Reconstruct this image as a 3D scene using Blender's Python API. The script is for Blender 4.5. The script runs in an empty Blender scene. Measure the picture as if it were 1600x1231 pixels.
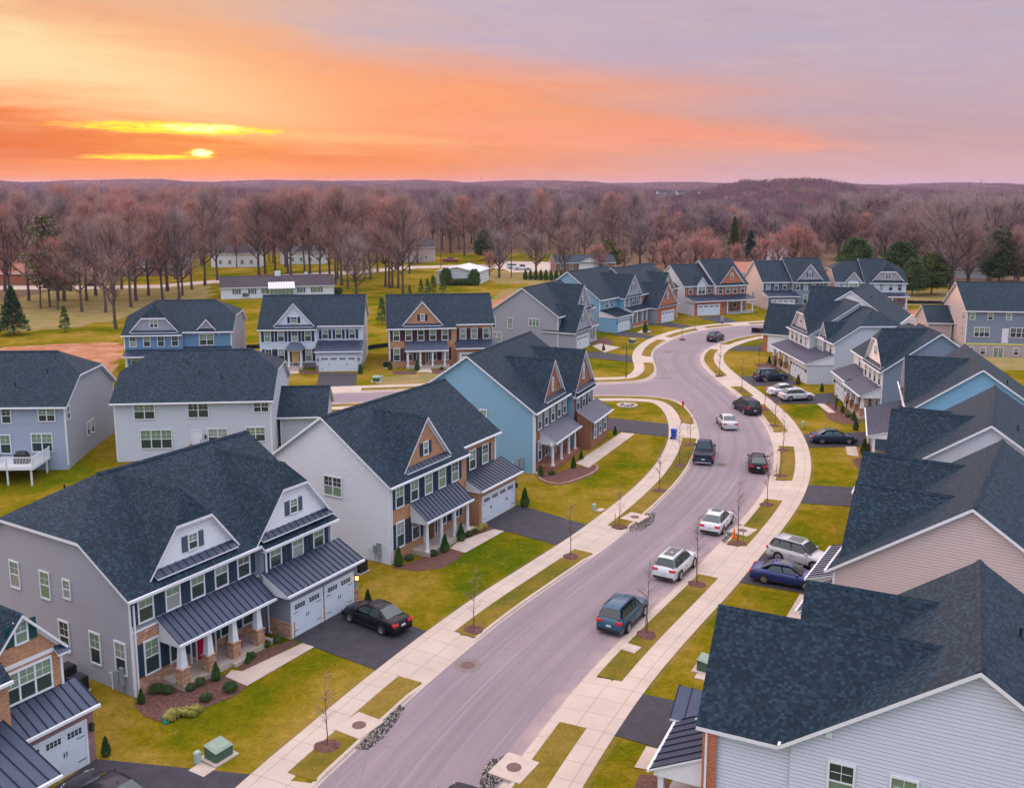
# Sunset over a suburban street of two-storey houses, seen from about 27 m up.
import bpy, math, random
import numpy as np
from mathutils import Vector, Matrix

sc = bpy.context.scene
R = math.radians
# ---------------------------------------------------------------- camera
FPX, CX, CY, HZ, CAMH = 1509.0, 800.0, 537.0, 288.0, 27.0      # focal length, optical axis, horizon row (in a 1600 px wide picture), height
PITCH = math.atan((CY - HZ) / FPX)
cam = bpy.data.cameras.new("camera"); camo = bpy.data.objects.new("camera", cam); sc.collection.objects.link(camo)
camo.location = (0, 0, CAMH); camo.rotation_euler = (math.pi / 2 - PITCH, 0, 0)
cam.sensor_fit = 'HORIZONTAL'; cam.sensor_width = 36.0; cam.lens = 36.0 * FPX / 1600.0
cam.shift_y = -(1231 / 2 - CY) / 1600.0
cam.clip_start = 0.5; cam.clip_end = 30000
sc.camera = camo
# ---------------------------------------------------------------- world
SUN_AZ, SUN_EL = math.atan2(-(325 - 800), FPX), R(3.0)         # sun a little left of the view direction, just above the horizon
w = bpy.data.worlds.new("World"); sc.world = w; w.use_nodes = True
nt = w.node_tree; nt.nodes.clear()
def N(t, **kw):
    n = nt.nodes.new(t)
    for k, v in kw.items(): setattr(n, k, v)
    return n
def lk(a, b): nt.links.new(a, b)
def M(op, a, b=None, c=None, clamp=False):
    n = N('ShaderNodeMath', operation=op); n.use_clamp = clamp
    for i, x in enumerate((a, b, c)):
        if x is None: continue
        if isinstance(x, (int, float)): n.inputs[i].default_value = x
        else: lk(x, n.inputs[i])
    return n.outputs[0]
def mixc(f, a, b, mode='MIX'):
    n = N('ShaderNodeMix', data_type='RGBA', blend_type=mode)
    n.clamp_factor = True
    for s, x in ((0, f), (6, a), (7, b)):
        if isinstance(x, (int, float)): n.inputs[s].default_value = x
        elif isinstance(x, tuple): n.inputs[s].default_value = (*x[:3], 1)
        else: lk(x, n.inputs[s])
    return n.outputs[2]
def srgb(r, g, b):
    f = lambda c: (c / 255 / 12.92) if c <= 10 else ((c / 255 + 0.055) / 1.055) ** 2.4
    return (f(r), f(g), f(b))
def sstep(x, a, b):
    n = N('ShaderNodeMapRange', interpolation_type='SMOOTHSTEP'); lk(x, n.inputs[0])
    n.inputs[1].default_value = a; n.inputs[2].default_value = b; n.inputs[3].default_value = 0; n.inputs[4].default_value = 1
    return n.outputs[0]
tc = N('ShaderNodeTexCoord'); sp = N('ShaderNodeSeparateXYZ'); lk(tc.outputs['Generated'], sp.inputs[0])
X, Y, Z = sp.outputs
az = M('MULTIPLY', M('ARCTAN2', X, Y), 57.2958)                # degrees, 0 = north (the view), + = right
el = M('MULTIPLY', M('ARCSINE', Z), 57.2958)
def cloudnoise(sx, sy, sz, detail=5, rough=0.55, seed=0.0, dist=0.0):
    cb = N('ShaderNodeCombineXYZ')
    lk(M('MULTIPLY_ADD', el, 0.0, M('MULTIPLY', az, sx)), cb.inputs[0]); lk(M('MULTIPLY_ADD', az, sz, M('MULTIPLY', el, sy)), cb.inputs[1]); cb.inputs[2].default_value = seed
    n = N('ShaderNodeTexNoise'); n.inputs['Scale'].default_value = 1; n.inputs['Detail'].default_value = detail; n.inputs['Roughness'].default_value = rough
    n.inputs['Distortion'].default_value = dist
    lk(cb.outputs[0], n.inputs['Vector']); return n.outputs[0]
n1 = cloudnoise(0.05, 0.42, 0.045, 5, 0.55, 3.1, 0.3)          # broad tilted bands
n2 = cloudnoise(0.16, 1.6, 0.06, 6, 0.6, 7.7, 0.5)             # thin streaks
n3 = cloudnoise(0.35, 1.1, 0.10, 7, 0.62, 11.3, 0.6)
azn = M('ADD', az, M('MULTIPLY', M('SUBTRACT', n1, 0.5), 26))
eln = M('ADD', el, M('MULTIPLY', M('SUBTRACT', n1, 0.5), 3.5))
eln2 = M('ADD', el, M('MULTIPLY', M('SUBTRACT', n2, 0.5), 2.4))
low = mixc(sstep(azn, -12, 24), srgb(253, 146, 78), srgb(216, 176, 182))       # just over the horizon
mid = mixc(sstep(azn, -4, 24), srgb(255, 158, 104), srgb(204, 166, 172))        # 3-5 degrees up
high = mixc(sstep(azn, -20, 0), srgb(232, 182, 150), srgb(194, 177, 197))      # 8-10 degrees up
col = mixc(sstep(eln, 0.3, 3.2), low, mid)
col = mixc(sstep(M('ADD', eln, M('MULTIPLY', az, 0.08)), 4.0, 8.6), col, high)
# yellow glow high on the left, sloping down to the right
gl = M('MULTIPLY', sstep(M('ADD', eln2, M('MULTIPLY', M('ADD', az, 28), 0.16)), 3.6, 6.6), M('SUBTRACT', 1, sstep(M('ADD', eln2, M('MULTIPLY', M('ADD', az, 28), 0.16)), 7.0, 10.5)))
col = mixc(M('MULTIPLY', M('MULTIPLY', gl, sstep(M('MULTIPLY', az, -1), 3, 28)), 0.97), col, srgb(255, 230, 176))
# salmon tongue in the middle right
tg = M('MULTIPLY', sstep(eln2, 1.6, 2.6), M('SUBTRACT', 1, sstep(M('ADD', eln2, M('MULTIPLY', M('SUBTRACT', az, 0), 0.06)), 3.2, 4.4)))
tg = M('MULTIPLY', M('MULTIPLY', tg, sstep(az, -12, 2)), M('SUBTRACT', 1, sstep(azn, 12, 20)))
col = mixc(M('MULTIPLY', tg, 0.75), col, srgb(255, 160, 130))
# darker orange cloud bank low on the left
bank = M('MULTIPLY', sstep(eln2, 0.5, 1.6), M('SUBTRACT', 1, sstep(M('ADD', eln2, M('MULTIPLY', M('ADD', az, 28), 0.10)), 2.9, 4.3)))
bank = M('MULTIPLY', bank, M('SUBTRACT', 1, sstep(azn, -20, -2)))
col = mixc(M('MULTIPLY', bank, 0.92), col, srgb(232, 108, 46))
# fine variation of the cloud sheet
col = mixc(M('MULTIPLY', sstep(n2, 0.35, 0.75), 0.28), col, mixc(0.5, col, srgb(255, 205, 165)))
col = mixc(M('MULTIPLY', sstep(n3, 0.50, 0.80), 0.16), col, srgb(186, 120, 106))
# lit gaps next to the sun
def streak(a0, e0, sa, se, seed, thr, tilt=0.0):
    da = M('DIVIDE', M('SUBTRACT', az, a0), sa)
    de = M('DIVIDE', M('SUBTRACT', M('ADD', el, M('MULTIPLY', M('SUBTRACT', az, a0), tilt)), e0), se)
    d = M('ADD', M('MULTIPLY', da, da), M('MULTIPLY', de, de))
    nn = cloudnoise(0.9, 7.0, 0.05, 7, 0.68, seed, 0.6)
    return sstep(M('ADD', M('SUBTRACT', 1, d), M('MULTIPLY', M('SUBTRACT', nn, 0.5), 3.4)), thr - 0.1, thr + 1.5)
s1 = streak(-18.6, 3.02, 5.8, 0.34, 1.0, -0.35, 0.02)
s2 = streak(-20.4, 1.45, 3.4, 0.17, 5.0, -0.3)
s3 = streak(-17.6, 1.66, 1.0, 0.36, 9.0, 0.1)
s4 = streak(-9.5, 2.62, 9.5, 0.34, 13.0, -0.05, 0.03)
col = mixc(M('MULTIPLY', s4, 0.6), col, srgb(255, 196, 128))
ylw = M('MAXIMUM', M('MAXIMUM', s1, s2), s3)
glow = streak(-17.6, 1.9, 7.5, 2.0, 30.0, 0.1); col = mixc(M('MULTIPLY', glow, 0.35), col, (1.0, 0.42, 0.05)); col = mixc(ylw, col, (1.3, 0.95, 0.02))
core = M('MAXIMUM', M('MULTIPLY', s1, streak(-17.4, 3.06, 3.6, 0.34, 17.0, 0.25)), streak(-17.5, 1.70, 0.62, 0.22, 21.0, -0.1))
col = mixc(core, col, (2.2, 2.0, 0.9))
# the rest of the dome: bright, thin lavender overcast overhead, cooler opposite the sunset
back = mixc(sstep(M('SUBTRACT', Y, M('MULTIPLY', X, 0.75)), -0.7, 0.9), (0.78, 1.00, 1.40), (2.5, 1.86, 1.78))
zen = mixc(sstep(Z, 0.45, 0.97), back, (2.8, 2.65, 2.98))
zen = mixc(M('MULTIPLY', sstep(n1, 0.35, 0.7), 0.25), zen, (1.1, 1.02, 1.12))
upf = M('MAXIMUM', sstep(el, 11, 32), sstep(M('ABSOLUTE', az), 36, 75))
col = mixc(upf, col, zen)
col = mixc(sstep(Z, -0.02, -0.12), col, (0.10, 0.09, 0.08))
bg = N('ShaderNodeBackground'); lk(col, bg.inputs[0]); bg.inputs[1].default_value = 1.0
sky = N('ShaderNodeTexSky'); sky.sky_type = 'NISHITA'; sky.sun_disc = False; sky.sun_elevation = SUN_EL; sky.sun_rotation = -SUN_AZ; sky.altitude = 60; sky.dust_density = 2
bg2 = N('ShaderNodeBackground'); lk(sky.outputs[0], bg2.inputs[0]); bg2.inputs[1].default_value = 0.05
ad = N('ShaderNodeMixShader'); ad.inputs[0].default_value = 0.06; lk(bg.outputs[0], ad.inputs[1]); lk(bg2.outputs[0], ad.inputs[2])   # clear sky behind the cloud sheet
wo = N('ShaderNodeOutputWorld'); lk(ad.outputs[0], wo.inputs[0])
w.cycles.sampling_method = 'MANUAL'; w.cycles.sample_map_resolution = 1024
# ---------------------------------------------------------------- sun
sl = bpy.data.lights.new("sun", 'SUN'); sl.energy = 2.0; sl.angle = R(6); sl.color = (1.0, 0.50, 0.26)
so = bpy.data.objects.new("sun", sl); sc.collection.objects.link(so)
sd = Vector((-math.sin(SUN_AZ) * math.cos(SUN_EL), math.cos(SUN_AZ) * math.cos(SUN_EL), math.sin(SUN_EL)))
so.rotation_euler = sd.to_track_quat('Z', 'Y').to_euler(); so.location = (0, 0, 60)
sc.view_settings.view_transform = 'Standard'; sc.view_settings.look = 'None'; sc.view_settings.exposure = 0.0; sc.view_settings.gamma = 1.0
sc.cycles.max_bounces = 5; sc.cycles.diffuse_bounces = 3; sc.cycles.glossy_bounces = 2; sc.cycles.transparent_max_bounces = 6; sc.cycles.volume_bounces = 0
sc.cycles.use_denoising = True; sc.cycles.adaptive_threshold = 0.005
col_ = sc.collection

# ---------------------------------------------------------------- picture point -> world point on a level plane
_f = Vector((0, math.cos(PITCH), -math.sin(PITCH))); _u = Vector((0, math.sin(PITCH), math.cos(PITCH)))
def P(u, v, z=0.0):
    d = _f * FPX + Vector((1, 0, 0)) * (u - CX) - _u * (v - CY)
    t = (z - CAMH) / d.z
    return (d.x * t, d.y * t)

# ---------------------------------------------------------------- materials
MATS = {}
def newmat(name, base=(0.5, 0.5, 0.5), rough=0.7, metal=0.0, spec=0.3):
    m = bpy.data.materials.new(name); m.use_nodes = True
    b = m.node_tree.nodes['Principled BSDF']
    b.inputs['Base Color'].default_value = (*base, 1); b.inputs['Roughness'].default_value = rough
    b.inputs['Metallic'].default_value = metal; b.inputs['Specular IOR Level'].default_value = spec
    MATS[name] = m; return m, b
class G:                                                        # tiny node-graph helper for a material
    def __init__(s, m): s.t = m.node_tree; s.b = s.t.nodes['Principled BSDF']
    def n(s, t, **kw):
        x = s.t.nodes.new(t)
        for k, v in kw.items(): setattr(x, k, v)
        return x
    def l(s, a, b): s.t.links.new(a, b)
    def uv(s, sx=1, sy=1, src='UV', sz=1):
        c = s.n('ShaderNodeTexCoord'); mp = s.n('ShaderNodeMapping'); s.l(c.outputs[src], mp.inputs[0]); mp.inputs['Scale'].default_value = (sx, sy, sz); return mp.outputs[0]
    def geo(s, sc_=1.0):
        c = s.n('ShaderNodeNewGeometry'); mp = s.n('ShaderNodeMapping'); s.l(c.outputs['Position'], mp.inputs[0]); mp.inputs['Scale'].default_value = (sc_, sc_, sc_); return mp.outputs[0]
    def noise(s, vec, scale=1, detail=4, rough=0.55, dist=0):
        x = s.n('ShaderNodeTexNoise'); s.l(vec, x.inputs['Vector']); x.inputs['Scale'].default_value = scale; x.inputs['Detail'].default_value = detail; x.inputs['Roughness'].default_value = rough; x.inputs['Distortion'].default_value = dist; return x.outputs[0]
    def ramp(s, fac, stops):
        x = s.n('ShaderNodeValToRGB'); s.l(fac, x.inputs[0]); e = x.color_ramp.elements
        while len(e) < len(stops): e.new(0.5)
        for i, (p, c) in enumerate(stops): e[i].position = p; e[i].color = (*c, 1) if len(c) == 3 else c
        return x.outputs[0]
    def mix(s, f, a, b, mode='MIX'):
        x = s.n('ShaderNodeMix', data_type='RGBA', blend_type=mode)
        for k, q in ((0, f), (6, a), (7, b)):
            if isinstance(q, (int, float)): x.inputs[k].default_value = q
            elif isinstance(q, tuple): x.inputs[k].default_value = (*q, 1)
            else: s.l(q, x.inputs[k])
        return x.outputs[2]
    def m(s, op, a, b=None, c=None, clamp=False):
        x = s.n('ShaderNodeMath', operation=op); x.use_clamp = clamp
        for i, q in enumerate((a, b, c)):
            if q is None: continue
            if isinstance(q, (int, float)): x.inputs[i].default_value = q
            else: s.l(q, x.inputs[i])
        return x.outputs[0]
    def bump(s, h, strength=0.5, dist=0.02):
        x = s.n('ShaderNodeBump'); x.inputs['Strength'].default_value = strength; x.inputs['Distance'].default_value = dist; s.l(h, x.inputs['Height']); s.l(x.outputs[0], s.b.inputs['Normal'])
    def col(s, c): s.l(c, s.b.inputs['Base Color'])
def sc3(c, k): return tuple(min(1, x * k) for x in c)
def siding(name, c, lap=0.16):
    m, b = newmat(name, c, 0.55, 0, 0.35); g = G(m)
    uv = g.uv(); sp = g.n('ShaderNodeSeparateXYZ'); g.l(uv, sp.inputs[0])
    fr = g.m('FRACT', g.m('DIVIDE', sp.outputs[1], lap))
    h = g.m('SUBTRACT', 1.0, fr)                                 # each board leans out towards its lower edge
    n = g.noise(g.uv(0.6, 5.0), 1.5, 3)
    gap = g.m('LESS_THAN', fr, 0.13)                             # lap shadow line of each board, painted into the colour
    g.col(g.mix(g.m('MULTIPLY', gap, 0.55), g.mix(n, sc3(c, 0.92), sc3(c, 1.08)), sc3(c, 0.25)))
    g.bump(h, 1.0, 0.04)
def shingles(name, a, b_, tab=(0.15, 0.12)):
    m, b = newmat(name, a, 0.72, 0, 0.22); g = G(m)
    uv = g.uv()
    sp = g.n('ShaderNodeSeparateXYZ'); g.l(uv, sp.inputs[0])
    row_ = g.m('FLOOR', g.m('DIVIDE', sp.outputs[1], tab[1])); wr = g.n('ShaderNodeTexWhiteNoise', noise_dimensions='1D'); g.l(row_, wr.inputs['W'])
    cell = g.m('FLOOR', g.m('ADD', g.m('DIVIDE', sp.outputs[0], tab[0]), g.m('MULTIPLY', wr.outputs[0], 7.0))); cb = g.n('ShaderNodeCombineXYZ'); g.l(cell, cb.inputs[0]); g.l(row_, cb.inputs[1])
    wn = g.n('ShaderNodeTexWhiteNoise', noise_dimensions='2D'); g.l(cb.outputs[0], wn.inputs['Vector'])
    n = g.noise(uv, 0.35, 4); n2 = g.noise(uv, 9, 3, 0.8)
    f = g.m('MULTIPLY', g.m('POWER', wn.outputs[0], 1.9), g.m('ADD', 0.45, n2))
    c = g.mix(f, a, b_); c = g.mix(0.5, c, g.ramp(n, [(0.3, (0.82, 0.82, 0.82)), (0.7, (1.18, 1.16, 1.15))]), 'MULTIPLY')
    g.col(c)
    sp = g.n('ShaderNodeSeparateXYZ'); g.l(uv, sp.inputs[0])
    g.bump(g.m('SUBTRACT', 1.0, g.m('FRACT', g.m('DIVIDE', sp.outputs[1], tab[1]))), 0.6, 0.02)
def brick(name, cols, mortar, bw=0.22, bh=0.085, ms=0.010, big=2.5):
    m, b = newmat(name, cols[0], 0.85, 0, 0.2); g = G(m); uv = g.uv()
    br = g.n('ShaderNodeTexBrick'); g.l(uv, br.inputs['Vector'])
    br.inputs['Color1'].default_value = (*cols[0], 1); br.inputs['Color2'].default_value = (*cols[1], 1); br.inputs['Mortar'].default_value = (*mortar, 1)
    br.inputs['Scale'].default_value = 1; br.inputs['Brick Width'].default_value = bw; br.inputs['Row Height'].default_value = bh; br.inputs['Mortar Size'].default_value = ms
    n = g.noise(g.uv(big, big * 3.2), 1.6, 4, 0.7)
    c = g.mix(g.ramp(n, [(0.52, (0, 0, 0)), (0.62, (1, 1, 1))]), br.outputs[0], cols[2])
    c = g.mix(g.ramp(g.noise(g.uv(big, big * 3.2, sz=3), 2.3, 4, 0.7), [(0.56, (0, 0, 0)), (0.66, (1, 1, 1))]), c, cols[3])
    g.col(c); g.bump(br.outputs['Fac'], -0.4, 0.01)
def noisy(name, a, b_, scale=3, rough=0.85, detail=6, bumpd=0.0, src=None, spec=0.2, metal=0.0):
    m, b = newmat(name, a, rough, metal, spec); g = G(m); v = g.uv() if src is None else g.geo()
    n = g.noise(v, scale, detail, 0.65); g.col(g.mix(g.ramp(n, [(0.35, (0, 0, 0)), (0.65, (1, 1, 1))]), a, b_))
    if bumpd: g.bump(n, 0.6, bumpd)
    return m
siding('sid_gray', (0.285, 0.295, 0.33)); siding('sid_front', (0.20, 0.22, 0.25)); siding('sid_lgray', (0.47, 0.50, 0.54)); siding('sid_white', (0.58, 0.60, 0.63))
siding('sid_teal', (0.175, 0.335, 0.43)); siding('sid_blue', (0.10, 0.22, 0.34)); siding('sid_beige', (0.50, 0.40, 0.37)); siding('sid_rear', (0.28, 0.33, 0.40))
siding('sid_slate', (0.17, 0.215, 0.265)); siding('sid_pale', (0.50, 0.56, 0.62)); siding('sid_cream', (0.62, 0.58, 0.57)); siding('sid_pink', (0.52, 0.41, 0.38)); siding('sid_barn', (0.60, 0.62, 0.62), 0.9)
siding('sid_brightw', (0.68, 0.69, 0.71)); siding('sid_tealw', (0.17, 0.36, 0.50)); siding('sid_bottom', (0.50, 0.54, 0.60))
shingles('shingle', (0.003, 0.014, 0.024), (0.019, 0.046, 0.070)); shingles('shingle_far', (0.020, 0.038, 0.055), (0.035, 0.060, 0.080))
shingles('shingle_old', (0.045, 0.035, 0.045), (0.080, 0.065, 0.075)); shingles('shingle_red', (0.32, 0.13, 0.08), (0.40, 0.18, 0.11))
brick('brick_tan', [(0.44, 0.20, 0.095), (0.33, 0.135, 0.06), (0.52, 0.31, 0.17), (0.20, 0.085, 0.05)], (0.44, 0.31, 0.22))
brick('brick_red', [(0.42, 0.105, 0.045), (0.33, 0.075, 0.035), (0.50, 0.17, 0.075), (0.24, 0.06, 0.035)], (0.42, 0.28, 0.20))
brick('brick_brown', [(0.30, 0.11, 0.055), (0.21, 0.075, 0.04), (0.38, 0.165, 0.09), (0.15, 0.055, 0.035)], (0.28, 0.20, 0.15))
brick('brick_mauve', [(0.26, 0.12, 0.11), (0.20, 0.09, 0.085), (0.38, 0.24, 0.20), (0.30, 0.12, 0.09)], (0.36, 0.27, 0.24))
brick('stone', [(0.50, 0.28, 0.17), (0.36, 0.18, 0.10), (0.60, 0.42, 0.29), (0.34, 0.12, 0.07)], (0.20, 0.12, 0.085), 0.42, 0.13, 0.014, 1.5)
brick('stone_gray', [(0.20, 0.16, 0.17), (0.28, 0.22, 0.22), (0.13, 0.11, 0.12), (0.34, 0.28, 0.26)], (0.16, 0.13, 0.13), 0.42, 0.13, 0.014, 1.5)
noisy('trim', (0.70, 0.72, 0.74), (0.64, 0.66, 0.69), 4, 0.5, 3, spec=0.4)
noisy('door_white', (0.62, 0.67, 0.72), (0.58, 0.63, 0.68), 2, 0.45, 3, spec=0.4)
noisy('metal_roof', (0.030, 0.046, 0.082), (0.042, 0.058, 0.095), 1.2, 0.38, 4, spec=0.5, metal=0.35)
noisy('metal_rib', (0.012, 0.018, 0.035), (0.018, 0.025, 0.045), 3, 0.5, 2)
noisy('metal_light', (0.17, 0.18, 0.235), (0.22, 0.225, 0.28), 1.2, 0.35, 4, spec=0.5, metal=0.4)
noisy('metal_white', (0.62, 0.63, 0.66), (0.55, 0.56, 0.60), 1.2, 0.4, 4, spec=0.5)
noisy('concrete', (0.42, 0.34, 0.28), (0.51, 0.415, 0.34), 0.9, 0.9, 7, src=1)
noisy('found', (0.33, 0.30, 0.29), (0.40, 0.37, 0.35), 1.5, 0.9, 6)
noisy('porch_stone', (0.40, 0.33, 0.28), (0.48, 0.40, 0.34), 2, 0.8, 6)
noisy('shut_navy', (0.012, 0.030, 0.055), (0.020, 0.042, 0.070), 8, 0.5, 2); noisy('shut_slate', (0.017, 0.038, 0.062), (0.024, 0.048, 0.074), 8, 0.5, 2); noisy('shut_green', (0.008, 0.060, 0.060), (0.012, 0.075, 0.075), 8, 0.5, 2)
noisy('shut_plum', (0.045, 0.014, 0.030), (0.060, 0.020, 0.040), 8, 0.5, 2); noisy('shut_gray', (0.07, 0.09, 0.125), (0.085, 0.105, 0.14), 8, 0.5, 2)
noisy('door_red', (0.50, 0.006, 0.040), (0.42, 0.008, 0.035), 5, 0.4, 2); noisy('door_yellow', (0.75, 0.47, 0.16), (0.70, 0.43, 0.15), 5, 0.4, 2); noisy('door_wood', (0.20, 0.09, 0.03), (0.15, 0.065, 0.025), 5, 0.5, 3)
noisy('black', (0.012, 0.013, 0.016), (0.020, 0.021, 0.025), 6, 0.45, 2, spec=0.4); noisy('dkgray', (0.05, 0.055, 0.06), (0.07, 0.075, 0.08), 6, 0.5, 2)
noisy('utility_gray', (0.20, 0.24, 0.27), (0.26, 0.30, 0.33), 4, 0.5, 2); noisy('xfmr_green', (0.055, 0.11, 0.075), (0.07, 0.13, 0.09), 3, 0.5, 4); noisy('xfmr_top', (0.20, 0.27, 0.20), (0.25, 0.32, 0.25), 3, 0.5, 4)
noisy('pedestal', (0.30, 0.42, 0.34), (0.35, 0.47, 0.39), 3, 0.5, 2); noisy('wood', (0.45, 0.25, 0.10), (0.36, 0.19, 0.075), 4, 0.7, 4); noisy('wood_gray', (0.16, 0.13, 0.12), (0.22, 0.18, 0.16), 6, 0.8, 4)
noisy('hydrant_red', (0.65, 0.03, 0.02), (0.55, 0.03, 0.02), 5, 0.4, 2); noisy('cone_orange', (0.85, 0.13, 0.02), (0.8, 0.12, 0.02), 5, 0.5, 2); noisy('bin_blue', (0.01, 0.07, 0.45), (0.01, 0.06, 0.38), 5, 0.4, 2)
noisy('iron', (0.12, 0.075, 0.07), (0.17, 0.10, 0.09), 8, 0.7, 3); noisy('vent_black', (0.02, 0.02, 0.025), (0.03, 0.03, 0.035), 8, 0.6, 2)
noisy('green_plastic', (0.01, 0.20, 0.11), (0.01, 0.17, 0.09), 5, 0.5, 2); noisy('yellow_tape', (0.55, 0.58, 0.12), (0.50, 0.52, 0.12), 5, 0.6, 2); noisy('silt', (0.008, 0.010, 0.018), (0.02, 0.02, 0.03), 2, 0.8, 3)
noisy('skin', (0.42, 0.24, 0.17), (0.40, 0.22, 0.16), 5, 0.6, 2); noisy('cloth_navy', (0.02, 0.03, 0.06), (0.03, 0.04, 0.07), 9, 0.9, 2); noisy('cloth_tan', (0.25, 0.17, 0.12), (0.2, 0.14, 0.1), 9, 0.9, 2); noisy('pink_plastic', (0.45, 0.05, 0.14), (0.4, 0.05, 0.13), 5, 0.4, 2)
noisy('mulch', (0.075, 0.035, 0.030), (0.17, 0.085, 0.065), 5, 0.95, 8, 0.03, src=1)
noisy('gravel', (0.05, 0.06, 0.07), (0.42, 0.40, 0.38), 6, 0.9, 8, 0.04, src=1)
noisy('driveway', (0.030, 0.029, 0.037), (0.046, 0.043, 0.052), 1.3, 0.75, 7, src=1, spec=0.3)
noisy('bark', (0.075, 0.052, 0.055), (0.13, 0.095, 0.09), 3, 0.95, 5, 0.02); noisy('twig', (0.34, 0.20, 0.175), (0.43, 0.26, 0.22), 0.15, 0.95, 3, src=1)
noisy('twig_far', (0.115, 0.072, 0.095), (0.165, 0.105, 0.125), 0.02, 0.95, 5, src=1); noisy('twig_far_red', (0.18, 0.090, 0.098), (0.22, 0.115, 0.12), 0.02, 0.95, 5, src=1)
noisy('twig_red', (0.46, 0.215, 0.175), (0.52, 0.27, 0.215), 0.15, 0.95, 3, src=1); noisy('twig_gray', (0.27, 0.20, 0.205), (0.36, 0.28, 0.27), 0.15, 0.95, 3, src=1)
for nm, a, b_ in (('needle', (0.055, 0.105, 0.035), (0.11, 0.16, 0.05)), ('needle_blue', (0.035, 0.085, 0.085), (0.07, 0.14, 0.13)), ('needle_olive', (0.11, 0.11, 0.035), (0.17, 0.15, 0.05)), ('needle_dark', (0.030, 0.070, 0.040), (0.06, 0.105, 0.05)),
                  ('arbor', (0.045, 0.11, 0.025), (0.10, 0.18, 0.04)), ('shrub', (0.045, 0.095, 0.035), (0.09, 0.155, 0.055)), ('yellow_grass', (0.42, 0.38, 0.10), (0.5, 0.44, 0.14)), ('dead_leaf', (0.12, 0.07, 0.05), (0.2, 0.11, 0.07)), ('fresh_green', (0.09, 0.17, 0.03), (0.14, 0.24, 0.05))):
    noisy(nm, a, b_, 1.1, 0.9, 5, src=1)
def glass(name, a, rough=0.06, spec=0.6):
    m, b = newmat(name, a, rough, 0, spec); return m
glass('glass_dark', (0.030, 0.052, 0.048)); glass('car_glass', (0.035, 0.055, 0.055), 0.06, 0.7)
m, b = newmat('glass_blind', (0.16, 0.24, 0.16), 0.12, 0, 0.6); g = G(m); sp_ = g.n('ShaderNodeSeparateXYZ'); g.l(g.uv(), sp_.inputs[0])
g.col(g.mix(g.ramp(g.m('FRACT', g.m('DIVIDE', sp_.outputs[1], 0.06)), [(0.3, (0, 0, 0)), (0.7, (1, 1, 1))]), (0.12, 0.20, 0.13), (0.19, 0.28, 0.18)))
glass('glass_curtain', (0.26, 0.29, 0.27), 0.15)
m, b = newmat('lamp_lit', (0.9, 0.5, 0.2), 0.5); b.inputs['Emission Color'].default_value = (1.0, 0.42, 0.12, 1); b.inputs['Emission Strength'].default_value = 4
for nm, c in (('paint_white', (0.62, 0.64, 0.66)), ('paint_black', (0.008, 0.009, 0.012)), ('paint_blue', (0.008, 0.022, 0.13)), ('paint_teal', (0.015, 0.075, 0.13)), ('paint_silver', (0.46, 0.47, 0.48)), ('paint_navy', (0.012, 0.030, 0.060)), ('paint_red', (0.22, 0.01, 0.03)), ('paint_dark', (0.030, 0.026, 0.034))):
    m, b = newmat(nm, c, 0.30, 0, 0.35 if max(c) > 0.1 else 0.16); b.inputs['Coat Weight'].default_value = 0.45 if max(c) > 0.1 else 0.16; b.inputs['Coat Roughness'].default_value = 0.05
newmat('tyre', (0.012, 0.012, 0.013), 0.8); newmat('rim', (0.45, 0.46, 0.48), 0.3, 0.8, 0.5); newmat('tail_red', (0.60, 0.012, 0.02), 0.2, 0, 0.6); newmat('head_glass', (0.55, 0.57, 0.60), 0.1, 0, 0.8); newmat('plate', (0.55, 0.56, 0.58), 0.5); newmat('plastic_dark', (0.02, 0.02, 0.022), 0.6)
# ground: lawn, dry grass, dirt, woodland floor by a painted attribute
m, b = newmat('ground', (0.1, 0.1, 0.03), 1.0, 0, 0.0); g = G(m); v = g.geo()
at = g.n('ShaderNodeAttribute', attribute_name='zone'); sepc = g.n('ShaderNodeSeparateColor'); g.l(at.outputs['Color'], sepc.inputs[0])
def grasscol(g, v, dryshift=0.0):
    big = g.noise(v, 0.085, 5, 0.6, 0.6); mid_ = g.noise(v, 0.5, 5, 0.65); fine = g.noise(v, 5.0, 7, 0.85)
    f = g.m('ADD', g.m('ADD', g.m('MULTIPLY', g.m('SUBTRACT', big, 0.5), 1.5), g.m('MULTIPLY', g.m('SUBTRACT', mid_, 0.5), 0.6)), 0.565 + dryshift)
    c = g.ramp(f, [(0.30, (0.065, 0.095, 0.004)), (0.44, (0.115, 0.112, 0.004)), (0.56, (0.175, 0.130, 0.008)), (0.78, (0.27, 0.175, 0.035))])
    c = g.mix(0.85, c, g.ramp(fine, [(0.30, (0.50, 0.55, 0.45)), (0.70, (1.40, 1.35, 1.25))]), 'MULTIPLY')
    cl_ = g.noise(v, 1.3, 8, 0.8); c = g.mix(0.8, c, g.ramp(cl_, [(0.32, (0.66, 0.70, 0.6)), (0.68, (1.30, 1.26, 1.2))]), 'MULTIPLY')
    tuft = g.noise(v, 2.2, 4, 0.7, 0.8); c = g.mix(g.m('MULTIPLY', g.ramp(tuft, [(0.55, (0, 0, 0)), (0.70, (1, 1, 1))]), 0.35), c, (0.06, 0.085, 0.004))
    c = g.mix(g.m('MULTIPLY', g.ramp(tuft, [(0.30, (1, 1, 1)), (0.45, (0, 0, 0))]), 0.35), c, (0.30, 0.21, 0.05))
    return c, fine
gc, fine = grasscol(g, v)
dirt = g.ramp(g.noise(v, 0.35, 7, 0.7), [(0.3, (0.30, 0.095, 0.045)), (0.5, (0.37, 0.170, 0.095)), (0.7, (0.46, 0.285, 0.175))])
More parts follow.
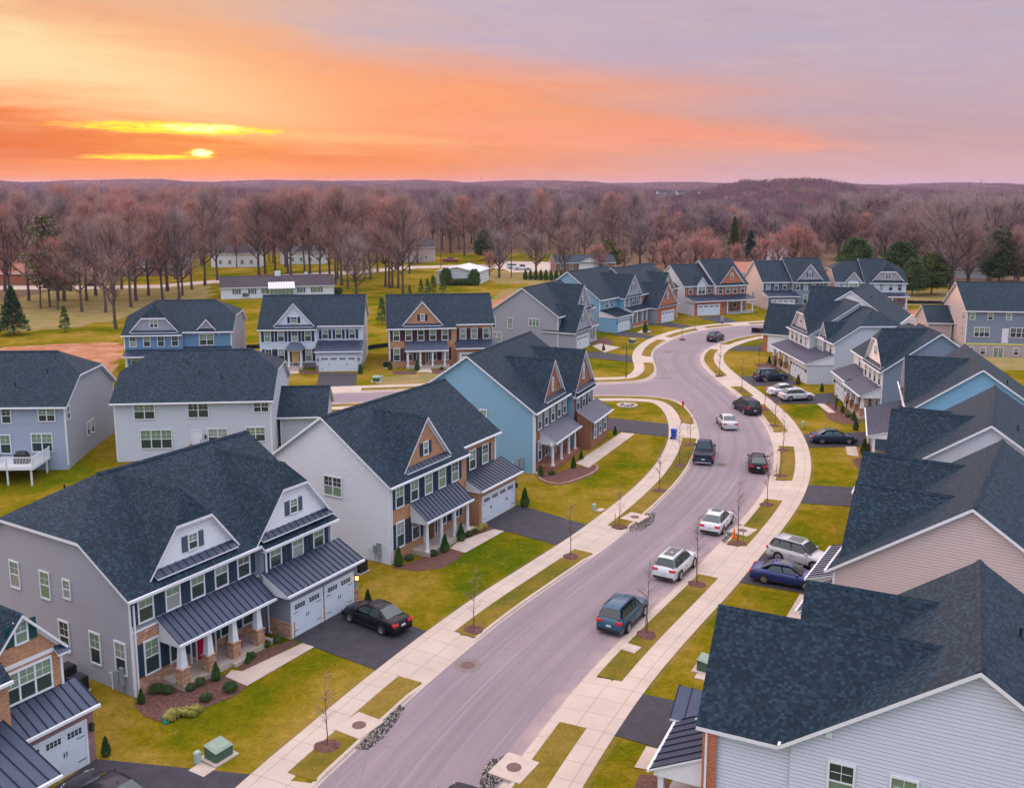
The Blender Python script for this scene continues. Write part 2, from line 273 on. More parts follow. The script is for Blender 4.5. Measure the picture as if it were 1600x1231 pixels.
dry = g.ramp(g.noise(v, 0.25, 6, 0.65), [(0.3, (0.155, 0.155, 0.040)), (0.6, (0.27, 0.19, 0.085)), (0.8, (0.33, 0.22, 0.12))])
wood_ = g.ramp(g.noise(v, 0.12, 6, 0.65), [(0.3, (0.115, 0.075, 0.050)), (0.6, (0.175, 0.110, 0.070)), (0.85, (0.14, 0.13, 0.05))])
edge = g.m('MULTIPLY', g.m('SUBTRACT', g.noise(v, 0.9, 5, 0.7), 0.5), 0.9)
def thr(ch): return g.ramp(g.m('ADD', ch, edge), [(0.40, (0, 0, 0)), (0.60, (1, 1, 1))])
c = g.mix(thr(sepc.outputs[1]), gc, dry); c = g.mix(thr(sepc.outputs[2]), c, wood_); c = g.mix(thr(sepc.outputs[0]), c, dirt)
g.col(c); g.bump(fine, 0.6, 0.05)
m, b = newmat('verge', (0.1, 0.1, 0.03), 1.0, 0, 0.0); g = G(m); v = g.geo(); gc, fine = grasscol(g, v, 0.07); g.col(g.mix(0.25, gc, (0.16, 0.115, 0.055))); g.bump(fine, 0.6, 0.05)
# road: worn grey asphalt, tyre paths and reddish dust along the kerbs (uv.x = across 0..1, uv.y = metres along)
m, b = newmat('road', (0.27, 0.23, 0.26), 0.85, 0, 0.25); g = G(m); v = g.geo()
n1_ = g.noise(v, 0.12, 5); n2_ = g.noise(v, 14, 3, 0.8); n3_ = g.noise(g.uv(0.9, 0.02), 6, 4, 0.6)
c = g.ramp(n1_, [(0.3, (0.205, 0.165, 0.175)), (0.7, (0.255, 0.203, 0.208))])
ag = g.noise(v, 38, 2, 0.9); c = g.mix(0.8, c, g.ramp(ag, [(0.3, (0.72, 0.72, 0.74)), (0.7, (1.25, 1.24, 1.24))]), 'MULTIPLY'); c = g.mix(g.m('MULTIPLY', g.ramp(n2_, [(0.5, (0, 0, 0)), (0.75, (1, 1, 1))]), 0.35), c, (0.35, 0.31, 0.31)); c = g.mix(g.m('MULTIPLY', g.ramp(g.noise(v, 0.5, 6, 0.7), [(0.45, (0, 0, 0)), (0.7, (1, 1, 1))]), 0.25), c, (0.20, 0.175, 0.205))
ak = g.n('ShaderNodeAttribute', attribute_name='edge'); n4 = g.noise(v, 0.35, 6, 0.7)
c = g.mix(g.m('MULTIPLY', ak.outputs['Fac'], g.ramp(n4, [(0.38, (0, 0, 0)), (0.62, (1, 1, 1))])), c, (0.36, 0.265, 0.25))
vo = g.n('ShaderNodeTexVoronoi', feature='DISTANCE_TO_EDGE'); g.l(v, vo.inputs[0]); vo.inputs['Scale'].default_value = 0.16
wv = g.n('ShaderNodeMapping'); g.l(v, wv.inputs[0]); wv.inputs['Rotation'].default_value = (0, 0, R(-62)); wv.inputs['Scale'].default_value = (0.03, 1.3, 1)
sk = g.n('ShaderNodeAttribute', attribute_name='wear'); tw_ = g.noise(g.uv(1.1, 0.022), 1.0, 5, 0.62); c = g.mix(g.m('MULTIPLY', g.m('MULTIPLY', g.ramp(tw_, [(0.44, (0, 0, 0)), (0.60, (1, 1, 1))]), 0.42), sk.outputs['Fac']), c, (0.150, 0.128, 0.142)); tl_ = g.noise(g.uv(3.0, 0.05), 1.0, 3, 0.6); c = g.mix(g.m('MULTIPLY', g.m('MULTIPLY', g.ramp(tl_, [(0.55, (0, 0, 0)), (0.68, (1, 1, 1))]), 0.35), sk.outputs['Fac']), c, (0.33, 0.285, 0.30))
crk = g.ramp(vo.outputs[0], [(0.0, (1, 1, 1)), (0.006, (0, 0, 0))]); c = g.mix(g.m('MULTIPLY', g.m('MULTIPLY', crk, g.ramp(n1_, [(0.5, (0, 0, 0)), (0.6, (1, 1, 1))])), 0.5), c, (0.10, 0.09, 0.09))
st_ = g.noise(v, 0.8, 6, 0.75); c = g.mix(g.m('MULTIPLY', g.ramp(st_, [(0.62, (0, 0, 0)), (0.72, (1, 1, 1))]), 0.35), c, (0.20, 0.165, 0.17))
g.col(c); g.bump(n2_, 0.3, 0.01)
# pavement with joints (uv.y = metres along)
m, b = newmat('sidewalk', (0.47, 0.42, 0.38), 0.9, 0, 0.2); g = G(m); v = g.geo(); uv = g.uv(); s_ = g.n('ShaderNodeSeparateXYZ'); g.l(uv, s_.inputs[0])
pn = g.noise(v, 0.4, 6, 0.6); c = g.ramp(pn, [(0.3, (0.42, 0.34, 0.275)), (0.7, (0.53, 0.43, 0.345))])
wn = g.n('ShaderNodeTexWhiteNoise', noise_dimensions='1D'); g.l(g.m('FLOOR', g.m('DIVIDE', s_.outputs[1], 4.5)), wn.inputs['W']); c = g.mix(g.m('MULTIPLY', wn.outputs[0], 0.35), c, (0.42, 0.36, 0.32))
jt = g.m('LESS_THAN', g.m('FRACT', g.m('DIVIDE', s_.outputs[1], 1.5)), 0.022); jt = g.m('MAXIMUM', jt, g.m('LESS_THAN', g.m('FRACT', g.m('DIVIDE', s_.outputs[0], 1.5)), 0.022))
g.col(g.mix(g.m('MULTIPLY', jt, 0.6), c, (0.15, 0.12, 0.10)))
# ---------------------------------------------------------------- mesh helpers
Zv = Vector((0, 0, 1))
class MB:
    def __init__(s, mirror=False): s.v = []; s.f = []; s.m = []; s.mir = mirror
    def poly(s, pts, mat=0):
        i = len(s.v)
        if s.mir: pts = [(-p[0], p[1], p[2]) for p in reversed(pts)]
        s.v.extend([tuple(p) for p in pts]); s.f.append(tuple(range(i, i + len(pts)))); s.m.append(mat)
    def box(s, x0, x1, y0, y1, z0, z1, mat=0):
        a = [(x0, y0, z0), (x1, y0, z0), (x1, y1, z0), (x0, y1, z0), (x0, y0, z1), (x1, y0, z1), (x1, y1, z1), (x0, y1, z1)]
        for q in ((3, 2, 1, 0), (4, 5, 6, 7), (0, 1, 5, 4), (1, 2, 6, 5), (2, 3, 7, 6), (3, 0, 4, 7)): s.poly([a[k] for k in q], mat)
    def hexa(s, b, t, mat=0, tm=None):                            # bottom ring and top ring of equal length
        n = len(b); s.poly(list(reversed(b)), mat); s.poly(t, mat if tm is None else tm)
        for k in range(n): s.poly([b[k], b[(k + 1) % n], t[(k + 1) % n], t[k]], mat)
    def slab(s, pts, th=0.18, top=0, side=1, skirt=None):          # pts counter-clockwise seen from above
        n = len(pts); lo = [(p[0], p[1], p[2] - th) for p in pts]
        s.poly(pts, top); s.poly(list(reversed(lo)), side)
        for k in range(n):
            if skirt is None or k in skirt: s.poly([lo[k], lo[(k + 1) % n], pts[(k + 1) % n], pts[k]], side)
    def tube(s, p0, p1, r0, r1=None, n=8, mat=0, caps=True):
        r1 = r0 if r1 is None else r1; p0 = Vector(p0); p1 = Vector(p1); d = (p1 - p0)
        if d.length < 1e-6: return
        d.normalize(); a = d.orthogonal().normalized(); b = d.cross(a)
        c0 = [p0 + (a * math.cos(2 * math.pi * k / n) + b * math.sin(2 * math.pi * k / n)) * r0 for k in range(n)]
        c1 = [p1 + (a * math.cos(2 * math.pi * k / n) + b * math.sin(2 * math.pi * k / n)) * r1 for k in range(n)]
        for k in range(n): s.poly([c0[k], c0[(k + 1) % n], c1[(k + 1) % n], c1[k]], mat)
        if caps: s.poly(list(reversed(c0)), mat); s.poly(c1, mat)
    def lathe(s, prof, cx=0, cy=0, n=12, mat=0):                  # prof = [(r, z), ...] bottom to top
        for (r0, z0), (r1, z1) in zip(prof, prof[1:]):
            for k in range(n):
                a, b = 2 * math.pi * k / n, 2 * math.pi * (k + 1) / n
                q = [(cx + r0 * math.cos(a), cy + r0 * math.sin(a), z0), (cx + r0 * math.cos(b), cy + r0 * math.sin(b), z0), (cx + r1 * math.cos(b), cy + r1 * math.sin(b), z1), (cx + r1 * math.cos(a), cy + r1 * math.sin(a), z1)]
                if r0 < 1e-5: q = [q[0], q[2], q[3]]
                elif r1 < 1e-5: q = q[:3]
                s.poly(q, mat)
    def build(s, name, mats, parent=None, smooth=False, merge=False):
        if not s.f: return None
        me = bpy.data.meshes.new(name); me.from_pydata(s.v, [], s.f)
        for mn in mats: me.materials.append(MATS[mn])
        me.polygons.foreach_set('material_index', s.m)
        if smooth or merge:
            import bmesh
            bm = bmesh.new(); bm.from_mesh(me); bmesh.ops.remove_doubles(bm, verts=bm.verts, dist=0.0005)
            bm.to_mesh(me); bm.free()
            if smooth:
                me.polygons.foreach_set('use_smooth', [True] * len(me.polygons))
        autouv(me)
        return obj(name, me, parent)
def autouv(me):
    nl = len(me.loops)
    if nl == 0: return
    uvl = me.uv_layers.new(name='UVMap')
    co = np.empty(len(me.vertices) * 3, dtype=np.float32); me.vertices.foreach_get('co', co); co = co.reshape(-1, 3)
    li = np.empty(nl, dtype=np.int32); me.loops.foreach_get('vertex_index', li)
    npy = len(me.polygons); nr = np.empty(npy * 3, dtype=np.float32); me.polygons.foreach_get('normal', nr); nr = nr.reshape(-1, 3)
    tot = np.empty(npy, dtype=np.int32); me.polygons.foreach_get('loop_total', tot)
    pn = np.repeat(nr, tot, axis=0); p = co[li]
    h = np.stack([-pn[:, 1], pn[:, 0], np.zeros(nl)], 1); hl = np.linalg.norm(h, axis=1); flat = hl < 0.12
    h = h / np.maximum(hl, 1e-6)[:, None]; h[flat] = (1, 0, 0)
    v = np.cross(pn, h); v[flat] = (0, 1, 0)
    uv = np.stack([(p * h).sum(1), (p * v).sum(1)], 1).astype(np.float32)
    uvl.data.foreach_set('uv', uv.ravel())
def obj(name, me, parent=None):
    o = bpy.data.objects.new(name, me); col_.objects.link(o)
    if parent is not None: o.parent = parent
    return o
def tag(o, label=None, cat=None, group=None, kind=None):
    if label: o['label'] = label
    if cat: o['category'] = cat
    if group: o['group'] = group
    if kind: o['kind'] = kind
    return o
def empty(name, x, y, z=0, rz=0, label=None, cat=None, group=None):
    o = bpy.data.objects.new(name, None); col_.objects.link(o); o.location = (x, y, z); o.rotation_euler = (0, 0, rz); o.empty_display_size = 0.5
    return tag(o, label, cat, group)
def copy_tree(o, loc=None, rz=None, scale=None, label=None):
    c = o.copy(); col_.objects.link(c)
    if loc is not None: c.location = loc
    if rz is not None: c.rotation_euler = (0, 0, rz)
    if scale is not None: c.scale = scale
    if label: c['label'] = label
    def rec(src, dst):
        for ch in src.children:
            k = ch.copy(); col_.objects.link(k); k.parent = dst; k.matrix_parent_inverse = ch.matrix_parent_inverse.copy(); rec(ch, k)
    rec(o, c); return c
def sheet(name, pts, z, mat, kind='structure', label=None, cat=None, parent=None):   # flat polygon lying on the ground
    from mathutils.geometry import tessellate_polygon
    vs = [Vector((p[0], p[1], z if len(p) < 3 else p[2])) for p in pts]
    tri = tessellate_polygon([vs]); me = bpy.data.meshes.new(name); fs = []
    for t in tri:
        a, b, c = (vs[i] for i in t)
        fs.append(t if (b - a).cross(c - a).z > 0 else tuple(reversed(t)))
    me.from_pydata([tuple(v) for v in vs], [], fs); me.materials.append(MATS[mat]); autouv(me)
    return tag(obj(name, me, parent), label, cat, kind=kind)

# ---------------------------------------------------------------- houses
WR = random.Random(3)
class House:
    def __init__(s, name, label, x, y, yaw, mirror=False, z=0.0, group='two-storey houses along the street', near=True, cat='house'):
        s.root = empty(name, x, y, z, R(yaw), label, cat, group); s.mir = mirror; s.near = near; s.roofm = 'shingle'
        s.roof = MB(mirror); s.trim = MB(mirror); s.walls = {}; s.found = MB(mirror); s.blocks = []
        s.yaw = R(yaw)
    def mb(s): return MB(s.mir)
    def wall(s, mat, pts):
        if mat not in s.walls: s.walls[mat] = MB(s.mir)
        s.walls[mat].poly(pts)
    def part(s, mb, name, mats, parent=None, **k): return mb.build(name, mats, parent or s.root, **k)
    # a side-gabled block: walls + roof, ridge parallel to the facade
    def block(s, x0, x1, yf, yb, ze=6.0, sl=0.7, front='sid_gray', side='sid_gray', cl=None, cr=None, oh=0.32, z0=-0.4, stone=None, back=None, skipL=False, skipR=False, sb=None, like=None, nocorner=False, ohr=None):
        if like: ze = like['ze'] + (yf - like['yf']) * like['sl']; sl = like['sl']; yb = like['yb'] - (yf - like['yf'])
        ohL = 0 if (skipL and like) else oh; ohR = 0 if (skipR) else (oh if ohr is None else ohr)
        yr = (yf + yb) / 2; zr = ze + sl * (yr - yf); B = dict(x0=x0, x1=x1, yf=yf, yb=yb, ze=ze, sl=sl, yr=yr, zr=zr); s.blocks.append(B)
        s.wall(front, [(x0, yf, z0), (x1, yf, z0), (x1, yf, ze), (x0, yf, ze)])
        s.wall(back or side, [(x1, yb, z0), (x0, yb, z0), (x0, yb, ze), (x1, yb, ze)])
        def prof(c):
            if c is None: return [(yf, z0), (yf, ze), (yr, zr), (yb, ze), (yb, z0)]
            d = (c - ze) / sl; return [(yf, z0), (yf, ze), (yf + d, c), (yb - d, c), (yb, ze), (yb, z0)]
        s.wall(side, [(x0, y, z) for y, z in prof(cl)]); s.wall(side, [(x1, y, z) for y, z in reversed(prof(cr))])
        e = 0.35; zt = ze + 0.12; zrt = zr + 0.12; f0, f1 = yf - e, yb + e; zl = zt - e * sl
        def pts(front_):                                          # outline of one slope, left end then right end
            sg = 1 if front_ else -1; ye = f0 if front_ else f1
            L = [(x0 - ohL, ye, zl)]; Rr = [(x1 + ohR, ye, zl)]
            for side_, c, xx, o in ((L, cl, x0, -1), (Rr, cr, x1, 1)):
                if c is None: side_.append((xx + o * (ohL if o < 0 else ohR), yr, zrt))
                else:
                    zc = c + 0.12 - 0.0; hd = (zr - c) / sl; yc = yr - sg * (zr - c) / sl
                    side_.append((xx + o * oh, yc, zc)); side_.append((xx - o * hd, yr, zrt))
            out = L[:1] + Rr + list(reversed(L[1:]))
            return out if front_ else list(reversed(out))
        s.roof.slab(pts(True)); s.roof.slab(pts(False))
        for c, xx, o in ((cl, x0, -1), (cr, x1, 1)):
            if c is None: continue
            hd = (zr - c) / sl; zc = c + 0.12
            tri = [(xx + o * oh, yr - hd, zc), (xx + o * oh, yr + hd, zc), (xx - o * hd, yr, zrt)]
            s.roof.slab(tri if o > 0 else list(reversed(tri)))
        xl = x0 - ohL if cl is None else x0 + (zr - cl) / sl; xr = x1 + ohR if cr is None else x1 - (zr - cr) / sl
        for dy in (-1, 1):
            q = [(xl, yr, zrt + 0.06), (xr, yr, zrt + 0.06), (xr, yr + dy * 0.18, zrt + 0.05 - 0.18 * sl), (xl, yr + dy * 0.18, zrt + 0.05 - 0.18 * sl)]
            s.roof.poly(q if dy < 0 else list(reversed(q)), 0)
        # gutters and corner boards
        s.trim.box(x0 - ohL, x1 + ohR, f0 - 0.11, f0 - 0.003, zl - 0.15, zl - 0.01); s.trim.box(x0 - ohL, x1 + ohR, f1 + 0.003, f1 + 0.11, zl - 0.15, zl - 0.01)
        s.trim.box(x0, x1, f0 + 0.01, yf - 0.003, ze - 0.33, ze - 0.28)   # soffit
        for xx in (() if nocorner else (x0,) if skipR else (x1,) if skipL else (x0, x1)):
            for yy in (yf, yb):
                a = xx - 0.025 if xx == x0 else xx - 0.10; b_ = yy - 0.025 if yy == yf else yy - 0.10
                s.trim.box(a, a + 0.125, b_, b_ + 0.125, -0.1, ze - 0.20)
        if stone is not None:
            st, sz = stone; q = s.walls.setdefault(st, MB(s.mir)); q.box(x0 + 0.1, x1 + 0.02, yf - 0.05, yf - 0.001, -0.4, sz)
            s.trim.box(x0 + 0.1, x1 + 0.03, yf - 0.08, yf - 0.002, sz, sz + 0.09)
        return B
    # front-facing gable; if walls is given its sides come down to the ground (a projecting wing)
    def gable(s, xc, hw, yf, sl, mat, B, zb=None, clip=None, wz=None, oh=0.28, win=None, wside=None, zt_=None, yb=None, pent=True):
        fe = 0.28
        zm = lambda y: B['ze'] + 0.12 + (y - B['yf']) * B['sl']     # top of the main roof there
        if zb is None: zb = zm(yf) if wz is None else B['ze']
        za = zb + sl * hw
        if clip is not None: cw = (za - clip) / sl
        P_ = [(xc - hw, yf, zb), (xc + hw, yf, zb)] + ([(xc, yf, za)] if clip is None else [(xc + cw, yf, clip), (xc - cw, yf, clip)])
        gw = s.mb(); gw.poly(P_); s.part(gw, 'gable_wall', [mat])
        if wz is not None:
            s.wall(wz, [(xc - hw, yf, -0.4), (xc + hw, yf, -0.4), (xc + hw, yf, zb), (xc - hw, yf, zb)])
            yb2 = B['yf'] + 0.05; ws = wside or mat
            s.wall(ws, [(xc + hw, yf, -0.4), (xc + hw, yb2, -0.4), (xc + hw, yb2, zb), (xc + hw, yf, zb)]); s.wall(ws, [(xc - hw, yb2, -0.4), (xc - hw, yf, -0.4), (xc - hw, yf, zb), (xc - hw, yb2, zb)])
            for xx in (xc - hw - 0.03, xc + hw - 0.09): s.trim.box(xx, xx + 0.12, yf - 0.03, yf + 0.09, -0.1, zb - 0.1)
        t = 0.12; ze_ = zb - oh * sl + t; zt = za + t; xe = hw + oh
        yof = lambda z: min(B['yr'], B['yf'] + (z - B['ze'] - 0.12) / B['sl'])
        y0 = yf - fe; yrb = yof(zt) + 0.25; yvb = max(y0 + 0.05, yof(ze_) + 0.12)
        if yb: yrb = yb; yvb = yb
        for o in (-1, 1):
            pl = [(xc + o * xe, y0, ze_)]
            if clip is None: pl += [(xc, y0, zt)]
            else: pl += [(xc + o * cw, y0, clip + t), (xc, y0 + cw * 0.8, zt)]
            pl += [(xc, yrb, zt), (xc + o * xe, yvb, ze_)]
            if o < 0: pl = list(reversed(pl))
            s.roof.slab(list(reversed(pl)), 0.17)
        if clip is not None: s.roof.slab([(xc - cw, y0, clip + t), (xc + cw, y0, clip + t), (xc, y0 + cw * 0.8, zt)], 0.17)
        ys = y0 if clip is None else y0 + cw * 0.8
        for o in (-1, 1):
            q = [(xc, ys, zt + 0.05), (xc, yrb, zt + 0.05), (xc + o * 0.13, yrb, zt + 0.035 - 0.13 * sl), (xc + o * 0.13, ys, zt + 0.035 - 0.13 * sl)]
            s.roof.poly(q if o < 0 else list(reversed(q)), 0)
        # rake boards just proud of the gable wall
        def rake(a, b):
            a = Vector(a); b = Vector(b); d = 0.22
            s.trim.poly([a, b, b - Vector((0, 0, d)), a - Vector((0, 0, d))] if a.x > b.x else [b, a, a - Vector((0, 0, d)), b - Vector((0, 0, d))])
        if clip is None: rake((xc - hw, yf - 0.02, zb), (xc, yf - 0.02, za)); rake((xc, yf - 0.02, za), (xc + hw, yf - 0.02, zb))
        else: rake((xc - hw, yf - 0.02, zb), (xc - cw, yf - 0.02, clip)); rake((xc - cw, yf - 0.02, clip), (xc + cw, yf - 0.02, clip)); rake((xc + cw, yf - 0.02, clip), (xc + hw, yf - 0.02, zb))
        if wz is not None:                                        # little pent roof over the first-floor windows
            if pent: s.pent(xc - hw + 0.1, xc + hw - 0.1, yf, zb + 0.12, 0.42, 0.22)
            s.trim.box(xc - hw, xc + hw, yf - 0.03, yf - 0.003, zb - 0.22, zb - 0.02)
        if win: s.win('F', yf, xc, win[0], win[1], win[2], n=win[3] if len(win) > 3 else 1, sh=win[4] if len(win) > 4 else None)
        return za
    def pent(s, x0, x1, yw, zh, dy, dz, mat='metal_roof'):
        p = s.mb(); p.slab([(x0, yw - dy, zh - dz), (x1, yw - dy, zh - dz), (x1, yw, zh), (x0, yw, zh)], 0.08)
        for k in range(int((x1 - x0) / 0.5) + 1):
            xx = x0 + 0.02 + k * (x1 - x0 - 0.04) / max(1, int((x1 - x0) / 0.5)); p.hexa([(xx, yw - dy, zh - dz), (xx + 0.03, yw - dy, zh - dz), (xx + 0.03, yw, zh), (xx, yw, zh)], [(xx, yw - dy, zh - dz + 0.04), (xx + 0.03, yw - dy, zh - dz + 0.04), (xx + 0.03, yw, zh + 0.04), (xx, yw, zh + 0.04)], 2)
        s.part(p, 'pent_roof', [mat, 'trim', 'metal_rib'])
    # lean-to metal roof
    def lean(s, x0, x1, yw, zh, yo, zl, mat='metal_roof', step=0.45, ends=True, name='metal_roof', close='trim'):
        p = s.mb(); p.slab([(x0, yo, zl), (x1, yo, zl), (x1, yw, zh), (x0, yw, zh)], 0.10)
        n = max(1, int(round((x1 - x0) / step)))
        for k in range(n + 1):
            xx = x0 + k * (x1 - x0 - 0.035) / n
            p.hexa([(xx, yo, zl), (xx + 0.035, yo, zl), (xx + 0.035, yw, zh), (xx, yw, zh)], [(xx, yo, zl + 0.05), (xx + 0.035, yo, zl + 0.05), (xx + 0.035, yw, zh + 0.05), (xx, yw, zh + 0.05)], 2)
        s.part(p, name, [mat, 'trim', 'metal_rib'])
        s.trim.box(x0 - 0.02, x1 + 0.02, yo - 0.12, yo - 0.004, zl - 0.14, zl - 0.01)
        if ends:
            zb = zl - 0.28
            for xx, o in ((x0 + 0.12, -1), (x1 - 0.12, 1)):
                q = [(xx, yo + 0.15, zb), (xx, yo + 0.15, zl - 0.11 + 0.15 * (zh - zl) / (yw - yo)), (xx, yw, zh - 0.11), (xx, yw, zb)]
                sp_ = s.mb(); sp_.poly(q if o < 0 else list(reversed(q))); s.part(sp_, 'porch_side', [close])
    def fmap(s, face, c):
        return {'F': lambda u, z, o: (u, c - o, z), 'B': lambda u, z, o: (-u, c + o, z), 'L': lambda u, z, o: (c - o, -u, z), 'R': lambda u, z, o: (c + o, u, z)}[face]
    def fbox(s, p, f, u0, u1, z0, z1, o0, o1, mat=0):
        b = [f(u0, z0, o0), f(u1, z0, o0), f(u1, z0, o1), f(u0, z0, o1)]; t = [f(u0, z1, o0), f(u1, z1, o0), f(u1, z1, o1), f(u0, z1, o1)]
        p.hexa([b[3], b[2], b[1], b[0]], [t[3], t[2], t[1], t[0]], mat)
    # window: u is the centre along the wall (x for F/B, y for L/R)
    def win(s, face, c, u, z0, z1, w, n=1, sh=None, hd=0.10, trim='trim', tall=True):
        if face in 'BL': u = -u
        f = s.fmap(face, c); W = w * n; a, b = u - W / 2, u + W / 2; p = s.mb(); t = 0.085
        s.fbox(p, f, a - t, a, z0 - t, z1 + hd, 0.005, 0.07); s.fbox(p, f, b, b + t, z0 - t, z1 + hd, 0.005, 0.07)
        s.fbox(p, f, a, b, z1, z1 + hd, 0.005, 0.08); s.fbox(p, f, a, b, z0 - t, z0, 0.005, 0.08)
        zm = (z0 + z1) / 2
        for k in range(n):
            x0, x1 = a + k * w, a + (k + 1) * w
            if k: s.fbox(p, f, x0 - 0.045, x0 + 0.045, z0, z1, 0.005, 0.06)
            if tall: s.fbox(p, f, x0 + (0.046 if k else 0.001), x1 - (0.046 if k < n - 1 else 0.001), zm - 0.03, zm + 0.03, 0.005, 0.05)
            if s.near:
                s.fbox(p, f, (x0 + x1) / 2 - 0.011, (x0 + x1) / 2 + 0.011, zm + 0.031, z1 - 0.001, 0.005, 0.035)
                s.fbox(p, f, x0 + 0.047, x1 - 0.047, (zm + z1) / 2 - 0.011, (zm + z1) / 2 + 0.011, 0.005, 0.032)
        fr = s.part(p, 'window', [trim]); q = s.mb()
        def qd(u0, u1, za, zb, m): q.poly([f(u0, za, 0.022), f(u1, za, 0.022), f(u1, zb, 0.022), f(u0, zb, 0.022)], m)
        up_ = WR.choices((0, 1, 2), (72, 16, 12))[0]; lo_ = WR.choices((1, 2, 0), (80, 8, 12))[0]
        if tall: qd(a, b, zm, z1, up_); qd(a, b, z0, zm, lo_)
        else: qd(a, b, z0, z1, 0)
        s.part(q, 'pane', ['glass_blind', 'glass_dark', 'glass_curtain'], fr)
        if sh:
            for o in (a - t - 0.40, b + t + 0.02):
                q = s.mb(); s.fbox(q, f, o, o + 0.38, z0 - 0.04, z1 + 0.02, 0.004, 0.045)
                s.fbox(q, f, o + 0.04, o + 0.34, z0 + 0.04, zm - 0.06, 0.045, 0.055); s.fbox(q, f, o + 0.04, o + 0.34, zm + 0.06, z1 - 0.06, 0.045, 0.055)
                s.part(q, 'shutter', [sh])
        return fr
    def door(s, face, c, u, z0, w=0.95, h=2.1, mat='door_wood', side=True, label=None):
        if face in 'BL': u = -u
        f = s.fmap(face, c); p = s.mb(); e = 0.36 if side else 0.0; a, b = u - w / 2, u + w / 2
        for q0, q1 in ((a - e - 0.1, a - e), (b + e, b + e + 0.1)) + (((a - 0.07, a), (b, b + 0.07)) if side else ()): s.fbox(p, f, q0, q1, z0, z0 + h, 0.005, 0.08)
        s.fbox(p, f, a - e - 0.1, b + e + 0.1, z0 + h, z0 + h + 0.12, 0.005, 0.09)
        fr = s.part(p, 'door_frame', ['trim']); q = s.mb()
        s.fbox(q, f, a, b, z0, z0 + h, 0.005, 0.04)
        for i in (0, 1):
            for j in (0, 1, 2): s.fbox(q, f, a + 0.12 + i * (w / 2 - 0.06), a + 0.12 + i * (w / 2 - 0.06) + w / 2 - 0.18, z0 + 0.15 + j * 0.66, z0 + 0.65 + j * 0.66, 0.04, 0.05)
        d = s.part(q, 'door', [mat])
        if label: d['label'] = label
        q = s.mb(); s.fbox(q, f, b - 0.12, b - 0.07, z0 + 0.95, z0 + 1.15, 0.05, 0.09); s.part(q, 'handle', ['black'], d)
        if side:
            q = s.mb()
            for u0, u1 in ((a - e, a - 0.07), (b + 0.07, b + e)): q.poly([f(u0, z0 + 0.3, 0.02), f(u1, z0 + 0.3, 0.02), f(u1, z0 + h, 0.02), f(u0, z0 + h, 0.02)])
            s.part(q, 'sidelight', ['glass_dark'], fr)
    def garage_door(s, face, c, a, b, z0=0.0, h=2.15, nw=4):
        f = s.fmap(face, c); p = s.mb()
        if face in 'BL': a, b = -b, -a
        s.fbox(p, f, a - 0.12, a, z0, z0 + h, 0.004, 0.07); s.fbox(p, f, b, b + 0.12, z0, z0 + h, 0.004, 0.07); s.fbox(p, f, a - 0.12, b + 0.12, z0 + h, z0 + h + 0.14, 0.004, 0.08)
        fr = s.part(p, 'garage_door_frame', ['trim']); q = s.mb(); s.fbox(q, f, a, b, z0, z0 + h, 0.004, 0.03)
        for k in range(1, 4): s.fbox(q, f, a, b, z0 + k * h / 4 + 0.012, z0 + (k + 1) * h / 4 - 0.012, 0.03, 0.045)
        s.fbox(q, f, a, b, z0, z0 + h / 4 - 0.012, 0.03, 0.045)
        g_ = s.part(q, 'garage_door', ['door_white']); q = s.mb(); ww = (b - a) / nw
        for k in range(nw):
            u0 = a + k * ww + ww * 0.14; u1 = a + (k + 1) * ww - ww * 0.14; m_ = 4
            for j in range(m_):
                d = (u1 - u0) / m_
                for r_ in (0, 1): s.fbox(q, f, u0 + j * d + 0.02, u0 + (j + 1) * d - 0.02, z0 + h * 0.80 + r_ * 0.15, z0 + h * 0.80 + r_ * 0.15 + 0.13, 0.045, 0.052)
        s.part(q, 'window_strip', ['glass_dark'], g_)
        q = s.mb(); mid = (a + b) / 2
        for o in ([-0.1, 0.06] if nw < 3 else [-(b - a) / 4 - 0.08, -(b - a) / 4 + 0.05, (b - a) / 4 - 0.08, (b - a) / 4 + 0.05]): s.fbox(q, f, mid + o, mid + o + 0.035, z0 + 0.95, z0 + 1.20, 0.05, 0.075)
        for u0 in (a + 0.05, b - 0.45): 
            for zz in (0.35, 1.5): s.fbox(q, f, u0, u0 + 0.40, z0 + zz, z0 + zz + 0.04, 0.046, 0.058)
        s.part(q, 'handle', ['black'], g_)
    def lantern(s, face, c, u, z, lit=False):
        if face in 'BL': u = -u
        f = s.fmap(face, c); p = s.mb(); s.fbox(p, f, u - 0.06, u + 0.06, z, z + 0.3, 0.02, 0.05); s.fbox(p, f, u - 0.10, u + 0.10, z + 0.30, z + 0.34, 0.03, 0.27); s.fbox(p, f, u - 0.09, u + 0.09, z - 0.02, z + 0.01, 0.05, 0.25)
        l = s.part(p, 'lantern', ['black']); q = s.mb(); s.fbox(q, f, u - 0.07, u + 0.07, z + 0.012, z + 0.298, 0.07, 0.23); s.part(q, 'lamp_glass', ['lamp_lit' if lit else 'glass_dark'], l)
    def garage(s, x0, x1, yf, yb, zt, doors, front, side, stone=None, nw=4, h=2.15, lan=True, lit=()):
        gp = s.mb(); gp.poly([(x0, yf, -0.4), (x1, yf, -0.4), (x1, yf, zt), (x0, yf, zt)]); gp.poly([(x0, yb, -0.4), (x0, yf, -0.4), (x0, yf, zt), (x0, yb, zt)], 1); gp.poly([(x1, yf, -0.4), (x1, yb, -0.4), (x1, yb, zt), (x1, yf, zt)], 1); s.part(gp, 'garage_wall', [front, side])
        for a, b in doors: s.garage_door('F', yf, a, b, 0.02, h, nw if len(doors) == 1 else 2)
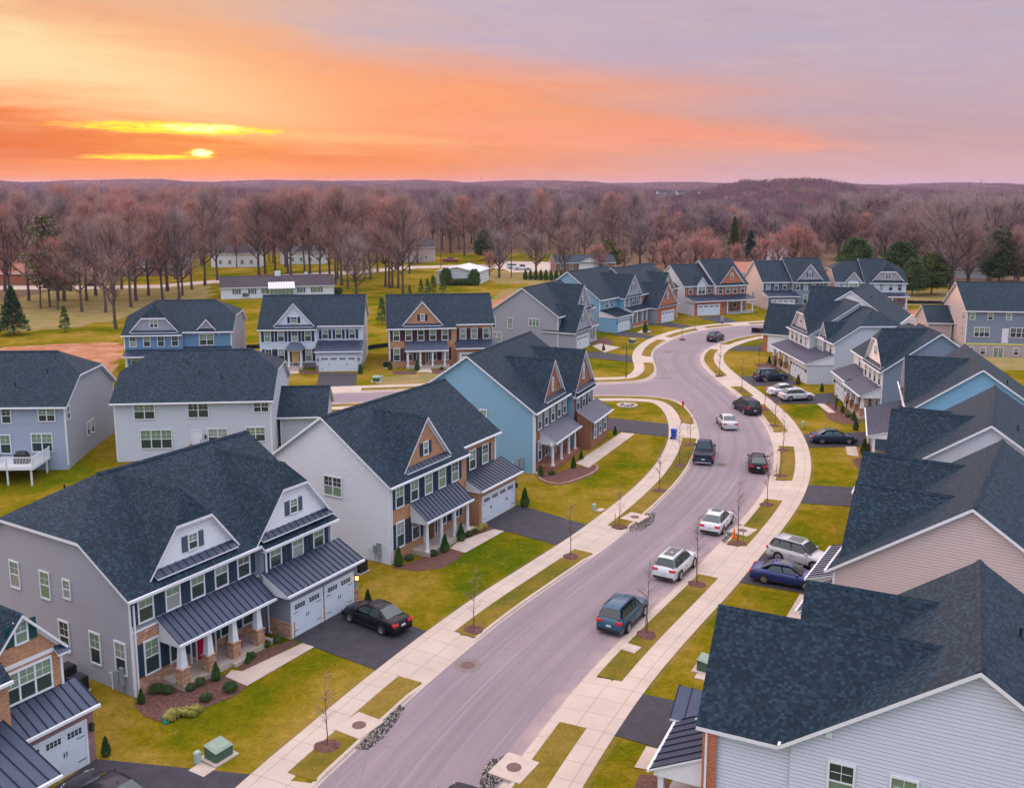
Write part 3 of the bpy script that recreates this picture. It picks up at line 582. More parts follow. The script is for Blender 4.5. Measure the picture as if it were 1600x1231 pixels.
        if stone:
            bs = [(x0 - 0.04, x0 + 0.35, yb), (x1 - 0.35, x1 + 0.04, yb)] + ([(doors[0][1] + 0.125, doors[1][0] - 0.125, yf + 0.2)] if len(doors) > 1 else [])
            for a, b, c_ in bs: q = s.mb(); q.box(a, b, yf - 0.05, c_, -0.4, 1.0); s.part(q, 'stone_pier', [stone])
        if lan:
            for k, u in enumerate((x0 + 0.3 if doors[0][0] - x0 > 0.5 else None, (doors[-1][1] + x1) / 2 + 0.05)):
                if u is not None: s.lantern('F', yf, u, 1.65, k in lit)
    def porch(s, x0, x1, yo, zf, cols, style, zt, floor='found', beam=True):
        p = s.mb(); p.box(x0, x1, yo, 0.0 if not isinstance(floor, tuple) else floor[1], -0.3, zf); s.part(p, 'porch_floor', [floor if not isinstance(floor, tuple) else floor[0]])
        yc = yo + 0.30
        if beam: s.trim.box(x0 + 0.1, x1 - 0.1, yc - 0.12, yc + 0.12, zt - 0.30, zt - 0.02)
        for c in cols:
            q = s.mb()
            if style == 'tapered':
                q.hexa([(c - 0.21, yc - 0.21, zf + 0.95), (c + 0.21, yc - 0.21, zf + 0.95), (c + 0.21, yc + 0.21, zf + 0.95), (c - 0.21, yc + 0.21, zf + 0.95)], [(c - 0.14, yc - 0.14, zt - 0.3), (c + 0.14, yc - 0.14, zt - 0.3), (c + 0.14, yc + 0.14, zt - 0.3), (c - 0.14, yc + 0.14, zt - 0.3)])
                k = s.part(q, 'column', ['trim']); r = s.mb(); r.box(c - 0.27, c + 0.27, yc - 0.27, yc + 0.27, zf, zf + 0.90); r.box(c - 0.32, c + 0.32, yc - 0.32, yc + 0.32, zf + 0.90, zf + 0.96); s.part(r, 'stone_pier', ['stone'], k)
            elif style == 'square':
                q.box(c - 0.12, c + 0.12, yc - 0.12, yc + 0.12, zf, zt - 0.3); q.box(c - 0.16, c + 0.16, yc - 0.16, yc + 0.16, zf, zf + 0.2); q.box(c - 0.15, c + 0.15, yc - 0.15, yc + 0.15, zt - 0.42, zt - 0.3); s.part(q, 'column', ['trim'])
            else:
                q.lathe([(0.19, zf), (0.19, zf + 0.08), (0.145, zf + 0.12), (0.12, zt - 0.42), (0.17, zt - 0.38), (0.17, zt - 0.3)], c, yc, 12); s.part(q, 'column', ['trim'])
    def downspout(s, x, y, zt, face='F'):
        p = s.mb(); d = -0.09 if face == 'F' else 0.09
        p.box(x - 0.04, x + 0.04, y + min(d, 0), y + max(d, 0), 0.15, zt - 0.1); p.box(x - 0.04, x + 0.04, y + (d * 3 if d < 0 else 0), y + (d * 3 if d > 0 else 0) , 0.08, 0.16); s.part(p, 'downspout', ['trim'])
    def vents(s, pts, B):
        for x, y in pts:
            z = B['ze'] + B['sl'] * ((y - B['yf']) if y < B['yr'] else (B['yb'] - y)) + 0.1
            p = s.mb(); p.tube((x, y, z - 0.1), (x, y, z + 0.45), 0.06, n=8); p.tube((x, y, z - 0.02), (x, y, z + 0.08), 0.13, 0.08, n=8); s.part(p, 'vent_pipe', ['vent_black'])
    def finish(s):
        s.part(s.roof, 'roof', [s.roofm, 'trim']); s.part(s.trim, 'trim', ['trim'])
        for i, (m, w_) in enumerate(s.walls.items()):
            o = s.part(w_, {'s': 'wall', 'b': 'brick_wall', 't': 'soffit', 'm': 'wall'}[m[0]] if not m.startswith('ston') else 'stone_wall', [m])
        return s.root
def row(h, face, c, us, z0, z1, w, **k):
    for u in us: h.win(face, c, u, z0, z1, w, **k)
# ---------------------------------------------------------------- street geometry (plan view, metres)
def smooth(pts, it=2):
    for _ in range(it):
        o = [pts[0]]
        for a, b in zip(pts, pts[1:]): o += [(a[0] * .75 + b[0] * .25, a[1] * .75 + b[1] * .25), (a[0] * .25 + b[0] * .75, a[1] * .25 + b[1] * .75)]
        pts = o + [pts[-1]]
    return pts
def resample(pts, step=0.75):
    out = [pts[0]]; acc = 0
    for a, b in zip(pts, pts[1:]):
        L = math.hypot(b[0] - a[0], b[1] - a[1])
        if L < 1e-6: continue
        t = step - acc
        while t <= L: out.append((a[0] + (b[0] - a[0]) * t / L, a[1] + (b[1] - a[1]) * t / L)); t += step
        acc = L - (t - step)
    out.append(pts[-1]); return out
def offset(pts, d, side):                                       # side +1 = left of travel
    n = []
    for i in range(len(pts)):
        a = pts[max(0, i - 1)]; b = pts[min(len(pts) - 1, i + 1)]; dx, dy = b[0] - a[0], b[1] - a[1]; L = math.hypot(dx, dy) or 1
        n.append((pts[i][0] - dy / L * d * side, pts[i][1] + dx / L * d * side))
    return n
Lk = [(-24.0, 2.0), (-18.5, 16.0), (-13.2, 29.0), (-8.7, 39.9), (-7.4, 42.7), (-5.7, 46.5), (-4.1, 49.8), (-2.0, 53.9), (0.6, 58.6), (3.9, 63.8), (7.7, 69.8), (11.3, 76.4), (14.1, 82.0), (16.5, 87.5), (18.5, 93.2), (20.2, 99.3), (21.3, 105.7), (21.9, 111.8), (21.7, 117.5), (20.3, 121.0), (17.0, 122.6), (10.8, 122.9), (-5, 121.3), (-20.3, 118.2), (-36, 116.0), (-52, 114.2), (-120, 109)]
Uk = [(-120, 116.5), (-53.7, 121.3), (-38, 122.3), (-21.2, 124.6), (-5.5, 127.4), (11.5, 130.2), (16.8, 131.0), (19.4, 133.0), (21.2, 137.6), (22.0, 141.9), (22.4, 149.4), (23.5, 155.9), (25.3, 162.0), (28.2, 168.8), (32.1, 175.3), (37.4, 181.4), (42.6, 184.9), (49.0, 187.4), (58, 190.6), (75, 195.2), (110, 199), (150, 200)]
Rk = [(-14.0, 2.0), (-9.6, 16.0), (-4.9, 29.0), (-1.0, 39.2), (0.0, 41.6), (1.9, 45.8), (3.9, 49.9), (6.1, 53.9), (8.9, 58.6), (11.9, 63.5), (15.3, 69.5), (18.9, 75.9), (22.0, 82.0), (24.5, 88.1), (26.3, 93.8), (27.7, 99.7), (28.7, 106.0), (29.3, 113.0), (29.2, 123.5), (28.7, 133.2), (28.7, 142.9), (29.5, 149.9), (31.7, 157.3), (34.9, 163.3), (39.1, 169.3), (44.0, 174.0), (52, 179.8), (62, 184.4), (75, 188.2), (110, 192), (150, 193)]
EDG = {'L': (resample(smooth(Lk)), 1), 'U': (resample(smooth(Uk)), 1), 'R': (resample(smooth(Rk)), -1)}
road_poly = EDG['L'][0] + EDG['U'][0] + list(reversed(EDG['R'][0]))
# aprons: stretches of kerb lowered for a driveway: (edge, world point at the pavement edge of the two driveway corners)
DRIVES = [  # edge, picture points of the driveway outline: two corners at the pavement, then round by the garage
    ('L', [(583, 1045), (667, 986), (552, 945), (456, 998)], 'dark asphalt driveway of the slate house with white clipped gables'),
    ('L', [(866, 851), (912, 822), (811, 789), (753, 820)], 'driveway'),
    ('L', [(1046, 682), (1049, 664), (935, 651), (925, 670)], 'driveway'),
    ('L', [(309, 1258), (372, 1208), (150, 1186), (70, 1240)], 'driveway'),
    ('U', [(984, 566), (984, 557), (926, 549), (903, 557)], 'driveway'),
    ('U', [(1020, 530), (1029, 526), (974, 517), (953, 523)], 'driveway'),
    ('U', [(1073, 514), (1088, 510.5), (1037, 502.5), (1013, 507)], 'driveway'),
    ('U', [(1137, 506.5), (1161, 504), (1123, 493.5), (1090, 497)], 'driveway'),
    ('U', [(493, 605), (556, 605), (558, 583), (499, 583)], 'driveway'),
    ('R', [(1141, 548), (1146, 541), (1196, 540), (1192, 549)], 'driveway'),
    ('R', [(1180, 603), (1161, 589), (1234, 584), (1245, 601)], 'driveway'),
    ('R', [(1217, 632), (1210, 621), (1303, 614), (1303, 631)], 'driveway'),
    ('R', [(1259, 699), (1246, 677), (1352, 675), (1352, 698)], 'driveway'),
    ('R', [(1251, 786), (1259, 757), (1345, 762), (1345, 793)], 'driveway'),
    ('R', [(1153, 910), (1189, 865), (1312, 884), (1300, 935)], 'driveway'),
    ('R', [(940, 1148), (998, 1087), (1080, 1100), (1040, 1172)], 'driveway'),
]
intervals = {'L': [], 'U': [], 'R': []}
for e, q, _ in DRIVES:
    pts = EDG[e][0]; idx = []
    for c in q[:2]:
        x, y = P(*c); idx.append(min(range(len(pts)), key=lambda i: (pts[i][0] - x) ** 2 + (pts[i][1] - y) ** 2))
    intervals[e].append((min(idx), max(idx)))
def inside_iv(e, i, pad=0): return any(a - pad <= i <= b + pad for a, b in intervals[e])
# zones painted on the ground (r = bare red soil, g = dry field, b = woodland floor)
def pxpoly(l): return [P(*a) for a in l]
def inpoly(px, py, poly):
    ins = np.zeros(px.shape, bool); n = len(poly)
    for i in range(n):
        x0, y0 = poly[i]; x1, y1 = poly[(i + 1) % n]
        if y0 == y1: continue
        c = ((y0 > py) != (y1 > py)) & (px < (x1 - x0) * (py - y0) / (y1 - y0) + x0); ins ^= c
    return ins
def sm(x, a, b): t = np.clip((x - a) / (b - a), 0, 1); return t * t * (3 - 2 * t)
def height(x, y):
    x = np.asarray(x, float); y = np.asarray(y, float); r = np.hypot(x, y); a = np.degrees(np.arctan2(x, y))
    z = -1.3 * np.exp(-((x + 45) / 10) ** 2 - ((y - 83) / 9) ** 2) - 2.5 * np.exp(-((x - 90) / 14) ** 4 - ((y - 161) / 8.0) ** 4)
    z = z - 5.0 * sm(r, 450, 1500) * sm(a, -2, 16)
    z = z + 24.0 * np.exp(-((a - 15.5) / 4.0) ** 4 - ((r - 1750) / 420) ** 2) + 4 * np.exp(-((a - 20) / 5) ** 2 - ((r - 1900) / 500) ** 2)
    far = 30 + 3.0 * np.sin(a * 0.55 + 0.6) + 2.0 * np.sin(a * 1.3 + 2) + 1.2 * np.sin(a * 3.1) - 14 * sm(a, -8, 26)
    z = z + far * sm(r, 3000, 5600) + 6 * np.sin(a * 0.8 + r * 0.0011) * sm(r, 1500, 3000)
    return z
def axis(lo, hi, fine0, fine1, st, mid0, mid1, ms, grow=1.16):
    a = list(np.arange(fine0, fine1 + .01, st)); v = fine1
    while v < mid1: v += ms; a.append(v)
    s = ms
    while v < hi: s *= grow; v += s; a.append(v)
    v = fine0; pre = []
    while v > mid0: v -= ms; pre.append(v)
    s = ms
    while v > lo: s *= grow; v -= s; pre.append(v)
    return np.array(list(reversed(pre)) + a)
gx = axis(-9000, 9000, -60, 95, 0.5, -240, 240, 3.0); gy = axis(-300, 12000, 22, 215, 0.5, 0, 460, 3.0, 1.07)
XX, YY = np.meshgrid(gx, gy); ZZ = height(XX, YY)
def corridor(e):                                                # wider where a driveway apron slopes down to the gutter
    pts, sd = EDG[e]; a = offset(pts, 0.5, sd); b = offset(pts, 2.2, sd); return [b[i] if inside_iv(e, i) else a[i] for i in range(len(pts))]
corr = corridor('L') + corridor('U') + list(reversed(corridor('R')))
near = (YY < 230) & (YY > -10) & (np.abs(XX) < 160)
ins = np.zeros(XX.shape, bool); ins[near] = inpoly(XX[near], YY[near], corr); ZZ[ins] = -0.35
zone = np.zeros(XX.shape + (4,), np.float32); zone[..., 3] = 1
def paint(ch, poly, val=1.0):
    k = inpoly(XX, YY, poly); zone[k, ch] = val
RR = np.hypot(XX, YY)
paint(1, pxpoly([(738, 486), (790, 452), (880, 444), (905, 452), (900, 480), (800, 520), (700, 520)]))
paint(0, pxpoly([(745, 484), (800, 458), (880, 452), (890, 470), (800, 500)]), 0.62)
paint(1, pxpoly([(0, 455), (120, 452), (330, 440), (335, 462), (180, 500), (120, 512), (0, 520)]), 0.9)
paint(1, pxpoly([(700, 425), (930, 418), (1000, 430), (930, 446), (790, 444)]), 0.8)
paint(1, pxpoly([(580, 590), (700, 580), (720, 606), (600, 611)]), 0.95)
paint(1, pxpoly([(1410, 455), (1520, 452), (1490, 475), (1400, 480)]), 1.0)
paint(1, [(66, 180), (80, 180), (80, 187), (66, 187)], 0.7)
paint(0, pxpoly([(0, 543), (80, 538), (195, 535), (192, 560), (165, 596), (140, 622), (112, 590), (60, 572), (0, 570)]))
paint(0, [(74, 152), (110, 150), (110, 166), (74, 166)]); paint(1, [(72, 140), (112, 138), (112, 152), (72, 154)], 0.75)
paint(0, pxpoly([(1385, 485), (1440, 483), (1440, 494), (1395, 492)]), 0.8)
wd = (RR > 385) | ((XX < -118) & (YY > 215)) | ((XX > 105) & (YY > 262)) | ((XX > 30) & (XX < 140) & (YY > 285)); zone[wd, 2] = 1; zone[wd, 1] = 0
ny, nx = XX.shape; vs = np.stack([XX, YY, ZZ], -1).reshape(-1, 3).astype(np.float32)
ii = np.arange(ny * nx).reshape(ny, nx); qd = np.stack([ii[:-1, :-1], ii[:-1, 1:], ii[1:, 1:], ii[1:, :-1]], -1).reshape(-1, 4)
me = bpy.data.meshes.new('ground'); me.vertices.add(len(vs)); me.vertices.foreach_set('co', vs.ravel())
me.loops.add(qd.size); me.loops.foreach_set('vertex_index', qd.ravel().astype(np.int32)); me.polygons.add(len(qd)); me.polygons.foreach_set('loop_start', np.arange(0, qd.size, 4, dtype=np.int32)); me.polygons.foreach_set('loop_total', np.full(len(qd), 4, dtype=np.int32))
me.update(); ca = me.color_attributes.new('zone', 'FLOAT_COLOR', 'POINT'); ca.data.foreach_set('color', zone.reshape(-1)); me.materials.append(MATS['ground']); me.validate()
tag(obj('ground', me), kind='structure')
# road surface: strips between sampled boundaries, with a per-vertex 'edge' value for the dust along the kerbs
def road_mesh():
    from mathutils.geometry import tessellate_polygon
    V = []; F = []; E = []
    outer = road_poly; inner = offset(EDG['L'][0], -1.3, 1) + offset(EDG['U'][0], -1.3, 1) + list(reversed(offset(EDG['R'][0], -1.3, -1)))
    n = len(outer)
    for a, b in zip(outer, inner): V += [(a[0], a[1], -0.115), (b[0], b[1], -0.10)]; E += [1.0, 0.0]
    for i in range(n - 1):
        F.append((2 * i, 2 * i + 2, 2 * i + 3, 2 * i + 1))
    tri = tessellate_polygon([[Vector((p[0], p[1], 0)) for p in inner]])
    for t in tri: F.append(tuple(2 * k + 1 for k in t))
    me = bpy.data.meshes.new('road'); me.from_pydata(V, [], F); me.update()
    import bmesh
    bm = bmesh.new(); bm.from_mesh(me); bmesh.ops.recalc_face_normals(bm, faces=bm.faces)
    for f in bm.faces:
        if f.normal.z < 0: f.normal_flip()
    bm.to_mesh(me); bm.free(); me.materials.append(MATS['road'])
    a = me.attributes.new('edge', 'FLOAT', 'POINT'); a.data.foreach_set('value', E); autouv(me)
    return tag(obj('road', me), kind='structure')
road_mesh()
def strip(name, e, prof, mat, sel=None, uv=True):               # prof(i) = [(offset, z), ...] cross-section at station i
    pts, sd = EDG[e]; V = []; F = []; UV = []; s = 0; rows = []
    offs = {}
    for i in range(len(pts)):
        if i: s += math.hypot(pts[i][0] - pts[i - 1][0], pts[i][1] - pts[i - 1][1])
        pr = prof(i); r = []
        a = pts[max(0, i - 1)]; b = pts[min(len(pts) - 1, i + 1)]; dx, dy = b[0] - a[0], b[1] - a[1]; L = math.hypot(dx, dy)
        for o, z in pr: r.append(len(V)); V.append((pts[i][0] - dy / L * o * sd, pts[i][1] + dx / L * o * sd, z)); UV.append((o, s))
        rows.append(r)
    for i in range(len(pts) - 1):
        if sel and not sel(i): continue
        for k in range(len(rows[i]) - 1):
            q = (rows[i][k], rows[i][k + 1], rows[i + 1][k + 1], rows[i + 1][k]); F.append(tuple(reversed(q)) if sd > 0 else q)
    me = bpy.data.meshes.new(name); me.from_pydata(V, [], F); me.materials.append(MATS[mat]); l = me.uv_layers.new(name='UVMap')
    for lp in me.loops: l.data[lp.index].uv = UV[lp.vertex_index]
    return tag(obj(name, me), kind='structure')
for e in EDG:
    def kp(i, e=e):
        low = 1.0
        for a, b in intervals[e]:
            d = max(a - i, i - b, 0); low = min(low, min(1.0, d / 2.0))
        t = -0.075 + 0.105 * low
        return [(-0.02, -0.113), (0.0, -0.108), (0.40, -0.092), (0.44, max(-0.088, t - 0.02)), (0.47, t), (0.60, t), (0.66, min(0.0, t))]
    strip('kerb', e, kp, 'sidewalk')
    strip('grass_verge', e, lambda i: [(0.58, -0.07), (0.64, 0.012), (1.3, 0.03), (2.2, 0.012), (3.9, 0.008)], 'verge', sel=lambda i, e=e: not inside_iv(e, i) and not inside_iv(e, i - 0, 0))
    strip('driveway_apron', e, lambda i: [(0.60, -0.070), (2.1, 0.034)], 'sidewalk', sel=lambda i, e=e: inside_iv(e, i))
    strip('pavement', e, lambda i: [(2.08, -0.05), (2.10, 0.035), (3.58, 0.040), (3.60, -0.05)], 'sidewalk')
wr_ = strip('road', 'R', lambda i: [(-0.8 - 0.5 * k, -0.096) for k in range(15)], 'road')
wa = wr_.data.attributes.new('wear', 'FLOAT', 'POINT'); wa.data.foreach_set('value', [(0.0 if v_ % 15 in (0, 14) else 1.0) for v_ in range(len(wr_.data.vertices))])
for p_ in wr_.data.polygons:
    if p_.normal.z < 0: wr_.data.flip_normals(); break
# asphalt driveways
for k, (e, q, lab) in enumerate(DRIVES):
    a, b = intervals[e][[i for i, d in enumerate([d for d in DRIVES if d[0] == e]) if d[1] is q][0]]
    pts, sd = EDG[e]
    c = [P(*p) for p in q]; cx = sum(p[0] for p in c) / 4; cy = sum(p[1] for p in c) / 4
    o2 = offset(pts, 3.5, sd); near_ = [o2[i] for i in range(a, b + 1)]
    d0 = (near_[0][0] - c[0][0]) ** 2 + (near_[0][1] - c[0][1]) ** 2; d1 = (near_[-1][0] - c[0][0]) ** 2 + (near_[-1][1] - c[0][1]) ** 2
    if d0 > d1: near_ = list(reversed(near_))
    sheet('driveway', near_ + [c[2], c[3]], 0.030, 'driveway')
# construction-side path on the other side of the far road, distant lane behind the trees
for pl in ([(0, 447), (130, 447), (250, 445), (330, 438), (430, 430), (560, 422), (640, 416), (720, 414), (800, 414), (860, 413), (862, 422), (800, 421), (720, 418), (650, 420), (560, 428), (430, 436), (330, 443), (250, 450), (130, 452), (0, 453)],
           [(770, 414), (790, 408), (880, 410), (925, 417), (905, 423), (860, 424), (800, 426)]):
    sheet('lane', pxpoly(pl), 0.02 if len(pl) > 8 else 0.028, 'concrete')
# front paths and porch approaches
for pl in ([(473, 1005), (491, 1011), (386, 1072), (352, 1057), (362, 1047), (378, 1049)], [(772, 827), (788, 830), (727, 864), (703, 857), (716, 846)], [(971, 676), (992, 678), (920, 731), (899, 724)],
           [(447, 584), (467, 584), (466, 575), (452, 575)], [(651, 582), (676, 582), (672, 576), (658, 576)], [(925, 541), (937, 537), (969, 543), (945, 551)], [(995, 520), (1003, 516), (1019, 518), (1008, 521)], [(1276, 631), (1288, 631), (1306, 645), (1294, 645)], [(1321, 698), (1338, 698), (1342, 714), (1324, 711)], [(1228, 965), (1250, 928), (1262, 931), (1262, 972)],
           [(1385, 1200), (1010, 1178), (1000, 1199), (1040, 1240), (1060, 1240), (1050, 1180)] if False else [(1010, 1166), (991, 1199), (1030, 1206), (1050, 1175)], [(1350, 462), (1390, 462), (1392, 466), (1352, 466)], [(1378, 485), (1386, 485), (1392, 497), (1380, 497)]):
    sheet('garden_path', pxpoly(pl), 0.034, 'concrete')
BEDS = [[(210, 1090), (232, 1076), (300, 1068), (365, 1050), (384, 1073), (370, 1086), (330, 1102), (285, 1120), (255, 1130), (225, 1118), (212, 1105)], [(372, 1043), (400, 1020), (455, 1000), (466, 1004), (384, 1050)],
        [(612, 886), (640, 880), (700, 855), (725, 862), (715, 875), (690, 888), (650, 892), (618, 888)], [(717, 845), (735, 835), (768, 822), (775, 828), (725, 850)],
        [(838, 741), (870, 738), (905, 728), (936, 731), (925, 740), (880, 755), (850, 750)], [(900, 720), (930, 706), (968, 676), (960, 690), (915, 727)],
        [(410, 580), (453, 580), (453, 586), (410, 587)], [(470, 579), (498, 579), (498, 584), (470, 585)], [(612, 580), (650, 580), (650, 585), (615, 585)], [(675, 578), (712, 576), (712, 584), (675, 584)],
        [(925, 535), (945, 526), (960, 537), (935, 545)], [(1004, 517), (1015, 514), (1022, 520), (1010, 523)], [(1180, 570), (1215, 563), (1235, 578), (1190, 580)], [(1285, 640), (1300, 630), (1345, 652), (1345, 662), (1320, 664), (1296, 656)],
        [(1330, 718), (1352, 714), (1352, 735), (1340, 732)], [(142, 1200), (148, 1198), (178, 1205), (178, 1214), (150, 1212)], [(563, 947), (572, 937), (596, 938), (598, 947), (575, 952)], [(990, 1231), (1000, 1210), (1040, 1212), (1050, 1240)]]
for b_ in BEDS: sheet('mulch_bed', pxpoly(b_), 0.026, 'mulch')
# ---------------------------------------------------------------- the houses
def std_row(h, y, xs, **k): row(h, 'F', y, xs, 4.05, 5.55, 0.85, **k)
def low_row(h, y, xs, **k): row(h, 'F', y, xs, 1.05, 2.85, 0.85, **k)
# slate house with two clipped gables (left foreground)
h = House('slate_house', 'slate blue fronted house with two white clipped gables, red door under dark porch roof', -20.06, 47.73, 58.5)
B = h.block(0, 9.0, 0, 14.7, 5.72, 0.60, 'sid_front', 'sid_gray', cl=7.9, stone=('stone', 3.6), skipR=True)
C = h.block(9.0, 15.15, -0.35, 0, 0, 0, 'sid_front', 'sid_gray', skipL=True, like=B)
h.gable(4.65, 3.0, 0.45, 1.28, 'sid_brightw', B, clip=8.35, win=(6.75, 7.6, 0.55, 1, 'shut_gray')); h.gable(12.05, 3.25, -0.1, 1.22, 'sid_brightw', C, clip=8.45, win=(6.75, 7.6, 0.55, 1, 'shut_gray'))
h.pent(1.8, 7.5, 0.42, 6.35, 0.5, 0.32); h.pent(9.0, 15.1, -0.12, 6.2, 0.45, 0.3)
std_row(h, 0, [0.95, 2.72, 4.42, 6.15, 7.85], sh='shut_slate', hd=0.2); row(h, 'F', -0.35, [10.1, 12.0, 13.9], 3.95, 5.35, 0.85, sh='shut_slate', hd=0.12)
low_row(h, -0.05, [1.12, 2.75, 6.3, 8.0], sh='shut_slate'); h.door('F', -0.05, 4.55, 0.35, mat='door_red')
h.garage(9.25, 15.4, -2.25, -0.5, 2.95, [(9.45, 11.95), (12.35, 14.85)], 'sid_front', 'sid_front', 'stone', lit=(1,)); h.lean(8.75, 15.6, -0.5, 4.0, -2.65, 3.0)
h.porch(1.75, 8.3, -1.75, 0.32, [1.95, 3.75, 5.55, 7.4], 'tapered', 2.85, 'porch_stone'); h.lean(1.55, 8.6, 0, 3.9, -1.8, 2.8)
p = h.mb(); p.box(5.1, 6.6, -2.05, -1.76, -0.2, 0.2); h.part(p, 'step', ['concrete'])
for y in (10.25, 7.35): h.win('L', 0, y, 3.94, 5.45, 0.8)
h.win('L', 0, 5.35, 4.4, 5.4, 0.55); h.win('L', 0, 12.6, 3.94, 5.45, 0.8)
for y in (5.9, 3.15, 1.0): h.win('L', 0, y, 1.15, 2.85, 0.8)
h.downspout(0.15, -0.06, 5.3); h.downspout(9.1, -0.56, 5.3); h.vents([(3.0, 9.5), (8.5, 10.5)], B)
h.finish()
p = MB()
# tan brick house with central gable
def brick_gable_house(name, label, x, y, yaw, front='brick_tan', side='sid_white', gmat=None, shut='shut_navy', door='door_wood', porch=True, garx=(9.95, 16.0), gfront=None, mirror=False, z=0, win0=None, near=True, D=11.9, stone=None, colst='round', second='brick'):
    h = House(name, label, x, y, yaw, mirror, z, near=near); gmat = gmat or front; gfront = gfront or front
    if not near: h.roofm = 'shingle'
    B = h.block(0, 10.05, 0, D, 6.0, 0.70, front, side, stone=stone, skipR=True); C = h.block(10.05, 15.55, 0.6, D, 6.0, 0.70, front, side, skipL=True, like=B)
    h.gable(5.05, 2.85, 0.42, 1.17, gmat, B, win=(6.95, 7.85, 0.5, 1, shut)); h.pent(2.2, 7.9, 0.40, 6.5, 0.42, 0.30)
    std_row(h, 0, [1.14, 2.95, 4.75, 6.55, 8.35], sh=shut); std_row(h, 0.6, [11.85, 13.8] if near else [11.1, 12.8, 14.6], sh=shut)
    low_row(h, 0 if not stone else -0.05, [1.14, 3.05, 6.6, 8.35], sh=shut); h.door('F', 0, 4.95, 0.35, mat=door)
    h.garage(garx[0] + 0.1, garx[1], -1.2 if near else -1.5, 0.6, 2.95, [(10.5, 15.5)], gfront, gfront); h.lean(garx[0] - 0.15, garx[1] + 0.3, 0.6, 3.95, -1.6 if near else -1.9, 3.0)
    if porch: h.porch(2.5, 8.9, -1.55, 0.35, [2.75, 4.6, 6.4, 8.2], colst, 2.75, 'porch_stone'); h.lean(2.3, 8.6, 0, 3.95, -1.55, 2.75)
    h.downspout(0.15, -0.02, 5.6); h.downspout(15.3, 0.58, 5.6); h.vents([(3.0, 8.8), (7.0, 9.4)], B)
    return h
h = brick_gable_house('brick_house', 'tan brick house with white sided end, navy shutters and one steep gable', -8.70, 65.93, 59.8)
h.win('L', 0, 5.2, 4.35, 5.75, 0.8, n=2); h.finish()
h = brick_gable_house('brick_house', 'brown brick house with plum shutters between the pale blue house and the grey gable end', -18.3, 141.6, 8.0, side='sid_slate', shut='shut_plum', near=False, colst='square')
h.finish()
# teal corner house
h = House('teal_house', 'teal sided corner house with two tall red brown brick gables facing the road bend', 2.07, 88.05, 67.5)
B = h.block(0, 9.6, 0, 13.6, 6.05, 0.70, 'brick_brown', 'sid_teal', skipR=True); C = h.block(9.6, 16.1, -0.6, 13.6, 5.85, 0.70, 'brick_brown', 'sid_teal', skipL=True, like=B)
h.gable(5.9, 2.9, 0.35, 1.2, 'brick_brown', B, win=(6.9, 8.1, 0.3, 1, None)); h.gable(12.85, 3.35, -0.55, 1.2, 'brick_brown', C, win=(6.9, 8.4, 0.35, 1, None))
h.pent(3.2, 8.7, 0.33, 6.5, 0.42, 0.3); h.pent(9.7, 16.0, -0.58, 6.25, 0.42, 0.3)
std_row(h, 0, [1.4, 3.2, 5.05, 6.9, 8.5], sh='shut_gray'); row(h, 'F', -0.6, [11.0, 12.9, 14.8], 3.9, 5.4, 0.85, sh='shut_gray'); low_row(h, 0, [1.45, 3.3], sh='shut_gray'); h.door('F', 0, 5.1, 0.5, mat='door_wood'); low_row(h, 0, [7.2])
h.garage(10.0, 16.1, -2.45, -0.9, 2.9, [(11, 12)], 'brick_brown', 'brick_brown', lan=False) if False else None
for nm_, q in (('brick_brown', [(10.0, -2.4, -0.4), (16.1, -2.4, -0.4), (16.1, -2.4, 2.95), (10.0, -2.4, 2.95)]), ('brick_brown', [(10.0, -0.9, -0.4), (10.0, -2.4, -0.4), (10.0, -2.4, 2.95), (10.0, -0.9, 2.95)]), ('brick_brown', [(16.1, -2.4, -0.4), (16.1, -0.9, -0.4), (16.1, -0.9, 2.95), (16.1, -2.4, 2.95)])): h.wall(nm_, q)
row(h, 'F', -2.4, [11.35, 13.05, 14.75], 1.05, 2.7, 0.8, sh='shut_gray'); h.lean(9.8, 16.4, -0.9, 4.05, -2.8, 3.0, 'metal_light', close='brick_brown')
h.porch(1.0, 8.6, -1.6, 0.55, [1.6, 4.0, 6.2, 8.1], 'round', 2.8, 'brick_brown'); h.lean(1.4, 8.9, 0, 3.85, -1.7, 2.8, 'metal_light')
h.win('L', 0, 5.2, 4.6, 5.7, 0.6); h.downspout(0.15, -0.02, 5.6); h.vents([(4, 9.6)], B); h.finish()
# bottom-left tan brick house with green shutters
h = House('brick_house', 'tan brick house with green shutters at the lower left corner', -19.77, 42.21, 58.0)
B = h.block(-15, -3.75, 0.3, 13, 5.9, 0.70, 'brick_tan', 'brick_tan', nocorner=True, ohr=0.02)
h.gable(-2.4, 1.85, 1.35, 1.14, 'brick_tan', dict(x0=0, yf=11.5, yr=12, ze=5.9, sl=0.7, yb=12), zb=5.75, win=(6.6, 7.55, 0.5, 1, 'shut_green'), yb=12.5, wz='brick_tan', wside='sid_gray', oh=0.2, pent=False)
p = h.mb(); p.slab([(-0.95, 0.95, 5.45), (-0.3, 0.95, 5.45), (-0.3, 1.33, 5.75), (-0.95, 1.33, 5.75)], 0.1); h.part(p, 'eave_return', ['metal_roof', 'trim'])
h.win('F', 1.35, -2.3, 3.9, 5.3, 0.76, n=3); h.win('F', 0.3, -5.6, 4.0, 5.5, 0.85, sh='shut_green'); h.win('F', 0.3, -8.2, 4.0, 5.5, 0.85, sh='shut_green'); h.win('F', 0.3, -5.6, 1.1, 2.9, 0.85, sh='shut_green')
h.garage(-5.2, -0.05, 0, 1.35, 2.8, [(-4.75, -0.55)], 'brick_mauve', 'brick_mauve'); h.lean(-3.74, 0.1, 1.35, 3.75, -0.3, 2.9)
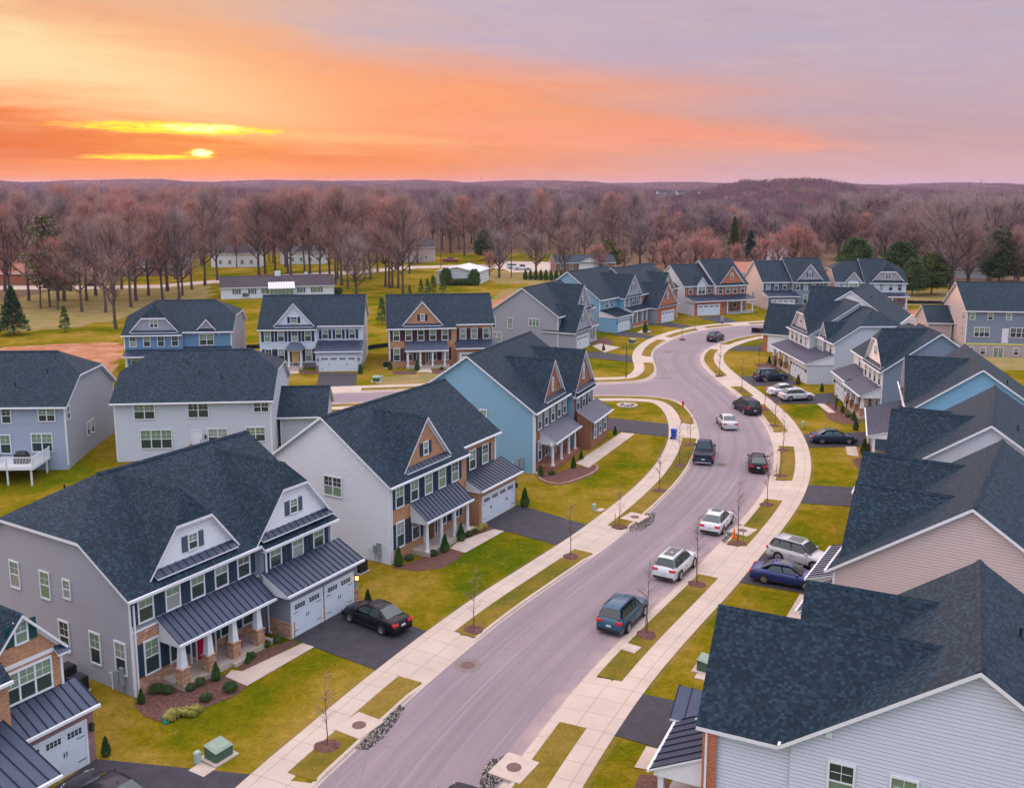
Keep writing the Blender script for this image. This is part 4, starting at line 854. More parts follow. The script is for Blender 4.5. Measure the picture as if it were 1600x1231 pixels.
h.porch(-13, -4.1, -3.4, 0.3, [-4.6, -8, -12], 'square', 2.7); h.lean(-13.3, -4.1, 0.3, 3.95, -3.75, 2.8, step=0.5)
h.finish()
# rear of the two houses on the side street (their backs face us)
h = House('rear_house', 'dark grey house at the left edge seen from behind, with a white deck on posts', -43.8, 103.9, 182.0)
B = h.block(0, 16.5, 0, 12.6, 5.9, 0.66, 'sid_slate', 'sid_gray', cl=8.15, cr=8.15, back='sid_rear', z0=-2.2)
h.win('B', 12.6, 1.75, 4.35, 5.55, 0.75, n=2); h.win('L', 0, 11.9, 4.4, 5.6, 0.6); h.win('B', 12.6, 2.4, 1.35, 3.05, 0.95, n=2); h.win('B', 12.6, 5.9, 1.2, 2.95, 0.9); h.win('B', 12.6, 5.6, 4.2, 5.6, 0.8)
h.win('L', 0, 7.4, 1.6, 2.9, 0.6); h.win('L', 0, 6.3, 1.6, 2.9, 0.6); h.vents([(3, 9), (5.5, 10.5)], B)
p = h.mb(); p.box(1.7, 9.0, 12.62, 16.4, 0.55, 0.80); h.part(p, 'deck_floor', ['trim'])
p = h.mb()
for x in (1.9, 4.1, 6.3, 8.6): p.box(x, x + 0.14, 16.15, 16.29, -2.2, 0.55)
p.box(1.75, 1.89, 13.2, 13.34, -2.2, 0.55); h.part(p, 'deck_post', ['trim'])
p = h.mb()
for (a, b_, fx) in ((1.7, 9.0, False), (12.7, 16.4, True)):
    L = b_ - a
    for z0_, z1_ in ((0.88, 0.94), (1.72, 1.80)): (p.box(1.70, 1.76, a, b_, z0_, z1_) if fx else p.box(a, b_, 16.33, 16.40, z0_, z1_))
    for k in range(int(L / 0.14)):
        t = a + 0.07 + k * 0.14; (p.box(1.71, 1.75, t, t + 0.035, 0.94, 1.72) if fx else p.box(t, t + 0.035, 16.35, 16.38, 0.94, 1.72))
    for k in range(4):
        t = a + k * (L - 0.12) / 3; (p.box(1.68, 1.80, t, t + 0.12, 0.8, 1.86) if fx else p.box(t, t + 0.12, 16.30, 16.42, 0.8, 1.86))
h.part(p, 'deck_railing', ['trim']); h.finish()
h = House('rear_house', 'pale grey house seen from behind, with a small side wing', -25.2, 106.6, 185.0)
B = h.block(0, 15.2, 0, 12.4, 5.85, 0.64, 'sid_slate', 'sid_lgray', cl=8.1, cr=8.1, back='sid_lgray', z0=-1.6)
h.win('B', 12.4, 12.3, 4.1, 5.6, 0.95, n=2); h.win('B', 12.4, 7.1, 4.15, 5.65, 0.95, n=2); h.win('B', 12.4, 0.95, 4.6, 5.6, 0.7, n=2)
h.win('B', 12.4, 11.3, 1.1, 2.9, 0.98, n=3); h.win('B', 12.4, 5.3, 1.3, 2.9, 0.9, n=2); h.win('B', 12.4, 1.6, 1.6, 2.95, 0.9, n=2); h.door('B', 12.4, 7.35, 0.7, 0.85, 2.05, 'trim', side=False)
p = h.mb(); p.box(6.7, 8.0, 12.42, 13.3, 0.5, 0.65); p.box(6.7, 8.0, 13.24, 13.3, 0.65, 1.5); p.box(6.7, 6.76, 12.42, 13.24, 0.65, 1.5); p.box(7.94, 8.0, 12.42, 13.24, 0.65, 1.5); h.part(p, 'stoop', ['wood'])
h.lantern('B', 12.4, 6.5, 2.0); h.lantern('B', 12.4, 12.5, -0.4); h.vents([(7.5, 9.3), (5.2, 10.0), (9.0, 8.0)], B)
D_ = h.block(-4.9, -0.32, 1.5, 8.8, 3.25, 0.62, 'sid_lgray', 'sid_lgray'); h.finish()
h = House('blue_house', 'blue house with a wide grey clipped gable, behind the roof of the pale grey one', -55.5, 136.4, 6.0)
B = h.block(0, 8.1, 0, 13, 5.8, 0.62, 'sid_blue', 'sid_gray', cl=7.9, skipR=True); C = h.block(8.1, 14.9, 0.5, 13, 5.8, 0.62, 'sid_blue', 'sid_gray', cr=7.9, skipL=True, like=B)
h.gable(4.15, 3.25, 0.4, 1.15, 'sid_gray', B, clip=8.0, win=(6.75, 7.75, 0.5, 2)); h.pent(0.9, 7.4, 0.38, 6.3, 0.4, 0.3)
h.gable(11.4, 1.6, 0.75, 1.15, 'sid_gray', C, zb=5.85); h.wall('sid_gray', [(10.2, 0.5, 3.9), (12.6, 0.5, 3.9), (12.6, 0.5, 6.0), (10.2, 0.5, 6.0)]); h.wall('sid_gray', [(10.2, 0.9, 3.9), (10.2, 0.5, 3.9), (10.2, 0.5, 6.0), (10.2, 0.9, 6.0)]); h.wall('sid_gray', [(12.6, 0.5, 3.9), (12.6, 0.9, 3.9), (12.6, 0.9, 6.0), (12.6, 0.5, 6.0)])
std_row(h, 0, [1.2, 3.15, 5.1, 7.05]); h.win('F', 0.5, 11.4, 4.05, 5.55, 0.95, n=2); row(h, 'F', 0.9, [9.3, 13.8], 4.2, 5.5, 0.75); low_row(h, 0, [1.3, 3.1, 6.7], hd=0.1)
h.garage(8.2, 14.9, -1.4, 0.9, 2.9, [(9, 14)], 'sid_blue', 'sid_gray'); h.lean(0.1, 15.0, 0.5, 3.85, -1.7, 2.85); h.porch(0.3, 8.1, -1.5, 0.3, [0.5, 3, 5.5, 7.8], 'square', 2.8); h.finish()
h = brick_gable_house('pale_house', 'pale blue house with yellow door, navy shutters and a grey stone base', -37.3, 141.0, 4.0, front='sid_pale', side='sid_cream', gmat='sid_pale', shut='shut_navy', door='door_yellow', porch=False, near=False, garx=(8.9, 15.2), gfront='sid_pale', stone=('stone_gray', 0.75)) if False else None
def pale():
    h = House('pale_house', 'pale blue house with yellow door, navy shutters and a grey stone base', -37.3, 141.0, 4.5, near=True)
    B = h.block(0, 8.4, 0, 12, 5.95, 0.70, 'sid_pale', 'sid_cream', stone=('stone_gray', 0.8), skipR=True); C = h.block(8.4, 15.0, 0.6, 11.6, 5.95, 0.70, 'sid_pale', 'sid_cream', skipL=True, like=B)
    h.gable(5.0, 2.8, 0.42, 1.15, 'sid_pale', B, win=(6.75, 7.6, 0.9, 1, 'shut_navy')); h.pent(2.2, 7.8, 0.40, 6.45, 0.42, 0.30)
    std_row(h, 0, [1.15, 3.1, 5.1, 7.05], sh='shut_navy'); row(h, 'F', 0.6, [9.5, 11.5, 13.5], 4.3, 5.6, 0.8, sh='shut_navy'); low_row(h, 0, [1.2, 3.05, 7.1], sh='shut_navy'); h.door('F', -0.0, 5.15, 0.4, 0.9, 2.1, 'door_yellow')
    h.garage(8.5, 15.0, -3.2, 0.6, 2.95, [(9.1, 14.3)], 'sid_pale', 'sid_cream', 'stone_gray'); h.lean(8.3, 15.2, 0.6, 4.0, -3.5, 3.0)
    h.porch(4.1, 6.3, -1.5, 0.4, [4.3, 6.1], 'square', 3.0, 'concrete')
    p = h.mb(); a = [(3.8, -1.75, 2.95), (6.6, -1.75, 2.95), (6.6, 0, 2.95), (3.8, 0, 2.95)]; t = [(4.4, -0.6, 3.85), (6.0, -0.6, 3.85), (6.0, 0, 3.85), (4.4, 0, 3.85)]; p.hexa(a, t); h.part(p, 'porch_roof', ['metal_roof'])
    p = h.mb(); p.box(4.5, 5.9, -2.0, -1.5, -0.2, 0.22); h.part(p, 'step', ['concrete']); h.finish()
pale()
# across the side street, stepping away round the bend
h = House('grey_house', 'slate grey house with big side wall and two gables, first past the junction', 7.6, 157.2, 63.0)
B = h.block(0, 15, 0, 13, 5.6, 0.66, 'sid_slate', 'sid_gray')
h.gable(9.2, 3.6, -0.4, 1.2, 'sid_gray', B, wz='sid_gray', zb=5.6, win=(6.6, 7.9, 0.55, 1, 'shut_gray')); row(h, 'F', -0.4, [7.6, 9.2, 10.8], 4.0, 5.4, 0.75, sh='shut_gray'); h.win('F', 0, 13.8, 4.0, 5.4, 0.8, sh='shut_gray')
q = dict(x0=0, yf=-3.0, yr=3, ze=3.1, sl=0.66, yb=12)
h.wall('sid_gray', [(0.1, -3.0, -0.4), (6.6, -3.0, -0.4), (6.6, -3.0, 3.2), (0.1, -3.0, 3.2)]); h.wall('sid_gray', [(0.1, 0, -0.4), (0.1, -3.0, -0.4), (0.1, -3.0, 3.2), (0.1, 0, 3.2)]); h.wall('sid_gray', [(6.6, -3.0, -0.4), (6.6, 0, -0.4), (6.6, 0, 3.2), (6.6, -3.0, 3.2)])
h.gable(3.35, 3.25, -3.0, 1.2, 'sid_gray', q, zb=3.2, win=(4.4, 5.6, 0.5, 1, 'shut_gray'), yb=3.0); h.pent(0.2, 6.5, -3.02, 3.35, 0.35, 0.22); h.garage_door('F', -3.0, 0.8, 5.7)
h.porch(6.8, 12.6, -1.9, 0.3, [7.1, 9.6, 12.3], 'square', 2.8); h.lean(6.7, 12.8, -0.4, 3.6, -2.0, 2.8, 'metal_light'); low_row(h, -0.4, [8.0, 11.6], sh='shut_gray'); h.door('F', -0.4, 9.9, 0.3)
h.win('L', 0, 4.4, 3.7, 4.9, 0.62, n=3, tall=False); h.win('L', 0, 8.9, 3.0, 4.7, 0.85); h.win('L', 0, 12.1, 3.0, 4.7, 0.85); h.win('L', 0, 11.4, 0.6, 2.2, 0.9, n=2); h.finish()
h = House('teal_house', 'smaller teal house with grey gable and red porch front, second past the junction', 16.3, 178.0, 55.0)
B = h.block(0, 14.6, 0, 14, 5.9, 0.68, 'sid_teal', 'sid_teal')
h.gable(10.0, 3.3, -1.6, 1.2, 'sid_gray', B, wz='sid_gray', wside='sid_tealw', zb=5.8, win=(6.9, 8.1, 0.55, 1, 'shut_gray')); row(h, 'F', -1.6, [8.3, 10.0, 11.7], 4.0, 5.5, 0.75, sh='shut_gray'); h.win('F', 0, 2.6, 4.1, 5.4, 0.8); h.win('F', 0, 4.6, 4.1, 5.4, 0.8)
h.garage(-0.2, 5.6, -3.6, 0, 2.9, [(0.5, 4.9)], 'sid_tealw', 'sid_tealw', h=2.3); h.lean(-0.4, 5.9, 0, 3.9, -4.0, 2.9, 'shingle')
h.porch(6.8, 13.2, -3.4, 0.3, [7.1, 8.9, 11.2, 12.9], 'square', 3.2, 'porch_stone'); h.lean(6.6, 13.4, -1.6, 3.8, -3.5, 3.2)
p = h.mb(); p.box(6.9, 13.1, -3.3, -3.2, 0.3, 0.9); h.part(p, 'porch_wall', ['brick_red']); low_row(h, -1.6, [8.4, 11.6]); h.door('F', -1.6, 10.0, 0.3, mat='door_red'); h.finish()
h = House('brick_house', 'red brick house with two stepped gables and white garage door, third past the junction', 25.4, 189.0, 53.0)
B = h.block(0, 15.5, 0, 13.5, 5.8, 0.68, 'brick_red', 'sid_gray')
q = dict(x0=0, yf=-3.0, yr=3, ze=3.2, sl=0.66, yb=12)
for mt, w4 in (('brick_red', [(0.1, -3.6, -0.4), (8.2, -3.6, -0.4), (8.2, -3.6, 3.2), (0.1, -3.6, 3.2)]), ('sid_gray', [(0.1, 0, -0.4), (0.1, -3.6, -0.4), (0.1, -3.6, 3.2), (0.1, 0, 3.2)]), ('brick_red', [(8.2, -3.6, -0.4), (8.2, 0, -0.4), (8.2, 0, 3.2), (8.2, -3.6, 3.2)])): h.wall(mt, w4)
h.gable(4.15, 4.05, -3.6, 1.05, 'brick_red', q, zb=3.3, win=(4.7, 5.9, 0.5, 1, 'shut_gray'), yb=3.0); h.pent(0.2, 8.0, -3.62, 3.45, 0.35, 0.22); h.garage_door('F', -3.6, 1.9, 6.9)
h.gable(10.6, 2.7, -0.2, 1.2, 'brick_red', B, zb=5.85, win=(6.9, 7.9, 0.5, 1, 'shut_gray')); std_row(h, 0, [9.6, 11.6, 13.8], sh='shut_gray'); low_row(h, 0, [12.2, 14.2], sh='shut_gray'); h.door('F', 0, 9.8, 0.3, mat='door_red')
h.porch(8.4, 11.6, -2.2, 0.3, [8.7, 11.3], 'square', 3.0); h.lean(8.3, 11.8, 0, 3.6, -2.3, 3.0); h.vents([(3, 8)], B); h.finish()
h = House('brick_house', 'red brick fronted house with long white side wall, small white dormer and wide porch roof', 37.6, 201.0, 21.0)
B = h.block(-0.6, 6.4, 2.0, 13.5, 5.9, 0.68, 'brick_red', 'sid_white', skipR=True); C = h.block(6.4, 14.0, 0.6, 14.5, 5.9, 0.70, 'brick_red', 'sid_white', skipL=True)
h.gable(10.3, 2.9, 0.9, 1.2, 'brick_red', C, win=(7.2, 8.2, 0.5, 1)); h.gable(3.4, 1.3, 1.6, 1.3, 'sid_white', B, zb=5.9); h.wall('sid_white', [(2.3, 1.6, 3.9), (4.5, 1.6, 3.9), (4.5, 1.6, 5.95), (2.3, 1.6, 5.95)]); h.wall('sid_white', [(2.3, 2, 3.9), (2.3, 1.6, 3.9), (2.3, 1.6, 5.95), (2.3, 2, 5.95)]); h.wall('sid_white', [(4.5, 1.6, 3.9), (4.5, 2, 3.9), (4.5, 2, 5.95), (4.5, 1.6, 5.95)])
h.win('F', 1.6, 3.4, 4.1, 5.6, 0.8, n=2); h.win('F', 2.0, 0.9, 4.2, 5.5, 0.75); h.win('F', 2.0, 5.5, 4.2, 5.5, 0.75); row(h, 'F', 0.6, [7.4, 9.2, 11.0, 12.9], 4.1, 5.5, 0.85)
h.garage(-0.6, 7.0, -2.2, 2.0, 3.0, [(0.2, 5.4)], 'brick_red', 'sid_white'); h.lean(-0.9, 14.2, 1.2, 3.9, -2.6, 3.0); h.porch(7.2, 14.0, -2.3, 0.4, [7.5, 11.0, 13.7], 'square', 2.95); low_row(h, 0.6, [11.0, 12.9]); h.door('F', 0.6, 8.7, 0.4, mat='door_red'); h.finish()
h = House('pink_house', 'slate fronted house with pinkish side wall, just left of the red door house', 55.4, 210.8, 6.0)
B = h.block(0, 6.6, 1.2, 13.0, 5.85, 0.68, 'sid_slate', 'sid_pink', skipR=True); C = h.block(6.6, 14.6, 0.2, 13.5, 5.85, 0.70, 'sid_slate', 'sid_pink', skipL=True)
h.gable(10.4, 2.8, 0.6, 1.2, 'sid_gray', C, win=(6.9, 7.9, 0.5, 1, 'shut_gray')); row(h, 'F', 1.2, [1.2, 3.1, 5.0], 4.1, 5.5, 0.8, sh='shut_gray'); row(h, 'F', 0.2, [7.6, 9.4, 11.2, 13.0], 4.1, 5.5, 0.8, sh='shut_gray')
h.garage(0, 6.8, -2.4, 1.2, 2.9, [(0.8, 5.8)], 'sid_slate', 'sid_pink'); h.lean(-0.2, 7.0, 1.2, 3.9, -2.8, 2.95); h.win('L', 0, 7.0, 1.5, 2.9, 0.5, n=2); low_row(h, 0.2, [9.4, 12.8]); h.finish()
h = House('pale_house', 'pale grey house with a red front door and clipped gable, farthest along the street', 71.3, 211.2, -5.0)
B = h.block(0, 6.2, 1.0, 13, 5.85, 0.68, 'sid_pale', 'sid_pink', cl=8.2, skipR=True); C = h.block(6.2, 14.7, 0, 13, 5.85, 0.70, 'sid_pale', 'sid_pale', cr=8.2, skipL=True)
h.gable(10.9, 3.2, 0.4, 1.15, 'sid_gray', C, clip=8.1, win=(6.7, 7.7, 0.55, 2)); h.gable(3.7, 1.7, 0.8, 1.2, 'sid_gray', B, zb=5.9); h.win('F', 0.6, 3.7, 4.1, 5.5, 0.9, n=2); row(h, 'F', 1.0, [1.2, 5.4], 4.1, 5.4, 0.7)
h.wall('sid_pale', [(2.6, 0.6, 3.9), (4.8, 0.6, 3.9), (4.8, 0.6, 6.0), (2.6, 0.6, 6.0)]); h.wall('sid_pale', [(2.6, 1, 3.9), (2.6, 0.6, 3.9), (2.6, 0.6, 6.0), (2.6, 1, 6.0)])
row(h, 'F', 0, [7.5, 9.5, 11.5, 13.4], 4.1, 5.5, 0.85); h.wall('stone_gray', [(6.2, -0.05, -0.4), (14.7, -0.05, -0.4), (14.7, -0.05, 2.9), (6.2, -0.05, 2.9)]); low_row(h, -0.05, [7.3, 12.3]); h.door('F', -0.05, 9.3, 0.4, mat='door_red')
h.lean(0, 15.0, 0.6, 3.8, -2.3, 3.0); h.porch(6.2, 14.8, -2.2, 0.4, [6.5, 8.6, 11.4, 14.4], 'square', 2.95); h.garage(0.2, 6.0, -1.9, 1, 2.9, [(0.8, 5.3)], 'sid_pale', 'sid_pale'); h.finish()
# right-hand row, nearest first (mirrored plans: local x grows away from us)
h = House('white_house', 'white sided house at the lower right corner with red brick corner strip', 7.70, 35.75, -115.4, True)
B = h.block(0, 10.6, 3.4, 16.0, 5.85, 0.68, 'brick_red', 'sid_bottom', nocorner=True)
h.gable(3.05, 2.95, 0, 1.18, 'brick_red', B, wz='brick_red', wside='sid_bottom', zb=5.8); h.gable(7.7, 2.6, 2.9, 1.2, 'brick_red', B, zb=6.0)
h.walls['brick_red'].box(-0.03, 0.02, -0.03, 0.72, -0.4, 5.6) if False else h.wall('brick_red', [(-0.05, 0.55, -0.4), (-0.05, -0.02, -0.4), (-0.05, -0.02, 5.5), (-0.05, 0.55, 5.5)])
for yy in (5.3, 7.5): h.win('L', 0, yy, 3.9, 5.35, 0.85)
h.win('L', 0, 10.5, 3.9, 5.35, 0.85); h.win('L', 0, 5.3, 1.0, 2.7, 0.85)
h.lean(0.3, 4.4, 0, 4.0, -2.3, 2.85, step=0.55); h.porch(0.4, 4.4, -2.2, 0.35, [0.75, 4.1], 'square', 2.8); h.garage_door('F', 3.4, 7.4, 10.2, nw=2)
p = h.mb(); p.slab([(4.3, -2.6, 2.95), (5.75, -2.6, 3.85), (5.75, 3.3, 3.85), (4.3, 3.3, 2.95)], 0.1) ; p.slab([(5.75, -2.6, 3.85), (7.2, -2.6, 2.95), (7.2, 3.3, 2.95), (5.75, 3.3, 3.85)], 0.1)
for k in range(10):
    for o in (-1, 1):
        y_ = -2.6 + k * 0.63; p.hexa([(5.75 + o * 1.45, y_, 2.95), (5.75 + o * 1.45, y_ + .035, 2.95), (5.75, y_ + .035, 3.85), (5.75, y_, 3.85)], [(5.75 + o * 1.45, y_, 3.0), (5.75 + o * 1.45, y_ + .035, 3.0), (5.75, y_ + .035, 3.9), (5.75, y_, 3.9)], 2)
h.part(p, 'metal_roof', ['metal_roof', 'trim', 'metal_rib']); gw = h.mb(); gw.poly([(4.4, -2.4, 2.85), (7.1, -2.4, 2.85), (5.75, -2.4, 3.75)]); h.part(gw, 'gable_wall', ['trim'])
h.porch(4.4, 7.1, -2.5, 0.35, [4.7, 6.8], 'square', 2.95)
h.downspout(0.06, 0.2, 5.5); h.downspout(-0.05, 0.18, 5.5); h.vents([(2.2, 11.6), (5.6, 11.2)], B)
p = h.mb(); h.fbox(p, h.fmap('L', 0), -4.9, -4.65, 6.35, 6.6, 0.005, 0.08); h.part(p, 'wall_vent', ['trim'])
h.finish()
h = House('beige_house', 'beige sided house on the right with two long dark cross gables and white rake boards', 18.0, 51.3, -121.5, True)
B = h.block(0, 15.3, 0, 13.6, 5.85, 0.68, 'brick_red', 'sid_beige')
h.gable(4.5, 3.2, 0.3, 1.1, 'brick_red', B, zb=6.0); h.gable(12.3, 3.0, -0.9, 1.15, 'brick_red', B, wz='brick_red', wside='sid_beige', zb=5.85)
h.lean(-0.1, 4.2, 0, 3.9, -1.9, 2.85, 'metal_light'); h.porch(0.1, 4.2, -1.8, 0.3, [0.4, 3.9], 'square', 2.8); h.garage(4.6, 10.6, -2.2, 0, 2.9, [(5.1, 10.1)], 'brick_red', 'brick_red'); h.lean(4.6, 11, 0, 3.9, -2.6, 2.95, 'metal_light'); h.downspout(0.1, 0.1, 5.6); h.vents([(7.0, 8.9)], B); h.finish()
h = House('grey_house', 'grey sided house between the beige and the teal gable ends on the right', 27.2, 68.2, -117.0, True)
B = h.block(0, 14.4, 0, 13.6, 5.85, 0.68, 'brick_red', 'sid_lgray')
h.gable(5.7, 3.3, 0.0, 1.12, 'brick_red', B, zb=5.95); h.gable(12.0, 2.2, 0, 1.15, 'brick_red', B, zb=5.95); h.lean(0, 4.2, 0, 3.9, -1.9, 2.85, 'metal_light'); h.garage(4.6, 10.6, -2.2, 0, 2.9, [(5.1, 10.1)], 'brick_red', 'brick_red'); h.lean(4.6, 11, 0, 3.9, -2.6, 2.95, 'metal_light'); h.vents([(4.0, 8.5), (3.0, 9.8)], B); h.finish()
h = House('teal_house', 'bright teal gable end with red brick front, on the right beyond the grey one', 37.8, 89.5, -109.0, True)
B = h.block(0, 14.6, 0, 12.0, 5.85, 0.70, 'brick_red', 'sid_tealw')
h.gable(7.0, 3.6, -0.1, 1.06, 'brick_red', B, zb=6.0, win=(7.0, 8.2, 0.5, 1, 'shut_gray')); h.pent(0.4, 13.0, -0.02, 6.0, 0.3, 0.2)
std_row(h, 0, [1.4, 3.4, 5.4, 7.4, 11], sh='shut_gray'); h.garage(5.6, 12.6, -3.3, 0, 2.95, [(6.6, 11.6)], 'brick_red', 'sid_tealw'); h.lean(0.4, 13.0, 0, 3.95, -3.6, 2.95, 'metal_light')
h.porch(0.5, 5.6, -3.3, 0.35, [0.8, 3.2, 5.3], 'square', 2.85, ('found', 0.0)); p = h.mb(); p.box(0.6, 2.8, -3.2, -3.1, 0.35, 1.3); h.part(p, 'porch_wall', ['brick_brown']); h.win('F', 0, 1.4, 1.05, 2.8, 0.85); h.door('F', 0, 3.6, 0.35, mat='door_red'); h.vents([(2.6, 8.5)], B); h.finish()
h = House('cream_house', 'cream fronted house with people on its porch, dark slate end wall and white clipped gable', 42.6, 109.0, -95.0, True)
B = h.block(0, 7.8, 0, 12.4, 5.85, 0.70, 'sid_cream', 'sid_slate', skipR=True); C = h.block(7.8, 15.5, 0.8, 12.4, 5.7, 0.66, 'sid_cream', 'sid_slate', cr=7.9, skipL=True)
h.gable(4.0, 3.4, 0.25, 1.2, 'sid_cream', B, zb=6.05, clip=8.9, win=(7.1, 8.1, 0.5, 2)); h.pent(0.5, 7.6, 0.24, 6.25, 0.4, 0.28)
row(h, 'F', 0, [1.0, 2.9, 4.8, 6.7], 4.0, 5.6, 0.85); row(h, 'F', 0.8, [8.9, 12.5], 4.0, 5.5, 0.85, n=1)
h.garage(8.0, 14.2, -1.8, 0.8, 2.95, [(8.6, 13.4)], 'sid_cream', 'sid_pale', 'stone'); h.lean(7.6, 14.6, 0.8, 4.0, -2.2, 3.0, 'metal_light'); h.porch(0.2, 7.7, -2.2, 0.35, [0.6, 3.0, 5.2, 7.3], 'tapered', 2.85, 'porch_stone'); h.lean(0, 7.9, 0, 3.9, -2.4, 2.85, 'metal_light')
low_row(h, 0, [1.3, 6.3]); h.door('F', 0, 4.0, 0.35, mat='door_wood'); h.vents([(2.5, 8.3)], B); h.finish()
h = House('pale_house', 'pale grey house with long porch roof and dark blue SUV in its driveway', 43.9, 129.6, -88.0, True)
B = h.block(0, 6.6, 0, 12.5, 5.75, 0.66, 'sid_cream', 'sid_lgray', cl=7.9, skipR=True); C = h.block(6.6, 15.6, -1.2, 12.5, 5.75, 0.66, 'sid_cream', 'sid_lgray', cr=8.0)
h.gable(4.3, 1.5, 0.1, 1.35, 'sid_gray', B, zb=5.85); h.wall('sid_cream', [(3.2, -0.4, 3.6), (5.4, -0.4, 3.6), (5.4, -0.4, 5.9), (3.2, -0.4, 5.9)]); h.wall('sid_gray', [(3.2, 0, 3.6), (3.2, -0.4, 3.6), (3.2, -0.4, 5.9), (3.2, 0, 5.9)])
h.gable(11.3, 3.4, -0.9, 1.15, 'sid_gray', C, clip=8.3, win=(6.8, 8.0, 0.5, 2)); h.pent(7.9, 14.7, -0.92, 6.15, 0.35, 0.25); h.win('F', -0.4, 4.3, 3.95, 5.5, 0.85, n=2); h.win('F', 0, 1.3, 4.0, 5.4, 0.8); row(h, 'F', -1.2, [8.0, 10.0, 12.0, 14.0], 4.0, 5.5, 0.85)
h.garage(0, 7.0, -3.6, 0, 2.9, [(1.0, 6.0)], 'sid_cream', 'sid_lgray'); h.lean(-0.2, 15.8, 0, 4.1, -4.0, 2.9, 'metal_light'); h.porch(7.2, 15.6, -3.7, 0.35, [7.6, 10.2, 12.8, 15.3], 'tapered', 2.85, ('porch_stone', -1.2)); low_row(h, -1.2, [8.6, 13.6]); h.door('F', -1.2, 11, 0.35); h.finish()
h = House('white_house', 'corner house with big dark roofs, white side wall and thin red brick edge', 46.8, 152.6, -120.0, True)
B = h.block(0, 14, 0, 13.5, 5.9, 0.70, 'brick_red', 'sid_brightw')
q = dict(x0=0, yf=-3.0, yr=6, ze=3.2, sl=0.66, yb=12)
for mt, w4 in (('brick_red', [(0.0, -6.6, -0.4), (6.8, -6.6, -0.4), (6.8, -6.6, 3.2), (0.0, -6.6, 3.2)]), ('sid_brightw', [(0.0, 0, -0.4), (0.0, -6.6, -0.4), (0.0, -6.6, 3.2), (0.0, 0, 3.2)]), ('brick_red', [(-0.05, -5.9, -0.4), (-0.05, -6.62, -0.4), (-0.05, -6.62, 3.1), (-0.05, -5.9, 3.1)])): h.wall(mt, w4)
h.gable(3.4, 3.4, -6.6, 1.25, 'brick_red', q, zb=3.2, yb=4.5); h.gable(10.5, 3.4, -1.5, 1.2, 'brick_red', B, wz='brick_red', zb=5.9, wside='sid_brightw'); h.garage_door('F', -6.6, 1.0, 6.0)
h.vents([(5.0, 9.0)], B); h.finish()
h = House('rear_house', 'grey house seen from behind above a bare red soil bank, pink end wall', 80.5, 176.2, 172.5, z=-0.1)
B = h.block(-12.0, 1.0, 0, 12.6, 5.9, 0.66, 'sid_slate', 'sid_pink', back='sid_slate', z0=-0.05)
h.block(1.0, 1.01, 0, 12.6, 5.9, 0.66) if False else None
for x_, n_ in ((0.1, 1), (-2.8, 1), (-5.8, 1), (-9, 1)): h.win('B', 12.6, x_, 4.3, 5.4, 0.75, n=n_)
h.win('B', 12.6, -1.6, 1.35, 2.9, 0.8, n=3); h.win('B', 12.6, -7.6, 1.35, 2.9, 0.9, n=3); h.door('B', 12.6, -5.4, 0.3, 0.85, 2.4, 'door_white', side=False)
p = h.mb(); p.box(-12, 1.0, 12.3, 12.62, -2.9, -0.05); p.box(0.75, 1.03, 0, 12.3, -2.9, -0.05); h.part(p, 'basement_wall', ['found']); p = h.mb(); p.box(-12, 1.05, 12.62, 12.68, -0.05, 0.22); h.part(p, 'taped_ledge', ['yellow_tape'])
for x_ in (0.0, -2.0, -7.4): h.win('B', 12.62, x_, -1.7, -0.6, 0.75)
h.win('B', 12.62, -4.5, -2.2, -0.5, 0.75, n=2, tall=False); h.win('R', 1.0, 3.4, 4.2, 5.6, 0.55, n=2); h.win('R', 1.0, 11.0, 4.2, 5.4, 0.5, n=2)
for y_ in (5.0, 7.6, 11.0): h.win('R', 1.03 if False else 1.0, y_, 1.2, 2.9, 0.65)
W_ = h.block(1.32, 5.3, -2.0, 6.0, 2.8, 0.62, 'sid_slate', 'sid_pink', z0=-2.6); h.win('R', 5.3, 3.2, 0.7, 2.2, 0.6); h.finish()
# older houses beyond the field
h = House('ranch_house', 'long white single-storey house with weathered dark roof and a glazed white sunroom', -69.2, 228.5, 14.5, group='older houses beyond the field')
h.roofm = 'shingle_old'
B = h.block(0, 26.5, 0, 8.5, 2.75, 0.50, 'trim', 'trim'); 
for x_, n_ in ((3.6, 1), (7.2, 1), (18.7, 1), (22.4, 2)): h.win('F', 0, x_, 1.1, 2.3, 0.9, n=n_, sh='shut_gray', tall=False)
h.win('F', 0, 10.2, 1.1, 2.3, 0.9, n=2, tall=False)
for nm_, w4 in (('trim', [(11.2, -2.2, -0.2), (16.9, -2.2, -0.2), (16.9, -2.2, 0.6), (11.2, -2.2, 0.6)]), ('trim', [(11.2, 0, -0.2), (11.2, -2.2, -0.2), (11.2, -2.2, 2.6), (11.2, 0, 2.6)]), ('trim', [(16.9, -2.2, -0.2), (16.9, 0, -0.2), (16.9, 0, 2.6), (16.9, -2.2, 2.6)])): h.wall(nm_, w4)
h.wall('trim', [(11.2, -2.2, 0.6), (16.9, -2.2, 0.6), (16.9, -2.2, 2.6), (11.2, -2.2, 2.6)]); h.win('F', -2.2, 14.05, 0.6, 2.2, 0.9, n=6, tall=False); h.lean(10.9, 17.2, 1.0, 3.7, -2.6, 2.55, 'metal_white', 0.6)
p = h.mb(); p.box(12.6, 14.0, 4.0, 5.0, 4.3, 6.0); h.part(p, 'chimney', ['trim']); p = h.mb(); p.box(19.8, 20.5, 4.4, 5.0, 4.3, 5.6); h.part(p, 'chimney', ['trim']); h.finish()
h = House('pole_barn', 'small pale metal-clad barn with low pitched roof and dark shutters on the lawn', -20.6, 263.0, -12.0, group='older houses beyond the field'); h.roofm = 'metal_white'
